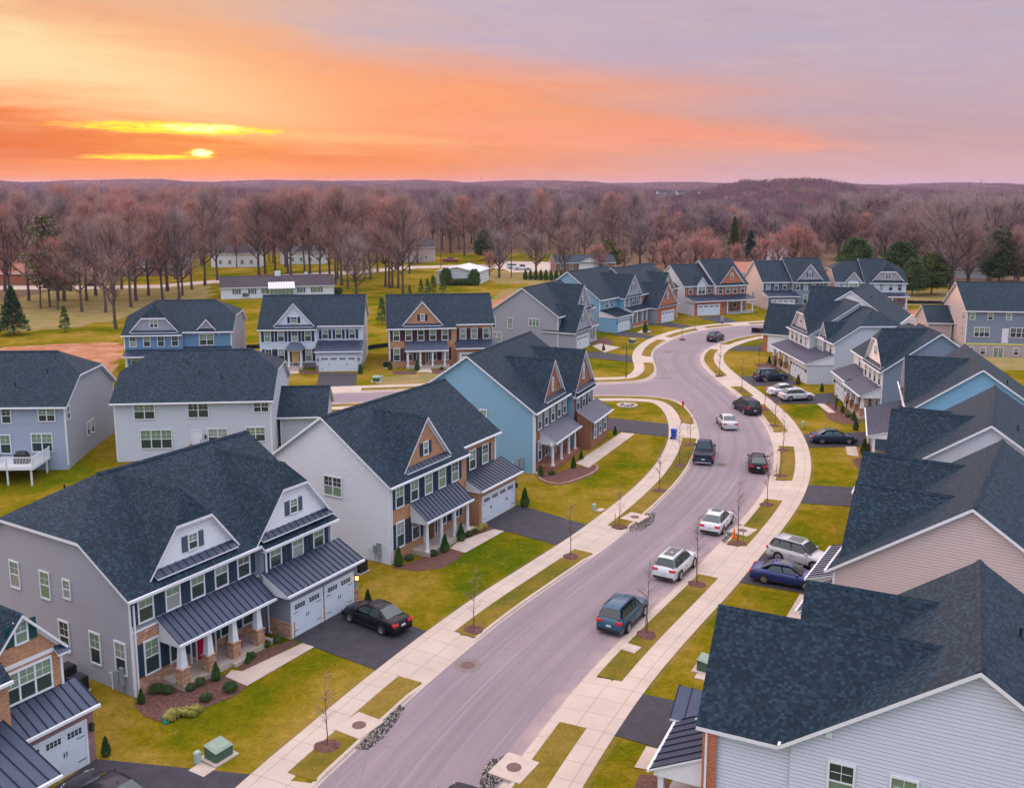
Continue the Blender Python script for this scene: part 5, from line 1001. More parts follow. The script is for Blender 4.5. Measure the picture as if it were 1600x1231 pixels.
p = None; s_ = math.tan(R(12))
h.wall('sid_barn', [(0, 0, -0.3), (11.5, 0, -0.3), (11.5, 0, 3.6), (5.75, 0, 3.6 + 5.75 * s_), (0, 0, 3.6)]); h.wall('sid_barn', [(11.5, 0, -0.3), (11.5, 13, -0.3), (11.5, 13, 3.6), (11.5, 0, 3.6)]); h.wall('sid_barn', [(0, 13, -0.3), (0, 0, -0.3), (0, 0, 3.6), (0, 13, 3.6)]); h.wall('sid_barn', [(11.5, 13, -0.3), (0, 13, -0.3), (0, 13, 3.6), (5.75, 13, 3.6 + 5.75 * s_), (11.5, 13, 3.6)])
for o in (-1, 1):
    q = [(5.75 + o * 6.1, -0.4, 3.65 - 0.35 * s_), (5.75, -0.4, 3.7 + 5.75 * s_), (5.75, 13.4, 3.7 + 5.75 * s_), (5.75 + o * 6.1, 13.4, 3.65 - 0.35 * s_)]
    h.roof.slab(list(reversed(q)) if o > 0 else q, 0.15)
h.win('F', 0, 3.6, 1.0, 1.9, 0.9, sh='shut_green', tall=False); h.win('F', 0, 7.2, 1.0, 1.9, 0.9, n=2, sh='shut_green', tall=False); h.finish()
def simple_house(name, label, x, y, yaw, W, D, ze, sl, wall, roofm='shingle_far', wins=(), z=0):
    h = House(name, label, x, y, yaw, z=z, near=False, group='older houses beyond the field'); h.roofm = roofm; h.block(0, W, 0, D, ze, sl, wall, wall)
    for x_, z_ in wins: h.win('F', 0, x_, z_, z_ + 1.3, 0.9, tall=False)
    return h
h = simple_house('ranch_house', 'low house with grey blue roof and white gable behind the row of clipped evergreens', 13.5, 300, 8, 19, 9, 2.9, 0.45, 'brick_mauve', wins=((2, 1), (5, 1), (13, 1), (16, 1)))
h.gable(10.5, 3.2, -1.2, 0.45, 'trim', h.blocks[0], wz='trim', zb=2.9); h.finish()
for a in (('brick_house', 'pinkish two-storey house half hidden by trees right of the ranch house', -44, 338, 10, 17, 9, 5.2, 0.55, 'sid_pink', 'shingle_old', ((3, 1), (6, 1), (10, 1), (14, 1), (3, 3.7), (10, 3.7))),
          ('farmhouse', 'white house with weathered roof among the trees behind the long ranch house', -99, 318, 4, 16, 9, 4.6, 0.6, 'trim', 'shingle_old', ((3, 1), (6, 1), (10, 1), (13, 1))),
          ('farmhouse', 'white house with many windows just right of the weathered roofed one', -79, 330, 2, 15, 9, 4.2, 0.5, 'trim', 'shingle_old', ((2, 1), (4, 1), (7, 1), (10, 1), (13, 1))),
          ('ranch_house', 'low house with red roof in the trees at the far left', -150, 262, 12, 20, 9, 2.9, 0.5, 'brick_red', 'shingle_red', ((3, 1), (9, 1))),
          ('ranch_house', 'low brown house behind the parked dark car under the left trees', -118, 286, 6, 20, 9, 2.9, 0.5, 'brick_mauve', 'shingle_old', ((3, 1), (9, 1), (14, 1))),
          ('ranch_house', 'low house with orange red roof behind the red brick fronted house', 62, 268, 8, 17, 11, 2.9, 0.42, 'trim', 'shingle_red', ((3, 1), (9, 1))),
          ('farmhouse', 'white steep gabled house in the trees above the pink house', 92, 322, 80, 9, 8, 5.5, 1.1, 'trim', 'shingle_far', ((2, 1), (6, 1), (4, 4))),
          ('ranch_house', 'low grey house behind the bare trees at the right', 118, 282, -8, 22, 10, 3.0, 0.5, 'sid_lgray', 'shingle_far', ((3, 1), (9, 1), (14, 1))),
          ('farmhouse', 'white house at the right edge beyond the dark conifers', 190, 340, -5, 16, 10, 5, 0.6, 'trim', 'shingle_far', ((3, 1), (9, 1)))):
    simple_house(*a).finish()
# tiny pale houses far off over the woods
hb = MB(); hb.box(0, 14, 0, 9, 0, 6); hb.poly([(-.5, -.5, 6), (14.5, -.5, 6), (14.5, 4.5, 10), (-.5, 4.5, 10)], 1); hb.poly([(14.5, 9.5, 6), (-.5, 9.5, 6), (-.5, 4.5, 10), (14.5, 4.5, 10)], 1); hb.poly([(0, 9, 6), (0, 0, 6), (0, 4.5, 9.8)]); hb.poly([(14, 0, 6), (14, 9, 6), (14, 4.5, 9.8)])
for k in range(3):
    for j in (0, 1): hb.poly([(2 + k * 4, -0.03, 1 + 3 * j), (3.2 + k * 4, -0.03, 1 + 3 * j), (3.2 + k * 4, -0.03, 2.4 + 3 * j), (2 + k * 4, -0.03, 2.4 + 3 * j)], 2)
far0 = hb.build('distant_house', ['sid_brightw', 'shingle_far', 'glass_dark'])
rnd = random.Random(5); fl = [(1025, 820), (1032, 850), (1056, 830), (1062, 860), (1067, 840), (1089, 850), (1094, 870), (1420, 700), (1585, 560), (1597, 600), (1575, 620), (905, 900), (912, 930), (1362, 640), (1350, 560), (700, 900), (1560, 520)]
fl = [(1025, 1500), (1033, 1650), (1056, 1500), (1064, 1700), (1090, 1600), (905, 1700), (1420, 760), (1587, 560), (1598, 640), (1362, 700)]
for i, (u, d) in enumerate(fl):
    x = (u - 800) / 1509 * d; o = far0 if i == 0 else far0.copy()
    if i: col_.objects.link(o)
    rise = {0: 9.5}.get(0); zt = CAMH - ({1025: 302, 1033: 304, 1056: 302, 1064: 304, 1090: 303, 905: 303}.get(u, 345) - HZ) * d / 1509
    o.location = (x, d, zt - 5 if u not in (1585, 1597, 1575) else CAMH - (340 - HZ) * d / 1509 - 6); o.rotation_euler = (0, 0, rnd.uniform(-0.5, 0.5)); o.scale = (1, 1, 1); tag(o, 'tiny pale house showing above the far woods', 'house', 'distant houses above the woods')
# ---------------------------------------------------------------- cars
def loft(mb, rings, mat=0, close=False):
    for a, b in zip(rings, rings[1:]):
        for k in range(len(a) - 1): mb.poly([a[k], a[k + 1], b[k + 1], b[k]], mat)
def fullring(half):                                             # half = [(y>=0, z)] from top centre to bottom centre
    return half + [(-y, z) for y, z in reversed(half[:-1])]
CAR = {  # body stations: x, top height; greenhouse: x at belt rear, roof rear, roof front, belt front; sizes
 'sedan': dict(L=4.75, W=0.90, body=[(-2.37, .62), (-2.33, .90), (-2.1, .97), (-1.55, 1.0), (-0.5, .97), (0.95, .93), (1.5, .88), (2.05, .78), (2.28, .66), (2.37, .50)], gh=(-1.75, -0.85, 0.22, 1.12), roof=1.44, belt=.94, wb=(-1.38, 1.42)),
 'hatch': dict(L=4.5, W=0.90, body=[(-2.25, .60), (-2.22, .92), (-2.05, 1.04), (-1.5, 1.04), (-0.5, 1.0), (0.95, .95), (1.5, .90), (1.98, .80), (2.18, .68), (2.25, .50)], gh=(-2.08, -1.25, 0.18, 1.08), roof=1.48, belt=.98, wb=(-1.33, 1.36)),
 'suv': dict(L=4.65, W=0.93, body=[(-2.32, .62), (-2.30, .98), (-2.15, 1.10), (-1.5, 1.10), (-0.5, 1.08), (0.95, 1.04), (1.5, 1.0), (2.05, .90), (2.25, .76), (2.32, .52)], gh=(-2.20, -1.85, 0.25, 1.05), roof=1.68, belt=1.06, wb=(-1.33, 1.36)),
 'van': dict(L=5.1, W=0.98, body=[(-2.55, .62), (-2.54, 1.0), (-2.45, 1.10), (-1.5, 1.10), (-0.5, 1.06), (1.2, 1.02), (1.8, .96), (2.3, .86), (2.48, .74), (2.55, .5)], gh=(-2.47, -2.25, 0.55, 1.45), roof=1.76, belt=1.06, wb=(-1.45, 1.55)),
 'pickup': dict(L=5.7, W=0.99, body=[(-0.95, 1.10), (-0.5, 1.12), (1.0, 1.10), (1.5, 1.10), (2.4, 1.04), (2.7, .92), (2.85, .6)], gh=(-0.90, -0.62, 0.5, 1.25), roof=1.86, belt=1.10, wb=(-1.75, 1.85)),
}
def make_car(kind, paint, label, cat, rails=False, sunroof=False, near=True):
    S = CAR[kind]; W = S['W']; root = empty({'sedan': 'sedan_car', 'hatch': 'hatchback_car', 'suv': 'suv_car', 'van': 'minivan', 'pickup': 'pickup_truck'}[kind], 0, 0, 0, 0, label, cat, 'cars on the street and driveways')
    zb = 0.24; xe = S['body'][-1][0]; rings = []
    for x, zt in S['body']:
        t = min(1, abs(x) / (S['L'] / 2)); w_ = W * (1 - 0.13 * t ** 5); zc = min(zt, .95)
        half = [(0, zt + .015), (w_ * .62, zt), (w_ * .86, zt - .03), (w_ * .965, zt - .12), (w_, zt * .70), (w_ * .985, .42), (w_ * .95, zb), (0, zb)]
        rings.append([(x, y, z) for y, z in fullring(half)])
    b = MB(); loft(b, rings); b.poly(list(reversed(rings[0]))); b.poly(rings[-1])
    if kind == 'pickup':
        L0, L1 = -2.85, -0.93
        b.box(L0, L1, -W * .98, W * .98, .35, .74); b.box(L0 + .06, L1, W * .86, W * .98, .741, 1.12); b.box(L0 + .06, L1, -W * .98, -W * .86, .741, 1.12); b.box(L0, L0 + .07, -W * .98, W * .98, .741, 1.14)
    body = b.build('body', [paint], root, smooth=True)
    if kind != 'pickup':
        m = body.modifiers.new('bevel', 'BEVEL'); m.width = 0.02; m.limit_method = 'ANGLE'; body.modifiers.remove(m)
    r0, r1, f1, f0 = S['gh']; zr = S['roof']; be = S['belt'] - .03; wb_, wt = W * .90, W * .70
    st = [(r0, be, wb_ * .97, be + .02), (r1, zr - .03, wt, None), ((r1 + f1) / 2, zr, wt * 1.02, None), (f1, zr - .03, wt, None), (f0, be, wb_ * .97, be + .02)]
    rings = []
    for x, z, ww, _ in st:
        if _ is not None: half = [(0, z + .03), (ww * .6, z + .025), (ww * .9, z + .01), (wb_, z - .03)]
        else: half = [(0, z + .02), (ww * .6, z + .012), (ww * .93, z - .03), (wb_, be - .03)]
        rings.append([(x, y, zz) for y, zz in fullring(half)][:7])
    c = MB(); loft(c, rings); cab = c.build('cabin', [paint], root, smooth=True)
    # glass panels a few millimetres proud of the cabin
    def glass_quad(name, q, mat='car_glass'):
        g_ = MB(); g_.poly(q); return g_.build(name, [mat], root)
    def lerp(a, b, t): return tuple(a[i] + (b[i] - a[i]) * t for i in range(3))
    e = 0.018
    def screen(xa, za, xb, zb2, sgn, name):                      # between belt and roof at one end
        wa, wt2 = wb_ * .84, wt * .86; n = Vector((zb2 - za, 0, -(xb - xa))).normalized() * sgn
        p = [(xa, -wa, za), (xa, wa, za), (xb, wt2, zb2), (xb, -wt2, zb2)]; p = [tuple(Vector(v) + n * 0.022) for v in p]
        mid = [(xa, 0, za + .03), (xb, 0, zb2 + .03)]; mid = [tuple(Vector(v) + n * 0.022) for v in mid]
        g_ = MB(); a = [p[0], mid[0], mid[1], p[3]]; b2 = [mid[0], p[1], p[2], mid[1]]
        if sgn < 0: a = list(reversed(a)); b2 = list(reversed(b2))
        g_.poly(a); g_.poly(b2); g_.build(name, ['car_glass'], root)
    t0, t1 = .10, .90
    screen(f0 + (f1 - f0) * t0, be + .02 + (zr - be - .05) * t0, f0 + (f1 - f0) * t1, be + .02 + (zr - be - .05) * t1, 1, 'windscreen')
    screen(r0 + (r1 - r0) * t0, be + .02 + (zr - be - .05) * t0, r0 + (r1 - r0) * t1, be + .02 + (zr - be - .05) * t1, -1, 'rear_window')
    lo, hi = be + .05, zr - .12
    def side_x(t, z):                                            # x of rear/front glass edge at height z
        k = (z - be) / (zr - be); return (r0 + (r1 - r0) * k + .12, f0 + (f1 - f0) * k - .10)
    (ra, fa), (rb, fb) = side_x(0, lo), side_x(0, hi); n_ = 2 if kind in ('sedan', 'pickup') else 3
    if kind == 'sedan': ra += .25
    for sg in (-1, 1):
        for k in range(n_):
            cut = [0, .52, 1] if n_ == 2 else [0, .22, .60, 1]
            g0, g1 = cut[k], cut[k + 1]; pad = .035
            yl = wb_ - (wb_ - wt * .93) * (lo - be + .03) / (zr - be) + e; yh = wb_ - (wb_ - wt * .93) * (hi - be + .03) / (zr - be) + e
            q = [(ra + (fa - ra) * g0 + pad, sg * yl, lo), (ra + (fa - ra) * g1 - pad, sg * yl, lo), (rb + (fb - rb) * g1 - pad, sg * yh, hi), (rb + (fb - rb) * g0 + pad, sg * yh, hi)]
            glass_quad('side_window', q if sg < 0 else list(reversed(q)))
        g_ = MB(); g_.box(f0 - .38, f0 - .22, sg * (wb_ + .02) if sg > 0 else -wb_ - .20, sg * (wb_ + .20) if sg > 0 else -wb_ - .02, be + .02, be + .14); g_.build('wing_mirror', [paint], root)
        g_ = MB(); x0 = S['L'] / 2; h_ = .66 if kind in ('sedan', 'hatch') else .78
        g_.hexa([(x0 - .30, sg * W * .93, h_ - .08), (x0 - .06, sg * W * .55, h_ - .10), (x0 - .10, sg * W * .55, h_ - .10), (x0 - .34, sg * W * .90, h_ - .08)], [(x0 - .32, sg * W * .94, h_ + .06), (x0 - .10, sg * W * .56, h_ + .04), (x0 - .14, sg * W * .56, h_ + .04), (x0 - .36, sg * W * .90, h_ + .06)]); g_.build('headlight', ['head_glass'], root)
        g_ = MB(); xr = -S['L'] / 2; ht = .80 if kind in ('sedan', 'hatch') else .92
        if kind == 'pickup': g_.box(xr - .01, xr + .12, min(sg * W * .86, sg * W * .995), max(sg * W * .86, sg * W * .995), .72, 1.08)
        elif kind == 'van': g_.box(xr - .005, xr + .14, min(sg * W * .74, sg * W * .93), max(sg * W * .74, sg * W * .93), .85, 1.25)
        else: g_.box(xr - .015, xr + .16, min(sg * W * .45, sg * W * .90), max(sg * W * .45, sg * W * .90), ht - .09, ht + .07)
        g_.build('taillight', ['tail_red'], root)
    for sg in (-1, 1):                                           # door seams and handles
        g_ = MB(); xs = [f0 - .30, (r0 + f0) / 2 + .12, r1 - .05 if kind != 'pickup' else r0 + .1]
        for xq in xs:
            a_, b_ = sorted((sg * (W + .0015), sg * (W - .02))); g_.box(xq - .008, xq + .008, a_, b_, .36, .80)
        for xq in xs[1:]:
            a_, b_ = sorted((sg * (W * .985), sg * (W + .018))); g_.box(xq + .06, xq + .24, a_, b_, .735, .765)
        a_, b_ = sorted((sg * (W + .004), sg * (W - .02))); g_.box(S['wb'][0] + .45, S['wb'][1] - .45, a_, b_, .25, .33); g_.build('door_trim', ['black'], root)
    g_ = MB(); xr = -S['L'] / 2; g_.box(xr - .03, xr + .02, -.16, .16, .60, .72); g_.build('licence_plate', ['plate'], root)
    g_ = MB(); g_.box(xr - .02, xr + .05, -W * .80, W * .80, .26, .42); g_.box(S['L'] / 2 - .08, S['L'] / 2 + .02, -W * .7, W * .7, .26, .44) if True else None; g_.build('bumper', ['rim' if kind == 'pickup' else 'plastic_dark' if kind != 'sedan' else paint], root)
    g_ = MB(); g_.box(S['L'] / 2 - .06, S['L'] / 2 + .012, -W * .38, W * .38, .45, .62); g_.build('grille', ['black'], root)
    if rails:
        for sg in (-1, 1):
            g_ = MB(); g_.tube((r1 + .1, sg * wt * .88, zr + .03), (f1 - .05, sg * wt * .88, zr + .03), .02, n=6); g_.build('roof_rail', ['rim' if rails == 1 else 'black'], root)
    if sunroof: glass_quad('sunroof', [((r1 + f1) / 2 - (.1 if sunroof == 1 else .7), -wt * .6, zr + .025), (f1 - .12, -wt * .6, zr + .008), (f1 - .12, wt * .6, zr + .008), ((r1 + f1) / 2 - (.1 if sunroof == 1 else .7), wt * .6, zr + .025)])
    if kind == 'pickup': glass_quad('bed_cover', [(-2.78, -W * .85, 1.06), (-.96, -W * .85, 1.06), (-.96, W * .85, 1.06), (-2.78, W * .85, 1.06)], 'black')
    if kind in ('suv', 'hatch', 'van', 'sedan'):
        g_ = MB(); g_.tube((r1 + .15, 0, zr), (r1 + .05, 0, zr + .07), .025, .008, n=5); g_.build('antenna', ['black'], root)
    for xx in S['wb']:
        for sg in (-1, 1):
            R_ = .335 if kind in ('sedan', 'hatch') else .375; yo = W * 1.012
            g_ = MB(); n = 18                                     # dark wheel arch just proud of the body
            for k in range(n):
                a0, a1 = math.pi * (-.08 + 1.16 * k / n), math.pi * (-.08 + 1.16 * (k + 1) / n)
                q = [(xx + math.cos(a0) * (R_ - .02), sg * (W + .003), R_ + math.sin(a0) * (R_ - .02)), (xx + math.cos(a0) * (R_ + .055), sg * (W + .003), R_ + math.sin(a0) * (R_ + .055)), (xx + math.cos(a1) * (R_ + .055), sg * (W + .003), R_ + math.sin(a1) * (R_ + .055)), (xx + math.cos(a1) * (R_ - .02), sg * (W + .003), R_ + math.sin(a1) * (R_ - .02))]
                g_.poly(q if sg < 0 else list(reversed(q)))
            g_.build('wheel_arch', ['black'], root)
            wh = bpy.data.objects.new('wheel', None); col_.objects.link(wh); wh.parent = root; wh.location = (xx, sg * yo, R_); wh.empty_display_size = .2
            ty = MB(); prof = [(R_ * .66, .0), (R_ * .93, .012), (R_, -.03), (R_, -.19), (R_ * .9, -.22), (R_ * .6, -.22)]
            for (ra_, ya), (rb_, yb_) in zip(prof, prof[1:]):
                for k in range(18):
                    a0, a1 = 2 * math.pi * k / 18, 2 * math.pi * (k + 1) / 18
                    ty.poly([(ra_ * math.cos(a0), sg * ya, ra_ * math.sin(a0)), (ra_ * math.cos(a1), sg * ya, ra_ * math.sin(a1)), (rb_ * math.cos(a1), sg * yb_, rb_ * math.sin(a1)), (rb_ * math.cos(a0), sg * yb_, rb_ * math.sin(a0))])
            ty.build('tyre', ['tyre'], wh, smooth=True)
            ri = MB(); m_ = 10
            ri.poly([(R_ * .60 * math.cos(2 * math.pi * k / 18), sg * -.06, R_ * .60 * math.sin(2 * math.pi * k / 18)) for k in range(18)], 1)
            for k in range(18):
                a0, a1 = 2 * math.pi * k / 18, 2 * math.pi * (k + 1) / 18
                ri.poly([(R_ * .68 * math.cos(a0), sg * .004, R_ * .68 * math.sin(a0)), (R_ * .68 * math.cos(a1), sg * .004, R_ * .68 * math.sin(a1)), (R_ * .60 * math.cos(a1), sg * -.05, R_ * .60 * math.sin(a1)), (R_ * .60 * math.cos(a0), sg * -.05, R_ * .60 * math.sin(a0))])
            for k in range(m_):
                a = 2 * math.pi * k / m_; d = .12
                ri.poly([(R_ * .08 * math.cos(a - .6), sg * .0, R_ * .08 * math.sin(a - .6)), (R_ * .64 * math.cos(a - d), sg * .0, R_ * .64 * math.sin(a - d)), (R_ * .64 * math.cos(a + d), sg * .0, R_ * .64 * math.sin(a + d)), (R_ * .08 * math.cos(a + .6), sg * .0, R_ * .08 * math.sin(a + .6))])
            ri.build('rim', ['rim', 'black'], wh)
    return root
def place_by_wheels(root, kind, rear, front, side, z=0.04):       # picture points where the two wheels on the visible side touch the ground
    a = Vector(P(*rear, z)); b = Vector(P(*front, z)); d = (b - a); th = math.atan2(d.y, d.x); S = CAR[kind]
    nrm = Vector((-math.sin(th), math.cos(th))) * (1 if side == 'R' else -1)     # towards the hidden side
    mid = (a + b) / 2 + nrm * S['W'] * .92 - Vector((math.cos(th), math.sin(th))) * sum(S['wb']) / 2
    root.location = (mid.x, mid.y, z); root.rotation_euler = (0, 0, th)
def place_by_tail(root, kind, rear, deg, z=-0.10):               # picture point under the middle of the rear wheels, heading in plan degrees
    a = P(*rear, z); th = R(deg); k = -CAR[kind]['wb'][0]; root.location = (a[0] + math.cos(th) * k, a[1] + math.sin(th) * k, z); root.rotation_euler = (0, 0, th)
c = make_car('sedan', 'paint_black', 'black sedan parked nose-in on the driveway of the slate grey house', 'car'); place_by_wheels(c, 'sedan', (596, 991), (549, 972), 'L')
c = make_car('suv', 'paint_teal', 'teal blue SUV parked by the right kerb, nearest vehicle on the road', 'suv', 2); place_by_wheels(c, 'suv', (981, 988), (1006, 962), 'R', -0.1)
c = make_car('suv', 'paint_white', 'white SUV with dark glass roof, parked between the teal SUV and the white hatchback', 'suv', 1, 2); place_by_wheels(c, 'suv', (1061.5, 907), (1084.5, 885), 'R', -0.1)
c = make_car('hatch', 'paint_white', 'white hatchback with sunroof parked beside the orange cone', 'car', 0, 1); place_by_wheels(c, 'hatch', (1128.5, 835), (1144, 817), 'R', -0.1)
c = make_car('hatch', 'paint_black', 'small black hatchback on the right side of the road, red lights toward us', 'car'); place_by_tail(c, 'hatch', (1184.5, 737), 77)
c = make_car('pickup', 'paint_navy', 'dark pickup truck with covered bed parked by the left kerb', 'pickup truck'); place_by_tail(c, 'pickup', (1099, 723), 76)
c = make_car('sedan', 'paint_silver', 'silver sedan driving away in the middle of the road below the junction', 'car'); place_by_tail(c, 'sedan', (1139, 670), 88)
c = make_car('van', 'paint_dark', 'dark minivan on the right of the road just past the silver sedan', 'minivan'); place_by_tail(c, 'van', (1174, 647), 99)
c = make_car('suv', 'paint_navy', 'dark blue SUV on the far bend of the road', 'suv'); place_by_wheels(c, 'suv', (1120.6, 534.5), (1129.8, 531), 'R', -0.1)
c = make_car('suv', 'paint_navy', 'dark blue SUV on the driveway of the pale grey house at right', 'suv', 1); place_by_wheels(c, 'suv', (1193.6, 596.5), (1223.7, 594.8), 'R')
c = make_car('sedan', 'paint_white', 'white sedan half hidden behind the silver hatchback on a driveway', 'car'); place_by_wheels(c, 'sedan', (1217.5, 619), (1246.5, 617.5), 'R')
c = make_car('hatch', 'paint_silver', 'silver hatchback in front of the white sedan on the cream house driveway', 'car'); place_by_wheels(c, 'hatch', (1233, 627.5), (1266, 625.5), 'R')
c = make_car('sedan', 'paint_navy', 'dark navy sedan parked nose-in on the right driveway beside the pair of evergreens', 'car', 0, 1); place_by_wheels(c, 'sedan', (1283.7, 693.8), (1327, 694), 'R')
c = make_car('suv', 'paint_silver', 'silver SUV parked beside the royal blue sedan', 'suv', 1, 1); place_by_wheels(c, 'suv', (1216, 877.5), (1271.5, 892.5), 'R')
c = make_car('sedan', 'paint_blue', 'royal blue sedan parked in front of the silver SUV', 'car', 0, 1); place_by_wheels(c, 'sedan', (1200.4, 912.5), (1252, 921.5), 'R')
c = make_car('sedan', 'paint_dark', 'dark sedan at the very bottom left, only its roof and bonnet in the picture', 'car'); c.location = (*P(170, 1262), .04); c.rotation_euler = (0, 0, R(150))
c = make_car('hatch', 'paint_dark', 'dark car at the bottom edge of the road, only its roof showing', 'car'); c.location = (*P(700, 1290), -.1); c.rotation_euler = (0, 0, R(63))
c = make_car('pickup', 'paint_white', 'white pickup truck on the lane beyond the row of clipped evergreens', 'pickup truck'); c.location = (*P(816, 422), .05); c.rotation_euler = (0, 0, R(4))
c = make_car('suv', 'paint_white', 'white car just left of the distant white pickup truck', 'car'); c.location = (*P(803, 420), .05); c.rotation_euler = (0, 0, R(8))
c = make_car('pickup', 'paint_red', 'dark red pickup truck in front of the pinkish house in the trees', 'pickup truck'); c.location = (*P(704, 410), .05); c.rotation_euler = (0, 0, R(6))
c = make_car('sedan', 'paint_black', 'dark car parked under the bare trees at the far left', 'car'); c.location = (*P(147, 447), .05); c.rotation_euler = (0, 0, R(184))
c = make_car('suv', 'paint_white', 'white car in the gap between the two houses seen from behind', 'car'); c.location = (*P(147, 632), -.1); c.rotation_euler = (0, 0, R(5))
c = make_car('suv', 'paint_black', 'black car on the side street behind the white car, in the same gap', 'car'); c.location = (*P(157, 640), -.1); c.rotation_euler = (0, 0, R(5))
# ---------------------------------------------------------------- people (skinned bodies) on the cream house porch
def person(x, y, z, rz, cloth, legs, label, arm=0.3, step=0.0):
    root = empty('person', x, y, z, rz, label, 'person', 'people by the cream house')
    pts = [((0, 0, .98), .15), ((0, 0, 1.20), .145), ((0, 0, 1.42), .16), ((0, 0, 1.53), .06), ((0.02, 0, 1.60), .075), ((0.02, 0, 1.70), .10), ((.01, 0, 1.78), .07)]
    ed = [(0, 1), (1, 2), (2, 3), (3, 4), (4, 5), (5, 6)]
    for s_ in (-1, 1):
        k = len(pts); f = step * s_
        pts += [((0, s_ * .09, .92), .11), ((f * .5 + .02, s_ * .10, .50), .07), ((f, s_ * .10, .09), .05), ((f + .16, s_ * .11, .05), .04)]; ed += [(0, k), (k, k + 1), (k + 1, k + 2), (k + 2, k + 3)]
        k = len(pts); pts += [((0, s_ * .19, 1.40), .06), ((-.02, s_ * .25, 1.12), .045), ((arm * .6, s_ * .24, .92 + arm * .5), .035), ((arm * .6 + .07, s_ * .235, .87 + arm * .5), .035)]; ed += [(2, k), (k, k + 1), (k + 1, k + 2), (k + 2, k + 3)]
    me = bpy.data.meshes.new('body'); me.from_pydata([p for p, r in pts], ed, []); o = obj('body', me, root)
    m = o.modifiers.new('skin', 'SKIN'); m.use_smooth_shade = True
    for i, (p, r_) in enumerate(pts): me.skin_vertices[0].data[i].radius = (r_ * (1.0 if i != 2 else .85), r_ * (1.0 if i not in (0, 1, 2) else 1.25))
    me.skin_vertices[0].data[0].use_root = True
    o.modifiers.new('sub', 'SUBSURF').levels = 1; o.modifiers['sub'].render_levels = 1
    dg = bpy.context.evaluated_depsgraph_get(); em = bpy.data.meshes.new_from_object(o.evaluated_get(dg)); o.modifiers.clear(); o.data = em
    for mn in (cloth, legs, 'skin', 'black'): em.materials.append(MATS[mn])
    for p in em.polygons:
        c_ = p.center; p.material_index = 2 if (c_.z > 1.53 or (c_.z < .95 + arm * .5 and abs(c_.y) > .205 and c_.z > .7)) else (0 if c_.z > .95 else (1 if c_.z > .12 else 3))
        p.use_smooth = True
    hr = MB(); prof = [(.0, 1.86), (.06, 1.85), (.10, 1.80), (.112, 1.73), (.10, 1.66)]
    hr.lathe(list(reversed(prof)), -.005, 0, 10); hr.build('hair', ['dkgray'], root, smooth=True)
    return root
for (u, v, z, rz, cl, lg, lab, ar, stp) in ((1306, 640, 0.04, 200, 'cloth_navy', 'black', 'person in dark clothes standing on the path by the porch of the cream house', .3, .15), (1323, 638, .35, 170, 'cloth_tan', 'cloth_navy', 'person in brown top standing on the porch step between two stone piers', .5, 0), (1340, 637, .35, 190, 'cloth_navy', 'cloth_navy', 'person in navy standing at the near end of the cream house porch', .35, 0)):
    x, y = P(u, v, z); person(x, y, z, R(rz), cl, lg, lab, ar, stp)
# ---------------------------------------------------------------- street and garden furniture
def at(u, v, z=0.0): x, y = P(u, v, z); return x, y, z
def hydrant(u, v):
    x, y, z = at(u, v); r = empty('fire_hydrant', x, y, 0.01, .4, 'red fire hydrant on the grass verge at the corner', 'fire hydrant')
    b = MB(); b.lathe([(.16, 0), (.16, .06), (.11, .08), (.11, .55), (.14, .56), (.14, .60), (.12, .62), (.09, .72), (.04, .78), (.03, .84), (0, .85)], n=14); b.build('barrel', ['hydrant_red'], r, smooth=True)
    for a in (0, math.pi, math.pi / 2):
        b = MB(); b.tube((.08 * math.cos(a), .08 * math.sin(a), .45), (.2 * math.cos(a), .2 * math.sin(a), .45), .07 if a == math.pi / 2 else .05, n=8); b.build('nozzle_cap', ['hydrant_red'], r)
hydrant(1067, 636)
def streetlamp(u, v, H_, name, label):
    x, y, z = at(u, v); r = empty(name, x, y, 0, .3, label, 'street lamp')
    b = MB(); b.tube((0, 0, 0), (0, 0, .5), .11, .08); b.tube((0, 0, .5), (0, 0, H_), .055, .045); b.build('pole', ['black'], r)
    b = MB(); b.tube((-.55, 0, H_ - .1), (.55, 0, H_ - .1), .03); b.build('cross_arm', ['black'], r)
    for s_ in (-1, 1):
        b = MB(); b.lathe([(.06, H_ - .28), (.16, H_ - .26), (.18, H_ - .16), (.05, H_ - .06)], s_ * .5, 0, 10); b.build('lamp_head', ['dkgray'], r)
streetlamp(978, 590, 4.6, 'street_lamp', 'black street lamp post with two heads at the far corner of the junction')
def bin_(u, v):
    x, y, z = at(u, v); r = empty('recycling_bin', x, y, .04, R(70), 'blue recycling bin standing on the pavement beside the driveway', 'recycling bin')
    b = MB(); b.hexa([(-.24, -.22, .08), (.24, -.22, .08), (.24, .26, .08), (-.24, .26, .08)], [(-.30, -.30, .98), (.30, -.30, .98), (.30, .30, .98), (-.30, .30, .98)]); b.build('body', ['bin_blue'], r)
    b = MB(); b.hexa([(-.32, -.33, .985), (.32, -.33, .985), (.32, .36, .985), (-.32, .36, .985)], [(-.27, -.27, 1.06), (.27, -.27, 1.06), (.27, .32, 1.08), (-.27, .32, 1.08)]); b.build('lid', ['bin_blue'], r)
    for s_ in (-.24, .24):
        b = MB(); b.tube((s_ - .03, .26, .12), (s_ + .03, .26, .12), .12, n=10); b.build('wheel', ['tyre'], r)
    b = MB(); b.box(-.12, .12, -.295, -.285, .6, .82); b.build('sticker', ['trim'], r)
bin_(1053, 686)
x, y, z = at(1147, 839.5); r = empty('traffic_cone', x, y, .03, 0, 'orange traffic cone at the kerb beside the white hatchback', 'traffic cone')
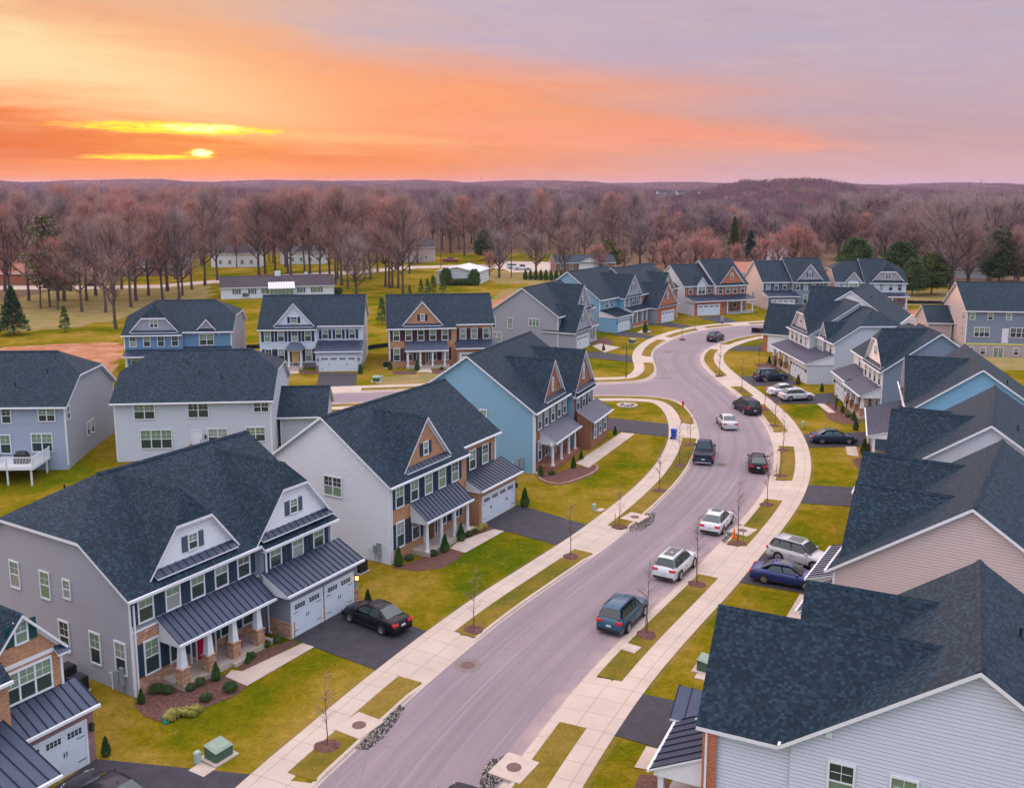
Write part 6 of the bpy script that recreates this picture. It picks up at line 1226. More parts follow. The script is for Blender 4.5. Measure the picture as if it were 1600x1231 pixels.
b = MB(); b.box(-.19, .19, -.19, .19, 0, .03); b.build('base', ['cone_orange'], r); b = MB(); b.lathe([(.14, .03), (.105, .22), (.06, .5), (.025, .72), (0, .72)], n=12); b.build('cone', ['cone_orange'], r)
def xfmr(u, v, rz, lab, w=1.0, d=.85, h=.70):
    x, y, z = at(u, v); r = empty('transformer_box', x, y, 0, R(rz), lab, 'utility box', 'green utility boxes on the lawns')
    b = MB(); b.box(-w / 2 - .2, w / 2 + .2, -d / 2 - .2, d / 2 + .25, -.1, .06); b.build('pad', ['concrete'], r)
    b = MB(); b.hexa([(-w / 2, -d / 2, .06), (w / 2, -d / 2, .06), (w / 2, d / 2, .06), (-w / 2, d / 2, .06)], [(-w / 2, -d / 2, h - .15), (w / 2, -d / 2, h - .15), (w / 2, d / 2, h), (-w / 2, d / 2, h)]); b.build('cabinet', ['xfmr_green'], r)
    b = MB(); b.hexa([(-w / 2 - .03, -d / 2 - .04, h - .149), (w / 2 + .03, -d / 2 - .04, h - .149), (w / 2 + .03, d / 2 + .03, h + .001), (-w / 2 - .03, d / 2 + .03, h + .001)], [(-w / 2 + .1, -d / 2 + .08, h - .05), (w / 2 - .1, -d / 2 + .08, h - .05), (w / 2 - .1, d / 2 - .05, h + .07), (-w / 2 + .1, d / 2 - .05, h + .07)]); b.build('lid', ['xfmr_top'], r)
    b = MB(); b.box(w / 2 + .002, w / 2 + .012, -.1, .2, .25, .5); b.build('sticker', ['plate'], r)
xfmr(342, 1182, 56, 'green transformer box on the lawn of the slate grey house'); xfmr(1104, 1045, 62, 'green transformer box beside the near white house on the right'); xfmr(588, 596, 8, 'small green transformer box in front of the brown brick house', 1.0, .8, .75); xfmr(988, 536, 60, 'green transformer box on the far lawn of the slate grey gable house', 1.0, .9, .75)
def pedestal(u, v, lab, h=.55):
    x, y, z = at(u, v); r = empty('utility_pedestal', x, y, 0, .9, lab, 'utility pedestal', 'utility pedestals on the lawns')
    b = MB(); b.hexa([(-.14, -.11, -.05), (.14, -.11, -.05), (.14, .11, -.05), (-.14, .11, -.05)], [(-.14, -.11, h), (.14, -.11, h), (.14, .11, h), (-.14, .11, h)]); b.build('cabinet', ['pedestal'], r)
    b = MB(); b.hexa([(-.16, -.13, h + .001), (.16, -.13, h + .001), (.16, .13, h + .001), (-.16, .13, h + .001)], [(-.10, -.08, h + .08), (.10, -.08, h + .08), (.10, .08, h + .08), (-.10, .08, h + .08)]); b.build('lid', ['pedestal'], r)
pedestal(309, 1192, 'pale green pedestal left of the transformer box on the slate house lawn'); pedestal(1099, 1047, 'pale green pedestal in front of the transformer box at the near white house'); pedestal(928, 797, 'pale green pedestal on the lawn of the teal corner house', .5); pedestal(1254, 667, 'pale green pedestal on the lawn below the cream house', .6); pedestal(597, 594, 'small grey pedestal right of the far transformer box', .6)
def slabcov(u, v, w, d, rz, lab, name='utility_cover', mat='concrete'):
    x, y, z = at(u, v); r = empty(name, x, y, .01, R(rz), lab, 'cover', 'utility covers in the grass'); b = MB(); b.box(-w / 2, w / 2, -d / 2, d / 2, -.05, .045); b.build('slab', [mat], r); b = MB(); b.box(-w / 2 + .12, w / 2 - .12, -d / 2 + .12, d / 2 - .12, .0455, .055); b.build('lid', [mat], r)
slabcov(316, 1203, .75, 1.0, 60, 'flat concrete cover in front of the pedestal on the slate house lawn'); slabcov(985, 1013, .9, 1.0, 55, 'square concrete cover in the right verge behind the teal SUV'); slabcov(1098, 1056, .9, .7, 62, 'flat cover beside the transformer box at the near white house'); slabcov(938, 797, .8, .5, 50, 'flat cover next to the pedestal on the teal corner house lawn')
def drain(u, v, rz, lab):                                      # storm drain: square slab with a round iron lid
    x, y, z = at(u, v, .03); r = empty('storm_drain', x, y, .02, R(rz), lab, 'storm drain', 'storm drains in the verge'); b = MB(); b.box(-.95, .95, -.85, .85, -.1, .035); b.build('slab', ['concrete'], r)
    b = MB(); b.lathe([(.36, .036), (.36, .048), (.30, .055), (0, .055)], n=20); b.build('manhole_lid', ['iron'], r)
drain(561, 1133, 58, 'storm drain slab in the left verge above the gravel heap'); drain(803, 1199, 60, 'storm drain slab by the right kerb near the bottom edge'); drain(992, 808, 55, 'storm drain slab in the left verge across from the white hatchback'); drain(1160, 829, 52, 'storm drain slab behind the orange cone')
def manhole(u, v, lab, rr=.42):
    x, y, z = at(u, v, -.1); r = empty('manhole', x, y, -.098, 0, lab, 'manhole', 'manholes in the road'); b = MB(); b.lathe([(rr * 1.9, .001), (rr * 1.9, .006), (rr, .008)], n=28); b.build('patch', ['dkgray'], r) if False else b.build('patch', ['wood_gray'], r)
    b = MB(); b.lathe([(rr, .009), (rr, .02), (rr * .9, .022), (0, .022)], n=24); b.build('manhole_lid', ['iron'], r)
manhole(731, 1039, 'manhole with a round patch near the left kerb'); manhole(1128, 726, 'manhole between the pickup truck and the black hatchback'); manhole(1043, 550, 'manhole at the far bend', .35)
def gravel(poly, lab, seed):
    pts = pxpoly(poly); rn = random.Random(seed); xs = [p[0] for p in pts]; ys = [p[1] for p in pts]; b = MB(); n = 0
    while n < 900:
        x, y = rn.uniform(min(xs), max(xs)), rn.uniform(min(ys), max(ys))
        if not inpoly(np.array([x]), np.array([y]), pts)[0]: continue
        n += 1; s = rn.uniform(.03, .085); z = -.09 + rn.uniform(0, .07); a = rn.uniform(0, 3); t = [(x + s * math.cos(a + k * 2.1), y + s * math.sin(a + k * 2.1), z) for k in range(3)]; tip = (x + rn.uniform(-.02, .02), y, z + s)
        for k in range(3): b.poly([t[k], t[(k + 1) % 3], tip], 0 if rn.random() < .62 else 1)
    o = b.build('gravel_heap', ['dkgray', 'concrete']); tag(o, lab, 'gravel', kind='stuff')
gravel([(556, 1166), (573, 1142), (608, 1112), (624, 1100), (632, 1104), (620, 1122), (598, 1150), (575, 1168)], 'loose grey stones along the left kerb by the lower storm drain', 3)
gravel([(750, 1228), (752, 1206), (768, 1184), (796, 1180), (800, 1190), (786, 1212), (770, 1231)], 'dark loose stones at the right kerb near the bottom', 4)
gravel([(982, 822), (990, 811), (1008, 802), (1024, 800), (1020, 815), (1003, 827), (985, 828)], 'loose stones on the road by the left kerb across from the white hatchback', 5)
gravel([(1128, 843), (1144, 828), (1155, 818), (1162, 820), (1150, 836), (1135, 850)], 'reddish loose stones under the side of the white hatchback', 6)
def acunit(x, y, rz, lab, z=0):
    r = empty('air_conditioner', x, y, z, R(rz), lab, 'air conditioner', 'air conditioners beside the houses')
    b = MB(); b.box(-.5, .5, -.5, .5, -.1, .08); b.build('pad', ['concrete'], r); b = MB(); b.box(-.40, .40, -.40, .40, .08, .85)
    for k in range(8): b.box(-.415, .415, -.415, .415, .14 + k * .085, .17 + k * .085)
    b.build('cabinet', ['black'], r); b = MB()
    for k in range(5): b.lathe([(.07 + k * .07, .86), (.085 + k * .07, .875), (.10 + k * .07, .86)], n=16)
    b.build('fan_grille', ['dkgray'], r)
acunit(*P(104, 1062), 58, 'left of the two black air conditioners between the two left houses'); acunit(*P(122, 1080), 58, 'right of the two black air conditioners between the two left houses')
acunit(*P(562, 893), 58, 'black air conditioner beside the white sided end of the brick house'); acunit(*P(603, 574), 8, 'black air conditioner left of the brown brick house')
def meter(x, y, rz, lab):
    r = empty('electric_meter', x, y, 0, R(rz), lab, 'electric meter', 'meters on the house ends'); b = MB(); b.box(-.16, .16, 0, .14, .5, 1.5); b.tube((0, .07, 0), (0, .07, .5), .04, n=6); b.box(-.5, -.25, 0, .12, .7, 1.25); b.tube((-.38, .06, 0), (-.38, .06, .7), .025, n=6); b.build('meter_box', ['utility_gray'], r); b = MB(); b.tube((-.9, .1, 0), (-.9, .1, 1.0), .04, n=8); b.tube((-.9, .1, 1.0), (-.9, -.05, 1.0), .04, n=8); b.build('vent_pipe', ['trim'], r)
e1 = Vector((math.cos(R(58.5)), math.sin(R(58.5)))); n1_v = Vector((-e1.y, e1.x))
def local(o, yaw, x, y): return (o[0] + math.cos(R(yaw)) * x - math.sin(R(yaw)) * y, o[1] + math.sin(R(yaw)) * x + math.cos(R(yaw)) * y)
meter(*local((-20.06, 47.73), 58.5, -.16, .9), 58.5 + 90 + 180, 'meter boxes on the grey end wall of the slate house'); meter(*local((-8.70, 65.93), 59.8, -.16, 1.0), 59.8 + 270, 'meter boxes on the white end wall of the brick house'); meter(*local((2.07, 88.05), 67.5, -.16, 1.2), 67.5 + 270, 'meter boxes on the teal end wall of the corner house')
# deck furniture behind the grey rear house
dk = lambda x, y: local((-43.8, 103.9), 182.0, x, y)
x, y = dk(7.0, 14.6); r = empty('picnic_table', x, y, .8, R(2), 'wooden table with dark chairs on the white deck', 'table'); b = MB(); b.box(-1.3, 1.3, -.45, .45, .70, .76)
b.build('table_top', ['wood'], r)
for sx in (-1.1, 1.1):
    b = MB(); b.box(sx - .05, sx + .05, -.35, .35, 0, .70); b.build('leg', ['black'], r)
for k in range(6):
    x, y = dk(7.0 + (k % 3 - 1) * .8, 14.6 + (.85 if k < 3 else -.85)); c_ = empty('chair', x, y, .8, R(2 if k < 3 else 182), 'dark chair on the white deck, %s place %s the wooden table' % (('left', 'middle', 'right')[k % 3], 'at the front of' if k >= 3 else 'behind'), 'chair', 'chairs on the deck')
    b = MB(); b.box(-.24, .24, -.24, .24, .40, .45); b.build('seat', ['black'], c_); b = MB(); b.box(-.24, .24, .20, .25, .45, .95) if k >= 0 else None; b.build('backrest', ['black'], c_)
    for sx in (-.2, .2):
        for sy in (-.2, .2): b = MB(); b.tube((sx, sy, 0), (sx, sy, .40), .02, n=5, caps=False); b.build('leg', ['black'], c_)
x, y = dk(3.4, 14.8); r = empty('hot_tub', x, y, .8, 0, 'dark covered grill box standing on the white deck', 'grill'); b = MB(); b.hexa([(-.7, -.35, 0), (.7, -.35, 0), (.7, .35, 0), (-.7, .35, 0)], [(-.6, -.3, .9), (.6, -.3, .9), (.6, .3, .9), (-.6, .3, .9)]); b.hexa([(-.5, -.3, .9), (.5, -.3, .9), (.5, .3, .9), (-.5, .3, .9)], [(-.45, -.15, 1.15), (.45, -.15, 1.15), (.45, .2, 1.15), (-.45, .2, 1.15)]); r.name = 'covered_grill'; b.build('cover', ['black'], r)
# porch chair on the slate house, fire ring, doormat
x, y = local((-20.06, 47.73), 58.5, 6.4, -.75); r = empty('porch_chair', x, y, .32, R(40), 'magenta plastic chair on the porch of the slate grey house', 'chair'); b = MB(); b.box(-.27, .27, -.25, .25, .38, .43); b.build('seat', ['pink_plastic'], r); b = MB(); b.hexa([(-.27, .20, .43), (.27, .20, .43), (.27, .26, .43), (-.27, .26, .43)], [(-.2, .32, 1.0), (.2, .32, 1.0), (.2, .37, 1.0), (-.2, .37, 1.0)]); b.build('backrest', ['pink_plastic'], r)
for sx in (-.24, .24):
    b = MB(); b.box(sx - .04, sx + .04, -.28, .25, .60, .64); b.build('armrest', ['pink_plastic'], r)
    for sy in (-.22, .22): b = MB(); b.tube((sx, sy, 0), (sx, sy, .38), .03, n=6); b.build('leg', ['pink_plastic'], r)
x, y, z = at(980, 634); r = empty('fire_ring', x, y, 0, 0, 'round stone fire ring on the oval lawn behind the teal corner house', 'fire pit')
b = MB()
for k in range(16):
    a = 2 * math.pi * k / 16; q = [(math.cos(a + s_) * rr, math.sin(a + s_) * rr) for s_, rr in ((.0, .95), (.33, .95), (.33, 1.3), (.0, 1.3))]; b.hexa([(p_[0], p_[1], 0) for p_ in q], [(p_[0], p_[1], .16) for p_ in q])
b.build('stone_ring', ['concrete'], r); b = MB(); b.lathe([(.93, .03), (0, .06)], n=20); b.build('ash_bed', ['mulch'], r); b = MB(); b.tube((-.5, -.2, .12), (.5, .3, .14), .07, n=6); b.tube((-.3, .45, .2), (.35, -.4, .22), .07, n=6); b.build('logs', ['trim'], r)
# brick edging of the corner house bed
b = MB(); pts = [P(*q_) for q_ in [(838, 741), (846, 751), (862, 757), (880, 757), (905, 749), (925, 741), (936, 732), (928, 727)]] ; pts = smooth(pts, 2)
for a_, c_ in zip(pts, pts[1:]):
    d = Vector((c_[0] - a_[0], c_[1] - a_[1])); 
    if d.length < .02: continue
    nn = Vector((-d.y, d.x)).normalized() * .12; q = [(a_[0] - nn.x, a_[1] - nn.y), (c_[0] - nn.x, c_[1] - nn.y), (c_[0] + nn.x, c_[1] + nn.y), (a_[0] + nn.x, a_[1] + nn.y)]; b.hexa([(*p_, 0) for p_ in q], [(*p_, .13) for p_ in q])
tag(b.build('garden_edging', ['brick_mauve']), 'curved brick edging round the flower bed of the teal corner house', 'edging')
# splash blocks, spotlights and drain ends
for (u, v, lab) in ((259, 1127, 'green plastic splash guard at the edge of the near left flower bed'),): 
    x, y, z = at(u, v); b = MB(); b.hexa([(-.16, -.3, 0), (.16, -.3, 0), (.16, .3, 0), (-.16, .3, 0)], [(-.13, -.25, .1), (.13, -.25, .1), (.13, .3, .22), (-.13, .3, .22)]); o = b.build('splash_guard', ['green_plastic']); o.location = (x, y, .03); o.rotation_euler = (0, 0, .4); tag(o, lab, 'splash guard')
# silt fences (black fabric on stakes)
def silt(pts, lab, z=0.0, h=.75):
    r = empty('silt_fence', 0, 0, 0, 0, lab, 'fence', 'black silt fences round the building plots'); b = MB(); w2 = smooth([P(*p) if len(p) == 2 else p[:2] for p in pts], 1)
    zz = [float(height(*p)) for p in w2]
    for (a_, za), (c_, zc) in zip(zip(w2, zz), zip(w2[1:], zz[1:])):
        b.hexa([(a_[0], a_[1], za - .1), (c_[0], c_[1], zc - .1), (c_[0] + .03, c_[1] + .04, zc - .1), (a_[0] + .03, a_[1] + .04, za - .1)], [(a_[0], a_[1], za + h), (c_[0], c_[1], zc + h * .9), (c_[0] + .03, c_[1] + .04, zc + h * .9), (a_[0] + .03, a_[1] + .04, za + h)])
    b.build('fabric', ['silt'], r)
    b = MB()
    for (a_, za) in list(zip(w2, zz))[::2]: b.box(a_[0] - .03, a_[0] + .03, a_[1] - .09, a_[1] - .03, za, za + h + .25)
    b.build('stakes', ['wood_gray'], r)
silt([(565, 548), (620, 540), (760, 532), (860, 528)], 'black silt fence in the grass behind the pale blue and brown brick houses'); silt([(378, 546), (412, 544)], 'short black silt fence between the blue house and the pale blue house')
silt([(1412, 474), (1440, 475), (1480, 475), (1500, 476)], 'black silt fence on the grass beyond the red door house'); silt([(82, 150.5, 0), (90, 149.5, 0), (98, 148, 0), (106, 147, 0)], 'black silt fence in front of the red bank behind the grey house'); silt([(80, 143, 0), (90, 141.5, 0), (104, 138, 0)], 'second black silt fence nearer than the one along the red bank')
silt([(1174, 519), (1192, 520)], 'short dark barrier on the verge next to the far right corner house', h=.9)
# utility poles, mast, stakes, mailbox, sign boards
def pole(u, v, H_, lab, bar=True):
    x, y, z = at(u, v); r = empty('utility_pole', x, y, 0, .2, lab, 'utility pole', 'wooden utility poles'); b = MB(); b.tube((0, 0, -.3), (0, 0, H_), .16, .11, 8); b.build('pole', ['bark'], r)
    if bar: b = MB(); b.box(-1.1, 1.1, -.06, .06, H_ - .7, H_ - .56); b.build('cross_arm', ['bark'], r)
pole(799, 434, 11, 'wooden utility pole by the distant white pickup truck'); pole(689, 418, 10, 'wooden utility pole left of the metal barn'); pole(1072, 408, 13, 'pale pole among the pink bare shrubs in the middle distance')
x, y, z = at(1128, 506); r = empty('mailbox_unit', x, y, .02, R(20), 'grey cluster mailbox on the verge in front of the white sided brick house', 'mailbox'); b = MB(); b.box(-.25, .25, -.22, .22, .55, 1.45); b.build('cabinet', ['utility_gray'], r); b = MB(); b.box(-.1, .1, -.1, .1, 0, .55); b.build('post', ['dkgray'], r)
# thin transmission mast and roller-coaster like frame on the skyline
d = 5200; x = (753 - 800) / FPX * d; b = MB()
b.tube((x, d, 30), (x, d, 70), 1.2, .5, 5); tag(b.build('radio_mast', ['dkgray']), 'thin radio mast on the far skyline', 'mast')

b = MB(); x0, d = (1268 - 800) / FPX * 1720, 1720
for k in range(6):
    a0, a1 = math.pi * k / 6, math.pi * (k + 1) / 6; b.tube((x0 - 9 * math.cos(a0), d, 26 + 11 * math.sin(a0)), (x0 - 9 * math.cos(a1), d, 26 + 11 * math.sin(a1)), .35, .35, 4)
    if k: b.tube((x0 - 9 * math.cos(a0), d, 10), (x0 - 9 * math.cos(a0), d, 26 + 11 * math.sin(a0)), .25, .25, 4)
tag(b.build('lattice_frame', ['dkgray']), 'thin arched frame standing on the wooded hill at right', 'frame')
# ---------------------------------------------------------------- trees and shrubs
def mesh_np(name, V, F, mats, mi=None, smooth=False):
    me = bpy.data.meshes.new(name); V = np.asarray(V, np.float32).reshape(-1, 3); F = np.asarray(F, np.int32); k = F.shape[1]
    me.vertices.add(len(V)); me.vertices.foreach_set('co', V.ravel()); me.loops.add(F.size); me.loops.foreach_set('vertex_index', F.ravel())
    me.polygons.add(len(F)); me.polygons.foreach_set('loop_start', np.arange(0, F.size, k, dtype=np.int32)); me.polygons.foreach_set('loop_total', np.full(len(F), k, dtype=np.int32))
    for m_ in mats: me.materials.append(MATS[m_])
    if mi is not None: me.polygons.foreach_set('material_index', np.asarray(mi, np.int32))
    me.update(calc_edges=True); return me
def slivers(P0, D, L, Wd, rng):                                   # thin triangles from points P0 along D
    n = len(P0); D = D / np.linalg.norm(D, axis=1)[:, None]; a = rng.normal(size=(n, 3)); s = np.cross(D, a); s /= np.linalg.norm(s, axis=1)[:, None]
    V = np.empty((n, 3, 3)); V[:, 0] = P0 - s * Wd[:, None] / 2; V[:, 1] = P0 + s * Wd[:, None] / 2; V[:, 2] = P0 + D * L[:, None]
    return V.reshape(-1, 3), np.arange(n * 3).reshape(-1, 3)
def bare_meshes(seed, H, spread, first, ntw, tw=0.05, tl=1.3, r0=0.36, up=0.55, nb=16, mats=('bark', 'twig')):
    rn = random.Random(seed); rng = np.random.default_rng(seed); trunk = MB(); limb = MB(); tips = []
    def seg(mb, a, b, ra, rb, n): mb.tube(a, b, ra, rb, n, caps=False)
    def grow(p, d, L, r, lvl):
        k = 4 if lvl == 1 else 3; q = p.copy(); dd = d.copy()
        for i in range(k):
            dd = (dd + Vector((rn.uniform(-.2, .2), rn.uniform(-.2, .2), rn.uniform(-.06, .16) + up * .12))).normalized(); e_ = q + dd * L / k; ra = r * (1 - i / k * .7); rb = r * (1 - (i + 1) / k * .7)
            seg(limb, q, e_, ra, rb, 4 if lvl == 1 else 3)
            if lvl < 4:
                for _ in range(2 if lvl == 1 else (2 if lvl == 2 else 1)):
                    if lvl == 1 and i == 0 and rn.random() < .6: continue
                    ax = dd.orthogonal().normalized(); ax.rotate(Matrix.Rotation(rn.uniform(0, 6.28), 3, dd)); nd = dd.copy(); nd.rotate(Matrix.Rotation(R(rn.uniform(25, 55)), 3, ax)); nd.z += .15
                    grow(q.lerp(e_, rn.random()), nd.normalized(), L * rn.uniform(.42, .62), rb * .6, lvl + 1)
            if lvl >= 2: tips.append((tuple(e_), tuple(dd)))
            q = e_
    p = Vector((0, 0, -.3)); d = Vector((0, 0, 1)); n = 9; pts = [p.copy()]
    lean = Vector((rn.uniform(-.04, .04), rn.uniform(-.04, .04), 0))
    for i in range(n):
        d = (Vector((0, 0, 1)) + lean + Vector((rn.uniform(-.05, .05), rn.uniform(-.05, .05), 0))).normalized(); pts.append(pts[-1] + d * H * .93 / n)
    for i in range(n):
        t0, t1 = i / n, (i + 1) / n; fl = 1.35 if i == 0 else 1; seg(trunk if t1 <= max(first, .3) + .35 else limb, pts[i], pts[i + 1], r0 * (1 - t0) ** .8 * fl + .03, r0 * (1 - t1) ** .8 + .03, 8)
    for j in range(nb):
        t = first + (1 - first) * (j + rn.random()) / nb; f = t * n; i = min(n - 1, int(f)); q = pts[i].lerp(pts[i + 1], f - i); a = j * 2.4 + rn.uniform(-.4, .4)
        prof = math.sin(math.pi * min(1, .25 + .75 * (t - first) / (1 - first))) ** .6; elev = R(rn.uniform(28, 50) + 28 * (t - first) / (1 - first)) if up < .9 else R(rn.uniform(48, 66))
        dd = Vector((math.cos(a) * math.cos(elev), math.sin(a) * math.cos(elev), math.sin(elev))); grow(q, dd, max(1.2, spread * prof * rn.uniform(.75, 1.15)), r0 * (1 - t) ** .8 * .66 + .06, 1)
    tp = np.array([t[0] for t in tips]); td = np.array([t[1] for t in tips]); idx = rng.integers(0, len(tp), ntw)
    P0 = tp[idx] + rng.normal(size=(ntw, 3)) * spread * .035; D = td[idx] + rng.normal(size=(ntw, 3)) * .42 + np.array([0, 0, .55]); Lw = rng.uniform(.5, 1.2, ntw) * tl; V, F = slivers(P0, D, Lw, rng.uniform(.6, 1.3, ntw) * tw, rng)
    lm = MB(); lv = np.array(limb.v); lf = []
    for f in limb.f: lf += [(f[0], f[1], f[2]), (f[0], f[2], f[3])]
    lf = np.array(lf); VV = np.concatenate([lv, V]); FF = np.concatenate([lf, F + len(lv)]); mi = np.concatenate([np.zeros(len(lf)), np.ones(len(F))])
    cr = mesh_np('crown', VV, FF, mats, mi)
    tm = bpy.data.meshes.new('trunk'); tm.from_pydata(trunk.v, [], trunk.f); tm.materials.append(MATS[mats[0]]); autouv(tm)
    return tm, cr
def tree_proto(name, tm, cr, label, group, cat='tree'):
    r = bpy.data.objects.new(name, None); col_.objects.link(r); tag(r, label, cat, group); obj('trunk', tm, r); obj('crown', cr, r); return r
TALL = [bare_meshes(11, 25, 7.0, .22, 6200, tw=.034, tl=1.5, nb=20, r0=.29, mats=('bark', 'twig')), bare_meshes(12, 26, 6.2, .30, 5900, tw=.034, tl=1.5, nb=20, r0=.27, mats=('bark', 'twig_red')), bare_meshes(13, 24, 7.8, .20, 6200, tw=.034, tl=1.5, nb=19, r0=.30, mats=('bark', 'twig_gray')), bare_meshes(14, 25, 7.0, .26, 5600, tw=.034, tl=1.5, up=.95, nb=19, r0=.26, mats=('bark', 'twig_red'))]
WIDE = [bare_meshes(21, 18, 8.0, .20, 8000, tw=.034, tl=1.1, r0=.45, nb=16, mats=('bark', 'twig_gray')), bare_meshes(22, 16, 7.2, .18, 7600, tw=.034, tl=1.0, r0=.4, nb=15, mats=('bark', 'twig'))]
ROUND = [bare_meshes(31, 10, 4.6, .14, 7000, tw=.034, tl=.9, r0=.24, nb=16, mats=('bark', 'twig_red')), bare_meshes(32, 9, 3.6, .16, 6000, tw=.034, tl=.8, r0=.2, nb=15, mats=('bark', 'twig'))]
def foliage_mesh(name, seed, kind, H, Rr, n, leaf, mats):
    rng = np.random.default_rng(seed)
    if kind == 'cone':                                          # layered drooping boughs
        nb = int(n / 26); t = rng.random(nb) ** .8; z = H * (.10 + .88 * t); rad = Rr * (1 - t) ** .85 * rng.uniform(.72, 1.08, nb) + .12; a = rng.uniform(0, 6.28, nb)
        m = 26; s = rng.random((nb, m)) ** .6; rr = rad[:, None] * s; aa = a[:, None] + rng.normal(size=(nb, m)) * .10 / (s + .25); zz = z[:, None] - rr * .22 + rng.normal(size=(nb, m)) * .12 * leaf / .3
        Pp = np.stack([rr * np.cos(aa), rr * np.sin(aa), zz], -1).reshape(-1, 3); D = np.stack([np.cos(aa), np.sin(aa), np.full_like(aa, -.15)], -1).reshape(-1, 3)
    elif kind == 'pine':                                        # clumpy pine: tufts spread in an uneven oval
        nb = int(n / 34); t = rng.random(nb); z = H * (.18 + .78 * t); prof = np.sin(np.pi * (.18 + .74 * t)) ** .8 * (1.05 - .35 * t); rad = Rr * prof * rng.uniform(.35, 1.12, nb); a = rng.uniform(0, 6.28, nb); c = np.stack([rad * np.cos(a), rad * np.sin(a), z], -1)
        m = 34; o = rng.normal(size=(nb, m, 3)) * np.array([.55, .55, .26]) * (Rr * .17); Pp = (c[:, None] + o).reshape(-1, 3); D = (o + np.array([0, 0, .3]) + rng.normal(size=o.shape) * .3).reshape(-1, 3)
    else:                                                       # dense shrub / clipped cone
        t = rng.random(n) ** .9; z = H * t; prof = {'arbor': np.clip(1 - t, 0, 1) ** .8 * (0.6 + .5 * np.clip(t * 5, 0, 1)), 'ball': np.sqrt(np.clip(1 - (2 * t - 1) ** 2, 0, 1)), 'col': np.clip(np.sin(np.pi * (.15 + .82 * t)), 0, 1) ** .5}[kind]
        lump = 1 + .12 * np.sin(t * 17 + 3) ; a = rng.uniform(0, 6.28, n); rr = Rr * prof * rng.uniform(.80, 1.08, n) * (1 + .10 * np.sin(a * 3 + t * 9)); Pp = np.stack([rr * np.cos(a), rr * np.sin(a), z], -1); D = np.stack([np.cos(a) * .5, np.sin(a) * .5, np.full(n, 1.0)], -1) + rng.normal(size=(n, 3)) * .35
    k = len(Pp); V, F = slivers(Pp, D, rng.uniform(.7, 1.4, k) * leaf, rng.uniform(.5, .9, k) * leaf, rng); mi = (rng.random(k) < .3).astype(int) if len(mats) > 1 else np.zeros(k)
    if kind in ('arbor', 'ball', 'col'):                        # dark inner body so it is not see-through
        c = MB(); pr = [(0, .02)] + [(Rr * .74 * f_, H * t_) for t_, f_ in {'arbor': ((.03, .6), (.15, .95), (.45, .68), (.7, .42), (.9, .15)), 'ball': ((.1, .6), (.3, .9), (.5, 1), (.7, .9), (.9, .6)), 'col': ((.05, .6), (.2, .85), (.5, 1), (.8, .8), (.93, .4))}[kind]] + [(0, H * .97)]
        c.lathe(pr, n=8); cf = []
        for f in c.f: cf += [(f[0], f[1], f[2])] + ([(f[0], f[2], f[3])] if len(f) == 4 else [])
        V = np.concatenate([V, np.array(c.v)]); F = np.concatenate([F, np.array(cf) + len(Pp) * 3]); mi = np.concatenate([mi, np.zeros(len(cf))])
    return mesh_np('foliage', V, F, mats, mi)
def stem_mesh(H, r, mat='bark'):
    b = MB(); b.tube((0, 0, -.2), (0, 0, H), r, r * .3, 7); me = bpy.data.meshes.new('trunk'); me.from_pydata(b.v, [], b.f); me.materials.append(MATS[mat]); autouv(me); return me
PRO = {}
def evergreen(key, name, kind, H, Rr, n, leaf, mats, label, group, cat, u, v, s=1.0, stem=.25, rz=0.0, z=0.0, sz=None, xy=None):
    x, y = xy if xy else P(u, v)
    if key not in PRO:
        r = bpy.data.objects.new(name, None); col_.objects.link(r); obj('foliage' if kind in ('arbor', 'ball', 'col') else 'crown', foliage_mesh(name, hash(key) % 1000 if False else sum(map(ord, key)), kind, H, Rr, n, leaf, mats), r)
        obj('trunk', stem_mesh(H * .9, stem), r) if kind in ('cone', 'pine') else obj('stem', stem_mesh(H * .3, .04), r); PRO[key] = r; o = r
    else: o = copy_tree(PRO[key])
    o.location = (x, y, z + float(height(x, y))); o.rotation_euler = (0, 0, rz); o.scale = (s, s, sz or s); tag(o, label, cat, group); return o
ORD = 'first second third fourth fifth sixth seventh eighth ninth tenth eleventh twelfth thirteenth fourteenth fifteenth sixteenth seventeenth eighteenth nineteenth twentieth twenty-first twenty-second twenty-third twenty-fourth twenty-fifth twenty-sixth'.split()
rn = random.Random(77)
g1 = 'small pointed evergreens beside the houses'
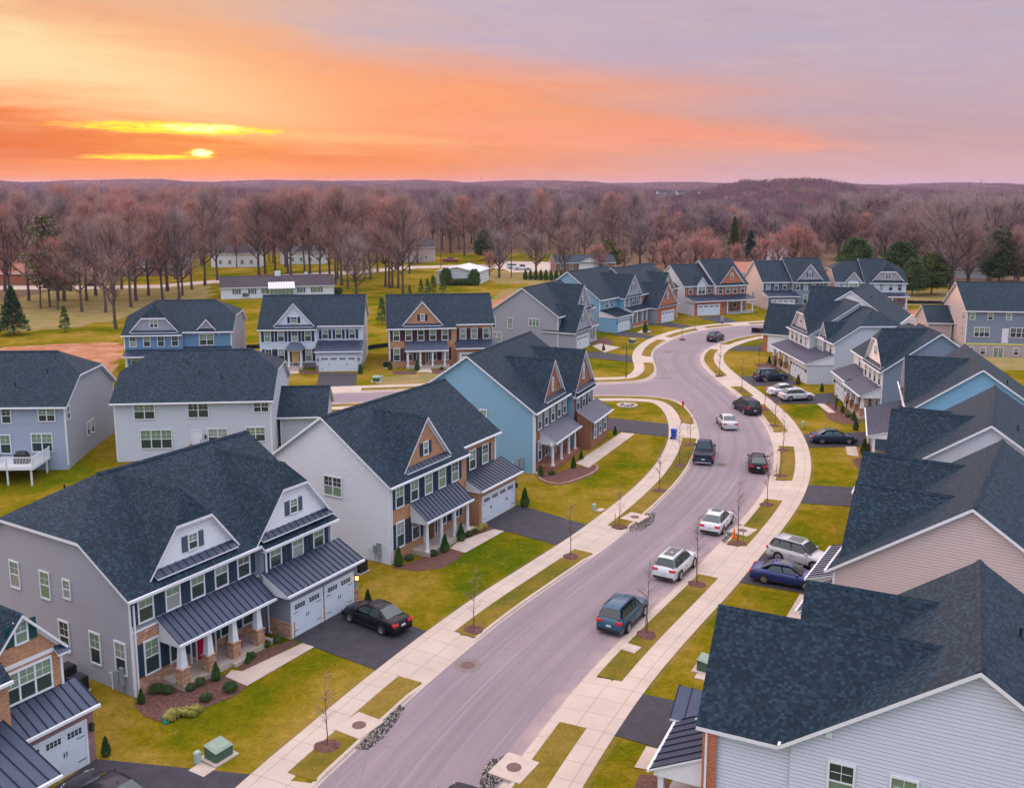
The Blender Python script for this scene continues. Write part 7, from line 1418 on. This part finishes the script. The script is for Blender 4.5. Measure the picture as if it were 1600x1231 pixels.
for (u, v, s, lab) in ((221, 1099, .60, 'small pointed evergreen at the outer corner of the slate house'), (338, 1063, .76, 'pointed evergreen in the bed in front of the slate house porch steps'), (388, 1036, .5, 'pointed evergreen right of the slate house porch steps'), (575, 943, .68, 'lone pointed evergreen at the garage corner behind the black sedan'),
        (166, 1180, .64, 'lone pointed evergreen by the lower left brick house garage'), (623, 884, .95, 'pointed evergreen at the left end of the tan brick house porch'), (695, 862, .97, 'pointed evergreen in front of the tan brick house porch'), (720, 845, .95, 'pointed evergreen right of the tan brick house porch'),
        (820, 791, 1.15, 'lone pointed evergreen at the tan brick house garage corner'), (845, 745, .75, 'dark evergreen at the left of the corner house porch'), (896, 731, .75, 'dark evergreen in front of the corner house porch'), (908, 718, .62, 'dark evergreen near the brick base of the corner house'), (961, 679, .7, 'dark round-topped evergreen at the end of the corner house path'),
        (943, 548, .7, 'small evergreen on the corner of the grey gable house garage'), (1316, 622, .8, 'small evergreen standing on the cream house lawn edge'), (1202, 568, .8, 'left small evergreen by the pale grey house porch'), (1211, 572, .8, 'middle small evergreen by the pale grey house porch'), (1221, 576, .8, 'right small evergreen by the pale grey house porch'),
        (1247, 601, .95, 'rusty evergreen at the garage corner of the pale grey house'), (1284, 612, .8, 'evergreen at the near corner of the pale grey house side wall'), (1316, 645, .75, 'evergreen left in the cream house bed'), (1334, 657, .8, 'evergreen in the middle of the cream house bed'), (1337, 672, .9, 'evergreen at the near end of the cream house bed'),
        (1350, 710, 1.05, 'left of the pair of tall evergreens beside the red brick garage'), (1356, 714, .95, 'right of the pair of tall evergreens beside the red brick garage'), (652, 578, 1.0, 'small evergreen by the brown brick house porch'), (610, 578, 1.0, 'small evergreen at the left corner of the brown brick house'), (1008, 520, 1.3, 'small evergreen before the white-columned teal porch'), (563, 584, 1.1, 'small evergreen right of the pale blue house garage')):
    red = 'rusty' in lab
    evergreen('arbr' if red else 'arb%d' % rn.randrange(3), 'conical_evergreen', 'arbor', 1.45, .36, 1700, .10, ('needle_olive', 'dead_leaf') if red else ('arbor', 'shrub'), lab, g1, 'evergreen shrub', u, v, s * rn.uniform(.92, 1.06), rz=rn.uniform(0, 6))
g2 = 'low round shrubs in the flower beds'
for (u, v, s, lab) in ((245, 1082, 1.0, 'dark round shrub at the foot of the slate house stone wall'), (262, 1083, .9, 'grey green shrub next to the porch corner pier'), (298, 1078, .8, 'green shrub before the first porch pier'), (313, 1070, .85, 'green shrub between the first two porch piers'), (322, 1095, .9, 'spreading green shrub in the middle of the near bed'), (360, 1080, 1.1, 'broad flat shrub beside the porch path'),
        (394, 1028, .7, 'small shrub behind the right pointed evergreen'), (416, 1010, .8, 'small shrub under the last porch pier'), (433, 1003, .8, 'small shrub by the slate house garage wall'), (640, 875, .9, 'round shrub left of the tan brick porch'), (677, 868, .9, 'round shrub between two pointed evergreens at the tan brick porch'), (733, 838, .9, 'round shrub near the tan brick garage wall'),
        (742, 833, .7, 'yellowish low shrub by the tan brick garage'), (862, 742, .8, 'brownish shrub in the corner house bed'), (1325, 652, .9, 'round shrub on the cream house bed'), (1215, 566, .9, 'low brown shrub at the pale grey porch'), (690, 578, .9, 'shrub right of the brown brick house steps'), (425, 579, .8, 'shrub under the left window of the pale blue house')):
    evergreen('ball%d' % rn.randrange(2), 'round_shrub', 'ball', .75, .55, 900, .12, ('shrub', 'needle_olive'), lab, g2, 'shrub', u, v, s * .62, rz=rn.uniform(0, 6))
for i, (u, v) in enumerate(((266, 1125), (272, 1120), (290, 1117), (300, 1118), (307, 1112), (748, 830), (755, 826))):
    evergreen('yg', 'ornamental_grass', 'ball', .3, .26, 120, .2, ('yellow_grass',), 'small tuft of yellow ornamental grass in the ' + ('near left flower bed' if u < 400 else 'tan brick house bed'), 'yellow grass tufts', 'grass tuft', u, v, rn.uniform(.8, 1.1), rz=rn.uniform(0, 6))
# row of clipped evergreens, barn shrubs, young firs
for i in range(8): evergreen('arb1', 'conical_evergreen', 'arbor', 1.45, .36, 1700, .10, ('arbor', 'shrub'), 'dark clipped evergreen in the row before the lane, %s from the left' % ('first', 'second', 'third', 'fourth', 'fifth', 'sixth', 'seventh', 'last')[i], 'row of clipped evergreens', 'evergreen shrub', 821 + i * 8.0, 437 + i * .2, 2.0 * rn.uniform(.9, 1.1), sz=2.0)
for (u, v, s, lab) in ((697, 445, 3.0, 'tall rounded shrub at the left front of the metal barn'), (741, 446, 2.9, 'tall rounded shrub at the right front of the metal barn')): evergreen('col', 'conical_evergreen', 'col', 1.45, .5, 1300, .13, ('shrub', 'arbor'), lab, 'shrubs at the metal barn', 'evergreen shrub', u, v, s)
for i, u in enumerate((708, 713, 719, 725, 731)): evergreen('ball0', 'round_shrub', 'ball', .75, .55, 900, .12, ('shrub', 'needle_olive'), 'clipped shrub %s of five in front of the metal barn' % ('first', 'second', 'third', 'fourth', 'last')[i], 'shrubs at the metal barn', 'shrub', u, 446, 2.1)
for i, (u, v) in enumerate(((355, 466), (367, 466), (384, 466), (406, 464), (500, 461), (509, 461), (516, 461), (528, 460))): evergreen('ball1', 'round_shrub', 'ball', .75, .55, 900, .12, ('shrub', 'needle_olive'), 'dark rounded shrub along the long ranch house, %s from the left' % ('first', 'second', 'third', 'fourth', 'fifth', 'sixth', 'seventh', 'last')[i], 'shrubs along the ranch house', 'shrub', u, v, 2.0)
for i, (u, v, h_) in enumerate(((597, 507, 5.4), (102, 519, 5.0), (640, 466, 3.2), (658, 460, 3.8), (668, 462, 4.2), (677, 460, 4.8), (692, 458, 4.8), (1003, 470, 3))):
    evergreen('yfir', 'young_fir', 'cone', 5, 1.15, 2600, .22, ('fresh_green', 'needle'), 'young bright green fir ' + ('behind the gap between the pale blue and brown brick houses', 'standing alone in the field left of the blue house', 'first in the row behind the brown brick house', 'second in the row behind the brown brick house', 'third in the row behind the brown brick house', 'fourth in the row behind the brown brick house', 'last in the row behind the brown brick house', 'behind the slate gable roofs')[i], 'young firs in the field', 'fir tree', u, v, h_ / 5, stem=.07)
BIGE = [('sp', 'spruce_tree', 'cone', 12, 4.2, 9000, .42, ('needle_dark', 'needle'), 22, 523, .74, 'large dark spruce at the left edge of the field'),
        ('sp2', 'spruce_tree', 'cone', 16, 3.2, 9000, .5, ('needle_olive', 'needle_dark'), 1146, 410, 1.0, 'tall narrow olive conifer in the middle distance'), ('sp3', 'spruce_tree', 'cone', 13, 4.0, 9000, .5, ('needle_blue',), 1172, 408, .85, 'blue spruce right of the tall narrow conifer'),
        ('pn1', 'pine_tree', 'pine', 8, 5.0, 7000, .5, ('needle_dark', 'arbor'), 1187, 410, .7, 'round dark evergreen beside the blue spruce'), ('pn2', 'pine_tree', 'pine', 9, 5.0, 8000, .5, ('needle_olive', 'needle'), 946, 420, 1.0, 'olive green round evergreen behind the grey roofed low house'),
        ('pn3', 'pine_tree', 'pine', 16, 6.5, 13000, .6, ('needle', 'needle_dark'), 1335, 446, .80, 'green pine just behind the pink house roof'), ('pn4', 'pine_tree', 'pine', 15, 6.0, 12000, .6, ('needle_dark', 'needle'), 1405, 448, .80, 'dark pine behind the red door house'),
        ('pn5', 'pine_tree', 'pine', 14, 6.0, 12000, .6, ('needle', 'needle_olive'), 1455, 460, .74, 'bright green pine right of the red door house'), ('pn6', 'pine_tree', 'pine', 19, 6.5, 14000, .6, ('needle_dark',), 1560, 448, .80, 'tall dark pine near the right edge'),
        ('pn3', '', '', 0, 0, 0, 0, (), 1425, 462, .55, 'lower pine between the dark and the bright green pines'), ('pn7', 'pine_tree', 'pine', 21, 5.0, 5200, .6, ('needle_olive', 'twig_gray'), 78, 480, .98, 'tall sparse olive green pine at the left among bare trees'), ('pn7', '', '', 0, 0, 0, 0, (), 92, 470, .88, 'second sparse olive pine left among bare trees'),
        ('pn4', '', '', 0, 0, 0, 0, (), 760, 407, .75, 'dark evergreen clump left of the field trees in front of the woods'), ('pn2', '', '', 0, 0, 0, 0, (), 1290, 378, 1.3, 'reddish olive evergreen above the pink bare tree'), ('pn6', '', '', 0, 0, 0, 0, (), 1322, 384, .95, 'tall dark evergreen above the steep white house'),
        ('pn3', '', '', 0, 0, 0, 0, (), 1440, 395, .9, 'greenish evergreen above the bare trees at right'), ('sp2', '', '', 0, 0, 0, 0, (), 1235, 392, .8, 'brown green conifer left of the pink tree'), ('pn5', '', '', 0, 0, 0, 0, (), 1585, 440, .7, 'evergreen at the right edge behind the dark pine'), ('pn4', '', '', 0, 0, 0, 0, (), 1360, 462, .5, 'low pine directly behind the red door house roof')]
for key, nm, kd, H_, R_, n_, lf, mt, u, v, s, lab in BIGE: evergreen(key, nm, kd, H_, R_, n_, lf, mt, lab, 'large evergreens', 'evergreen tree', u, v, s, rz=rn.uniform(0, 6))
for i in range(9): evergreen('ball0', 'round_shrub', 'ball', .75, .55, 900, .12, ('shrub', 'needle_olive'), 'bushy green hedge plant behind the teal roofs, ' + ORD[i] + ' from the left', 'hedge behind the teal roofs', 'shrub', 884 + i * 6.5, 447 + i * .3, 4.0)
def ordin(lst, it): return ORD[sorted(lst, key=lambda a: (a[0], a[1])).index(it)]
# bare trees: placed after the photograph
def put(proto, u, v, h, H0, lab, grp, key):
    x, y = P(u, v); o = tree_proto('bare_tree', *proto, lab, grp) ; s = h / H0; o.location = (x, y, float(height(x, y))); o.scale = (s * rn.uniform(1.0, 1.35), s * rn.uniform(1.0, 1.35), s); o.rotation_euler = (0, 0, rn.uniform(0, 6.28)); return o
left = [(45, 470, 24, 0), (18, 472, 22, 3), (64, 482, 14, 1), (90, 484, 15, 3), (8, 455, 25, 2), (128, 487, 20, 0), (136, 470, 22, 1), (165, 488, 20, 2), (178, 470, 24, 3), (181, 514, 21, 0), (205, 480, 23, 1), (213, 470, 22, 2), (232, 462, 25, 0), (255, 470, 22, 3), (280, 470, 21, 2), (285, 462, 20, 0), (100, 470, 24, 2), (150, 462, 25, 0), (320, 446, 25, 2), (340, 438, 26, 0), (300, 452, 22, 1), (262, 455, 25, 0), (190, 452, 26, 3), (110, 455, 26, 1)]
mid_ = [(405, 430, 24, 0), (415, 428, 23, 2), (430, 428, 22, 1), (450, 428, 25, 3), (455, 430, 24, 0), (476, 428, 24, 1), (484, 428, 25, 3), (500, 428, 20, 2), (515, 440, 25, 0), (524, 445, 24, 3), (534, 446, 26, 0), (528, 436, 25, 1), (557, 465, 13, 2), (579, 437, 15, 3), (602, 448, 23, 3), (608, 450, 22, 1), (613, 450, 21, 0), (622, 450, 24, 2), (630, 459, 24, 0), (780, 434, 12, 0), (838, 428, 11, 0), (882, 428, 14, 1), (1000, 418, 14, 0), (640, 428, 20, 1), (568, 425, 23, 0), (545, 424, 24, 2), (590, 425, 22, 1)]
right = [(1485, 462, 20, 0), (1512, 455, 17, 1), (1470, 440, 20, 0), (1380, 420, 15, 0), (1545, 440, 20, 0), (1590, 450, 15, 1), (1500, 432, 21, 0), (1430, 425, 18, 1)]
PR = {'l': TALL, 'w': WIDE}
for i, (u, v, h_, k) in enumerate(left): put(TALL[k], u, v, h_, 25, ('tall' if h_ > 20 else 'shorter') + ' bare tree in the open grove at the left, ' + ordin(left, left[i]) + ' from the left', 'bare trees of the left grove', 'l')
for i, (u, v, h_, k) in enumerate(mid_):
    pr = WIDE[k % 2] if (h_ < 16 or u > 760) else TALL[k]; put(pr, u, v, h_, 18 if pr in WIDE else 25, ('tall bare tree near the long ranch house, ' + ordin([a for a in mid_ if a[0] < 660], mid_[i]) + ' from the left') if u < 660 else ('broad bare tree on the grass by the distant lane, ' + ordin([a for a in mid_ if a[0] >= 660], mid_[i]) + ' from the left'), 'bare trees round the ranch house' if u < 660 else 'bare trees by the distant lane', 'm')
for (u, v, h_, k) in right: put(WIDE[k], u, v, h_, 17, 'large bare spreading tree behind the right-hand houses, ' + ordin(right, (u, v, h_, k)) + ' from the left', 'bare trees behind the right-hand houses', 'r')
PINK = ((1195, 420, 8, 0), (1215, 424, 10, 0), (1240, 425, 12, 0), (1262, 425, 10, 0), (1275, 427, 9, 1), (1180, 424, 7, 1), (935, 425, 7, 0), (1040, 424, 8, 0), (1062, 424, 9, 1), (1085, 424, 9, 0), (1110, 424, 8, 0), (1130, 426, 7, 1), (1020, 422, 8, 1), (765, 430, 6, 0), (1150, 424, 7, 0), (975, 420, 7, 1), (1100, 416, 10, 0), (1050, 414, 11, 1))
for (u, v, h_, k) in PINK:
    put(ROUND[k], u, v, h_, 9.5, 'low rounded pinkish bare tree behind the far row of houses, ' + ordin(PINK, (u, v, h_, k)) + ' from the left', 'pinkish bare shrubs and small trees', 'p')
# first belts of woodland as individual trees
cnt = 0; spots = []
while cnt < 190:
    u = rn.uniform(-15, 1615); d = rn.uniform(290, 470) if u > 620 else rn.uniform(250, 430)
    if 1000 < u: d = rn.uniform(330, 520)
    x = (u - 800) / FPX * d; y = d; 
    if 660 < u < 960 and d < 335: continue
    if u < 660 and d < 330 and rn.random() < .6: continue
    if any((x - a) ** 2 + (y - b_) ** 2 < 12 for a, b_ in spots): continue
    spots.append((x, y)); h_ = rn.uniform(15, 25.5) if u < 1000 else (rn.uniform(12, 18) if u < 1300 else rn.uniform(14, 21)); k = rn.randrange(4)
    pr = TALL[k] if (u < 1000 or rn.random() < .5) else WIDE[k % 2]
    o = tree_proto('bare_tree', *pr, 'bare woodland tree at the near edge of the woods', 'bare trees at the near edge of the woods'); s = h_ / (25 if pr in TALL else 17); o.location = (x, y, float(height(x, y))); sx = s * rn.uniform(1.0, 1.45); o.scale = (sx, sx, s); o.rotation_euler = (0, 0, rn.uniform(0, 6.28)); cnt += 1
# the woods behind: one mass of small crowns thinning into a canopy texture with distance
rng = np.random.default_rng(9)
def canopy(name, r0, r1, k, nt, hh, wid, thick, label, mats=('twig_far', 'twig_far_red', 'twig_gray', 'needle_dark')):
    Pn = []; r = r0
    while r < r1:
        st = k * r; n = int(math.radians(68) * r / st); az_ = np.radians(rng.uniform(-34, 34, n)); rr = r + rng.uniform(0, st, n); Pn.append(np.stack([rr * np.sin(az_), rr * np.cos(az_), np.full(n, st)], -1)); r += st
    Pn = np.concatenate(Pn); n = len(Pn); z = height(Pn[:, 0], Pn[:, 1]); st = Pn[:, 2]; s = np.clip(st / wid, 1.0, None); Hh = hh * rng.uniform(.75, 1.15, n)
    az_ = np.degrees(np.arctan2(Pn[:, 0], Pn[:, 1])); Hh *= np.where((az_ > 5) & (np.hypot(Pn[:, 0], Pn[:, 1]) < 900), .8, 1.0)
    a = rng.uniform(0, 6.28, (n, nt)); u = rng.random((n, nt)); ph = np.arccos(1 - u * 1.15); rad = rng.uniform(.5, 1.0, (n, nt)) ** .5
    cx_ = np.sin(ph) * np.cos(a) * rad * (wid * .62 * s)[:, None]; cy_ = np.sin(ph) * np.sin(a) * rad * (wid * .62 * s)[:, None]; cz = Hh[:, None] * .52 + np.cos(ph) * rad * Hh[:, None] * .40
    B0 = np.stack([Pn[:, :1] + cx_, Pn[:, 1:2] + cy_, z[:, None] + cz], -1).reshape(-1, 3); D = np.stack([cx_ / (wid * s)[:, None], cy_ / (wid * s)[:, None], np.full_like(cx_, .9)], -1).reshape(-1, 3) + rng.normal(size=(n * nt, 3)) * .25
    L = (rng.uniform(.6, 1.3, (n, nt)) * Hh[:, None] * .22).ravel(); Wd = (rng.uniform(.6, 1.4, (n, nt)) * (thick * s)[:, None]).ravel(); V, F = slivers(B0, D, L, Wd, rng)
    kind = rng.choice(4, n, p=[.40, .33, .22, .05]); mi = np.repeat(kind, nt)
    # a few trunks
    tr = rng.random(n) < (1.0 if r1 < 1000 else 0.0); idx = np.where(tr)[0]
    if len(idx):
        P0 = np.stack([Pn[idx, 0], Pn[idx, 1], z[idx] - .5], -1); Vt, Ft = slivers(P0, np.tile([0, 0, 1.0], (len(idx), 1)), Hh[idx] * .8, np.full(len(idx), .55), rng); F = np.concatenate([F, Ft + len(V)]); V = np.concatenate([V, Vt]); mi = np.concatenate([mi, np.full(len(Ft), 2)])
    tag(obj(name, mesh_np(name, V, F, mats, mi)), label, 'woods', kind='stuff')
canopy('woods', 400, 950, .0165, 170, 19, 8, .17, 'bare brown woods stretching behind the houses')
canopy('distant_woods', 950, 7500, .0135, 60, 16, 12, .5, 'hazy far woods reaching the horizon', ('twig_far', 'twig_far_red', 'twig_far', 'needle_dark'))
# ---------------------------------------------------------------- young street trees in mulch rings
def sapling_mesh(seed, H=3.6):
    rn2 = random.Random(seed); b = MB(); p = Vector((0, 0, 0)); tip = []
    for i in range(7):
        q = p + Vector((rn2.uniform(-.04, .04), rn2.uniform(-.04, .04), H / 7)); b.tube(p, q, .034 * (1 - i / 8), .034 * (1 - (i + 1) / 8), 6, caps=False)
        if i >= 2:
            for k in range(4):
                a = rn2.uniform(0, 6.28); L = rn2.uniform(.4, .95) * (1.15 - i / 9); d = Vector((math.cos(a) * .8, math.sin(a) * .8, .75)).normalized(); m_ = p.lerp(q, rn2.random()); e_ = m_ + d * L; b.tube(m_, e_, .012, .005, 3, caps=False)
                for j in range(7): tip.append((m_.lerp(e_, rn2.uniform(.3, 1)), d))
        p = q
    rng2 = np.random.default_rng(seed); P0 = np.array([tuple(t[0]) for t in tip]); D = np.array([tuple(t[1]) for t in tip]) + rng2.normal(size=(len(tip), 3)) * .5; V, F = slivers(P0, D, rng2.uniform(.2, .5, len(tip)), np.full(len(tip), .014), rng2)
    lf = []
    for f in b.f: lf += [(f[0], f[1], f[2]), (f[0], f[2], f[3])]
    nt_ = 12 * 7; lf = np.array(lf); cr = mesh_np('crown', np.concatenate([np.array(b.v), V]), np.concatenate([lf, F + len(b.v)]), ('bark', 'twig'), np.concatenate([np.zeros(len(lf)), np.ones(len(F))])); return cr
def ring_mesh():
    b = MB(); rn2 = random.Random(4); n = 20; rr = [.62 * rn2.uniform(.9, 1.12) for _ in range(n)]
    for k in range(n):
        a0, a1 = 2 * math.pi * k / n, 2 * math.pi * (k + 1) / n; r0_, r1_ = rr[k], rr[(k + 1) % n]
        b.poly([(r0_ * math.cos(a0), r0_ * math.sin(a0), .0), (r1_ * math.cos(a1), r1_ * math.sin(a1), .0), (r1_ * .5 * math.cos(a1), r1_ * .5 * math.sin(a1), .11), (r0_ * .5 * math.cos(a0), r0_ * .5 * math.sin(a0), .11)]); b.poly([(r0_ * .5 * math.cos(a0), r0_ * .5 * math.sin(a0), .11), (r1_ * .5 * math.cos(a1), r1_ * .5 * math.sin(a1), .11), (0, 0, .09)])
    me = bpy.data.meshes.new('mulch_ring'); me.from_pydata(b.v, [], b.f); me.materials.append(MATS['mulch']); autouv(me); return me
SAP = [sapling_mesh(s) for s in (1, 2, 3)]; RING = ring_mesh(); b = MB(); b.tube((0, .45, 0), (.02, .45, 1.0), .03, .025, 6); STK = bpy.data.meshes.new('stake'); STK.from_pydata(b.v, [], b.f); STK.materials.append(MATS['wood_gray']); autouv(STK)
for i, (u, v, h_, lab) in enumerate(((511, 1165, 1.0, 'left of the lower storm drain'), (740, 983, 1.0, 'in front of the tan brick house lawn'), (892, 869, 1.05, 'by the tan brick house driveway apron'), (968, 822, .9, 'beside the upper left storm drain'), (1030, 766, 1.15, 'below the teal corner house lawn'), (1062, 727, 1.15, 'left of the dark pickup truck'), (1078, 695, 1.0, 'between the blue bin and the pickup truck'),
        (1010, 991, 1.25, 'beside the teal blue SUV'), (1089, 912, 1.3, 'behind the white SUV'), (1152, 848, 1.3, 'right of the orange cone'), (1198, 788, 1.2, 'at the empty right driveway apron'), (1220, 743, .9, 'right of the small black hatchback'), (1224, 703, 1.1, 'below the black sedan driveway'), (1211, 665, 1.2, 'left of the pedestal lawn on the right'), (1195, 640, 1.2, 'right of the minivan'),
        (1159, 610, 1.1, 'above the minivan'), (1124, 587, 1.3, 'on the inner bend opposite the junction'), (1186, 571, 1.2, 'on the lawn left of the grey porch'), (1066, 530, 1.0, 'by the first grey gable house'), (1085, 515, 1.0, 'by the far brick gable house'))):
    x, y = P(u, v, .03); r = empty('street_tree', x, y, .03, rn.uniform(0, 6), 'thin bare young tree in a mulch ring ' + lab, 'young tree', 'young street trees in mulch rings')
    o = obj('crown', SAP[i % 3], r); o.scale = (h_, h_, h_); obj('mulch_ring', RING, r)
    if i % 2: obj('stake', STK, r)
# ---------------------------------------------------------------- evening haze over the whole valley
import bmesh
hz = MB(); hz.box(-8900, 8900, -290, 11900, -9, 66); ho = hz.build('haze', ['concrete']); hm = bpy.data.materials.new('haze'); hm.use_nodes = True; hm.node_tree.nodes.clear()
vo_ = hm.node_tree.nodes.new('ShaderNodeVolumePrincipled'); vo_.inputs['Color'].default_value = (0.68, 0.56, 0.80, 1); vo_.inputs['Density'].default_value = 0.00006; vo_.inputs['Anisotropy'].default_value = 0.3
mo = hm.node_tree.nodes.new('ShaderNodeOutputMaterial'); hm.node_tree.links.new(vo_.outputs[0], mo.inputs['Volume']); ho.data.materials.clear(); ho.data.materials.append(hm); tag(ho, 'thin pinkish evening haze over the whole valley', 'haze', kind='stuff')
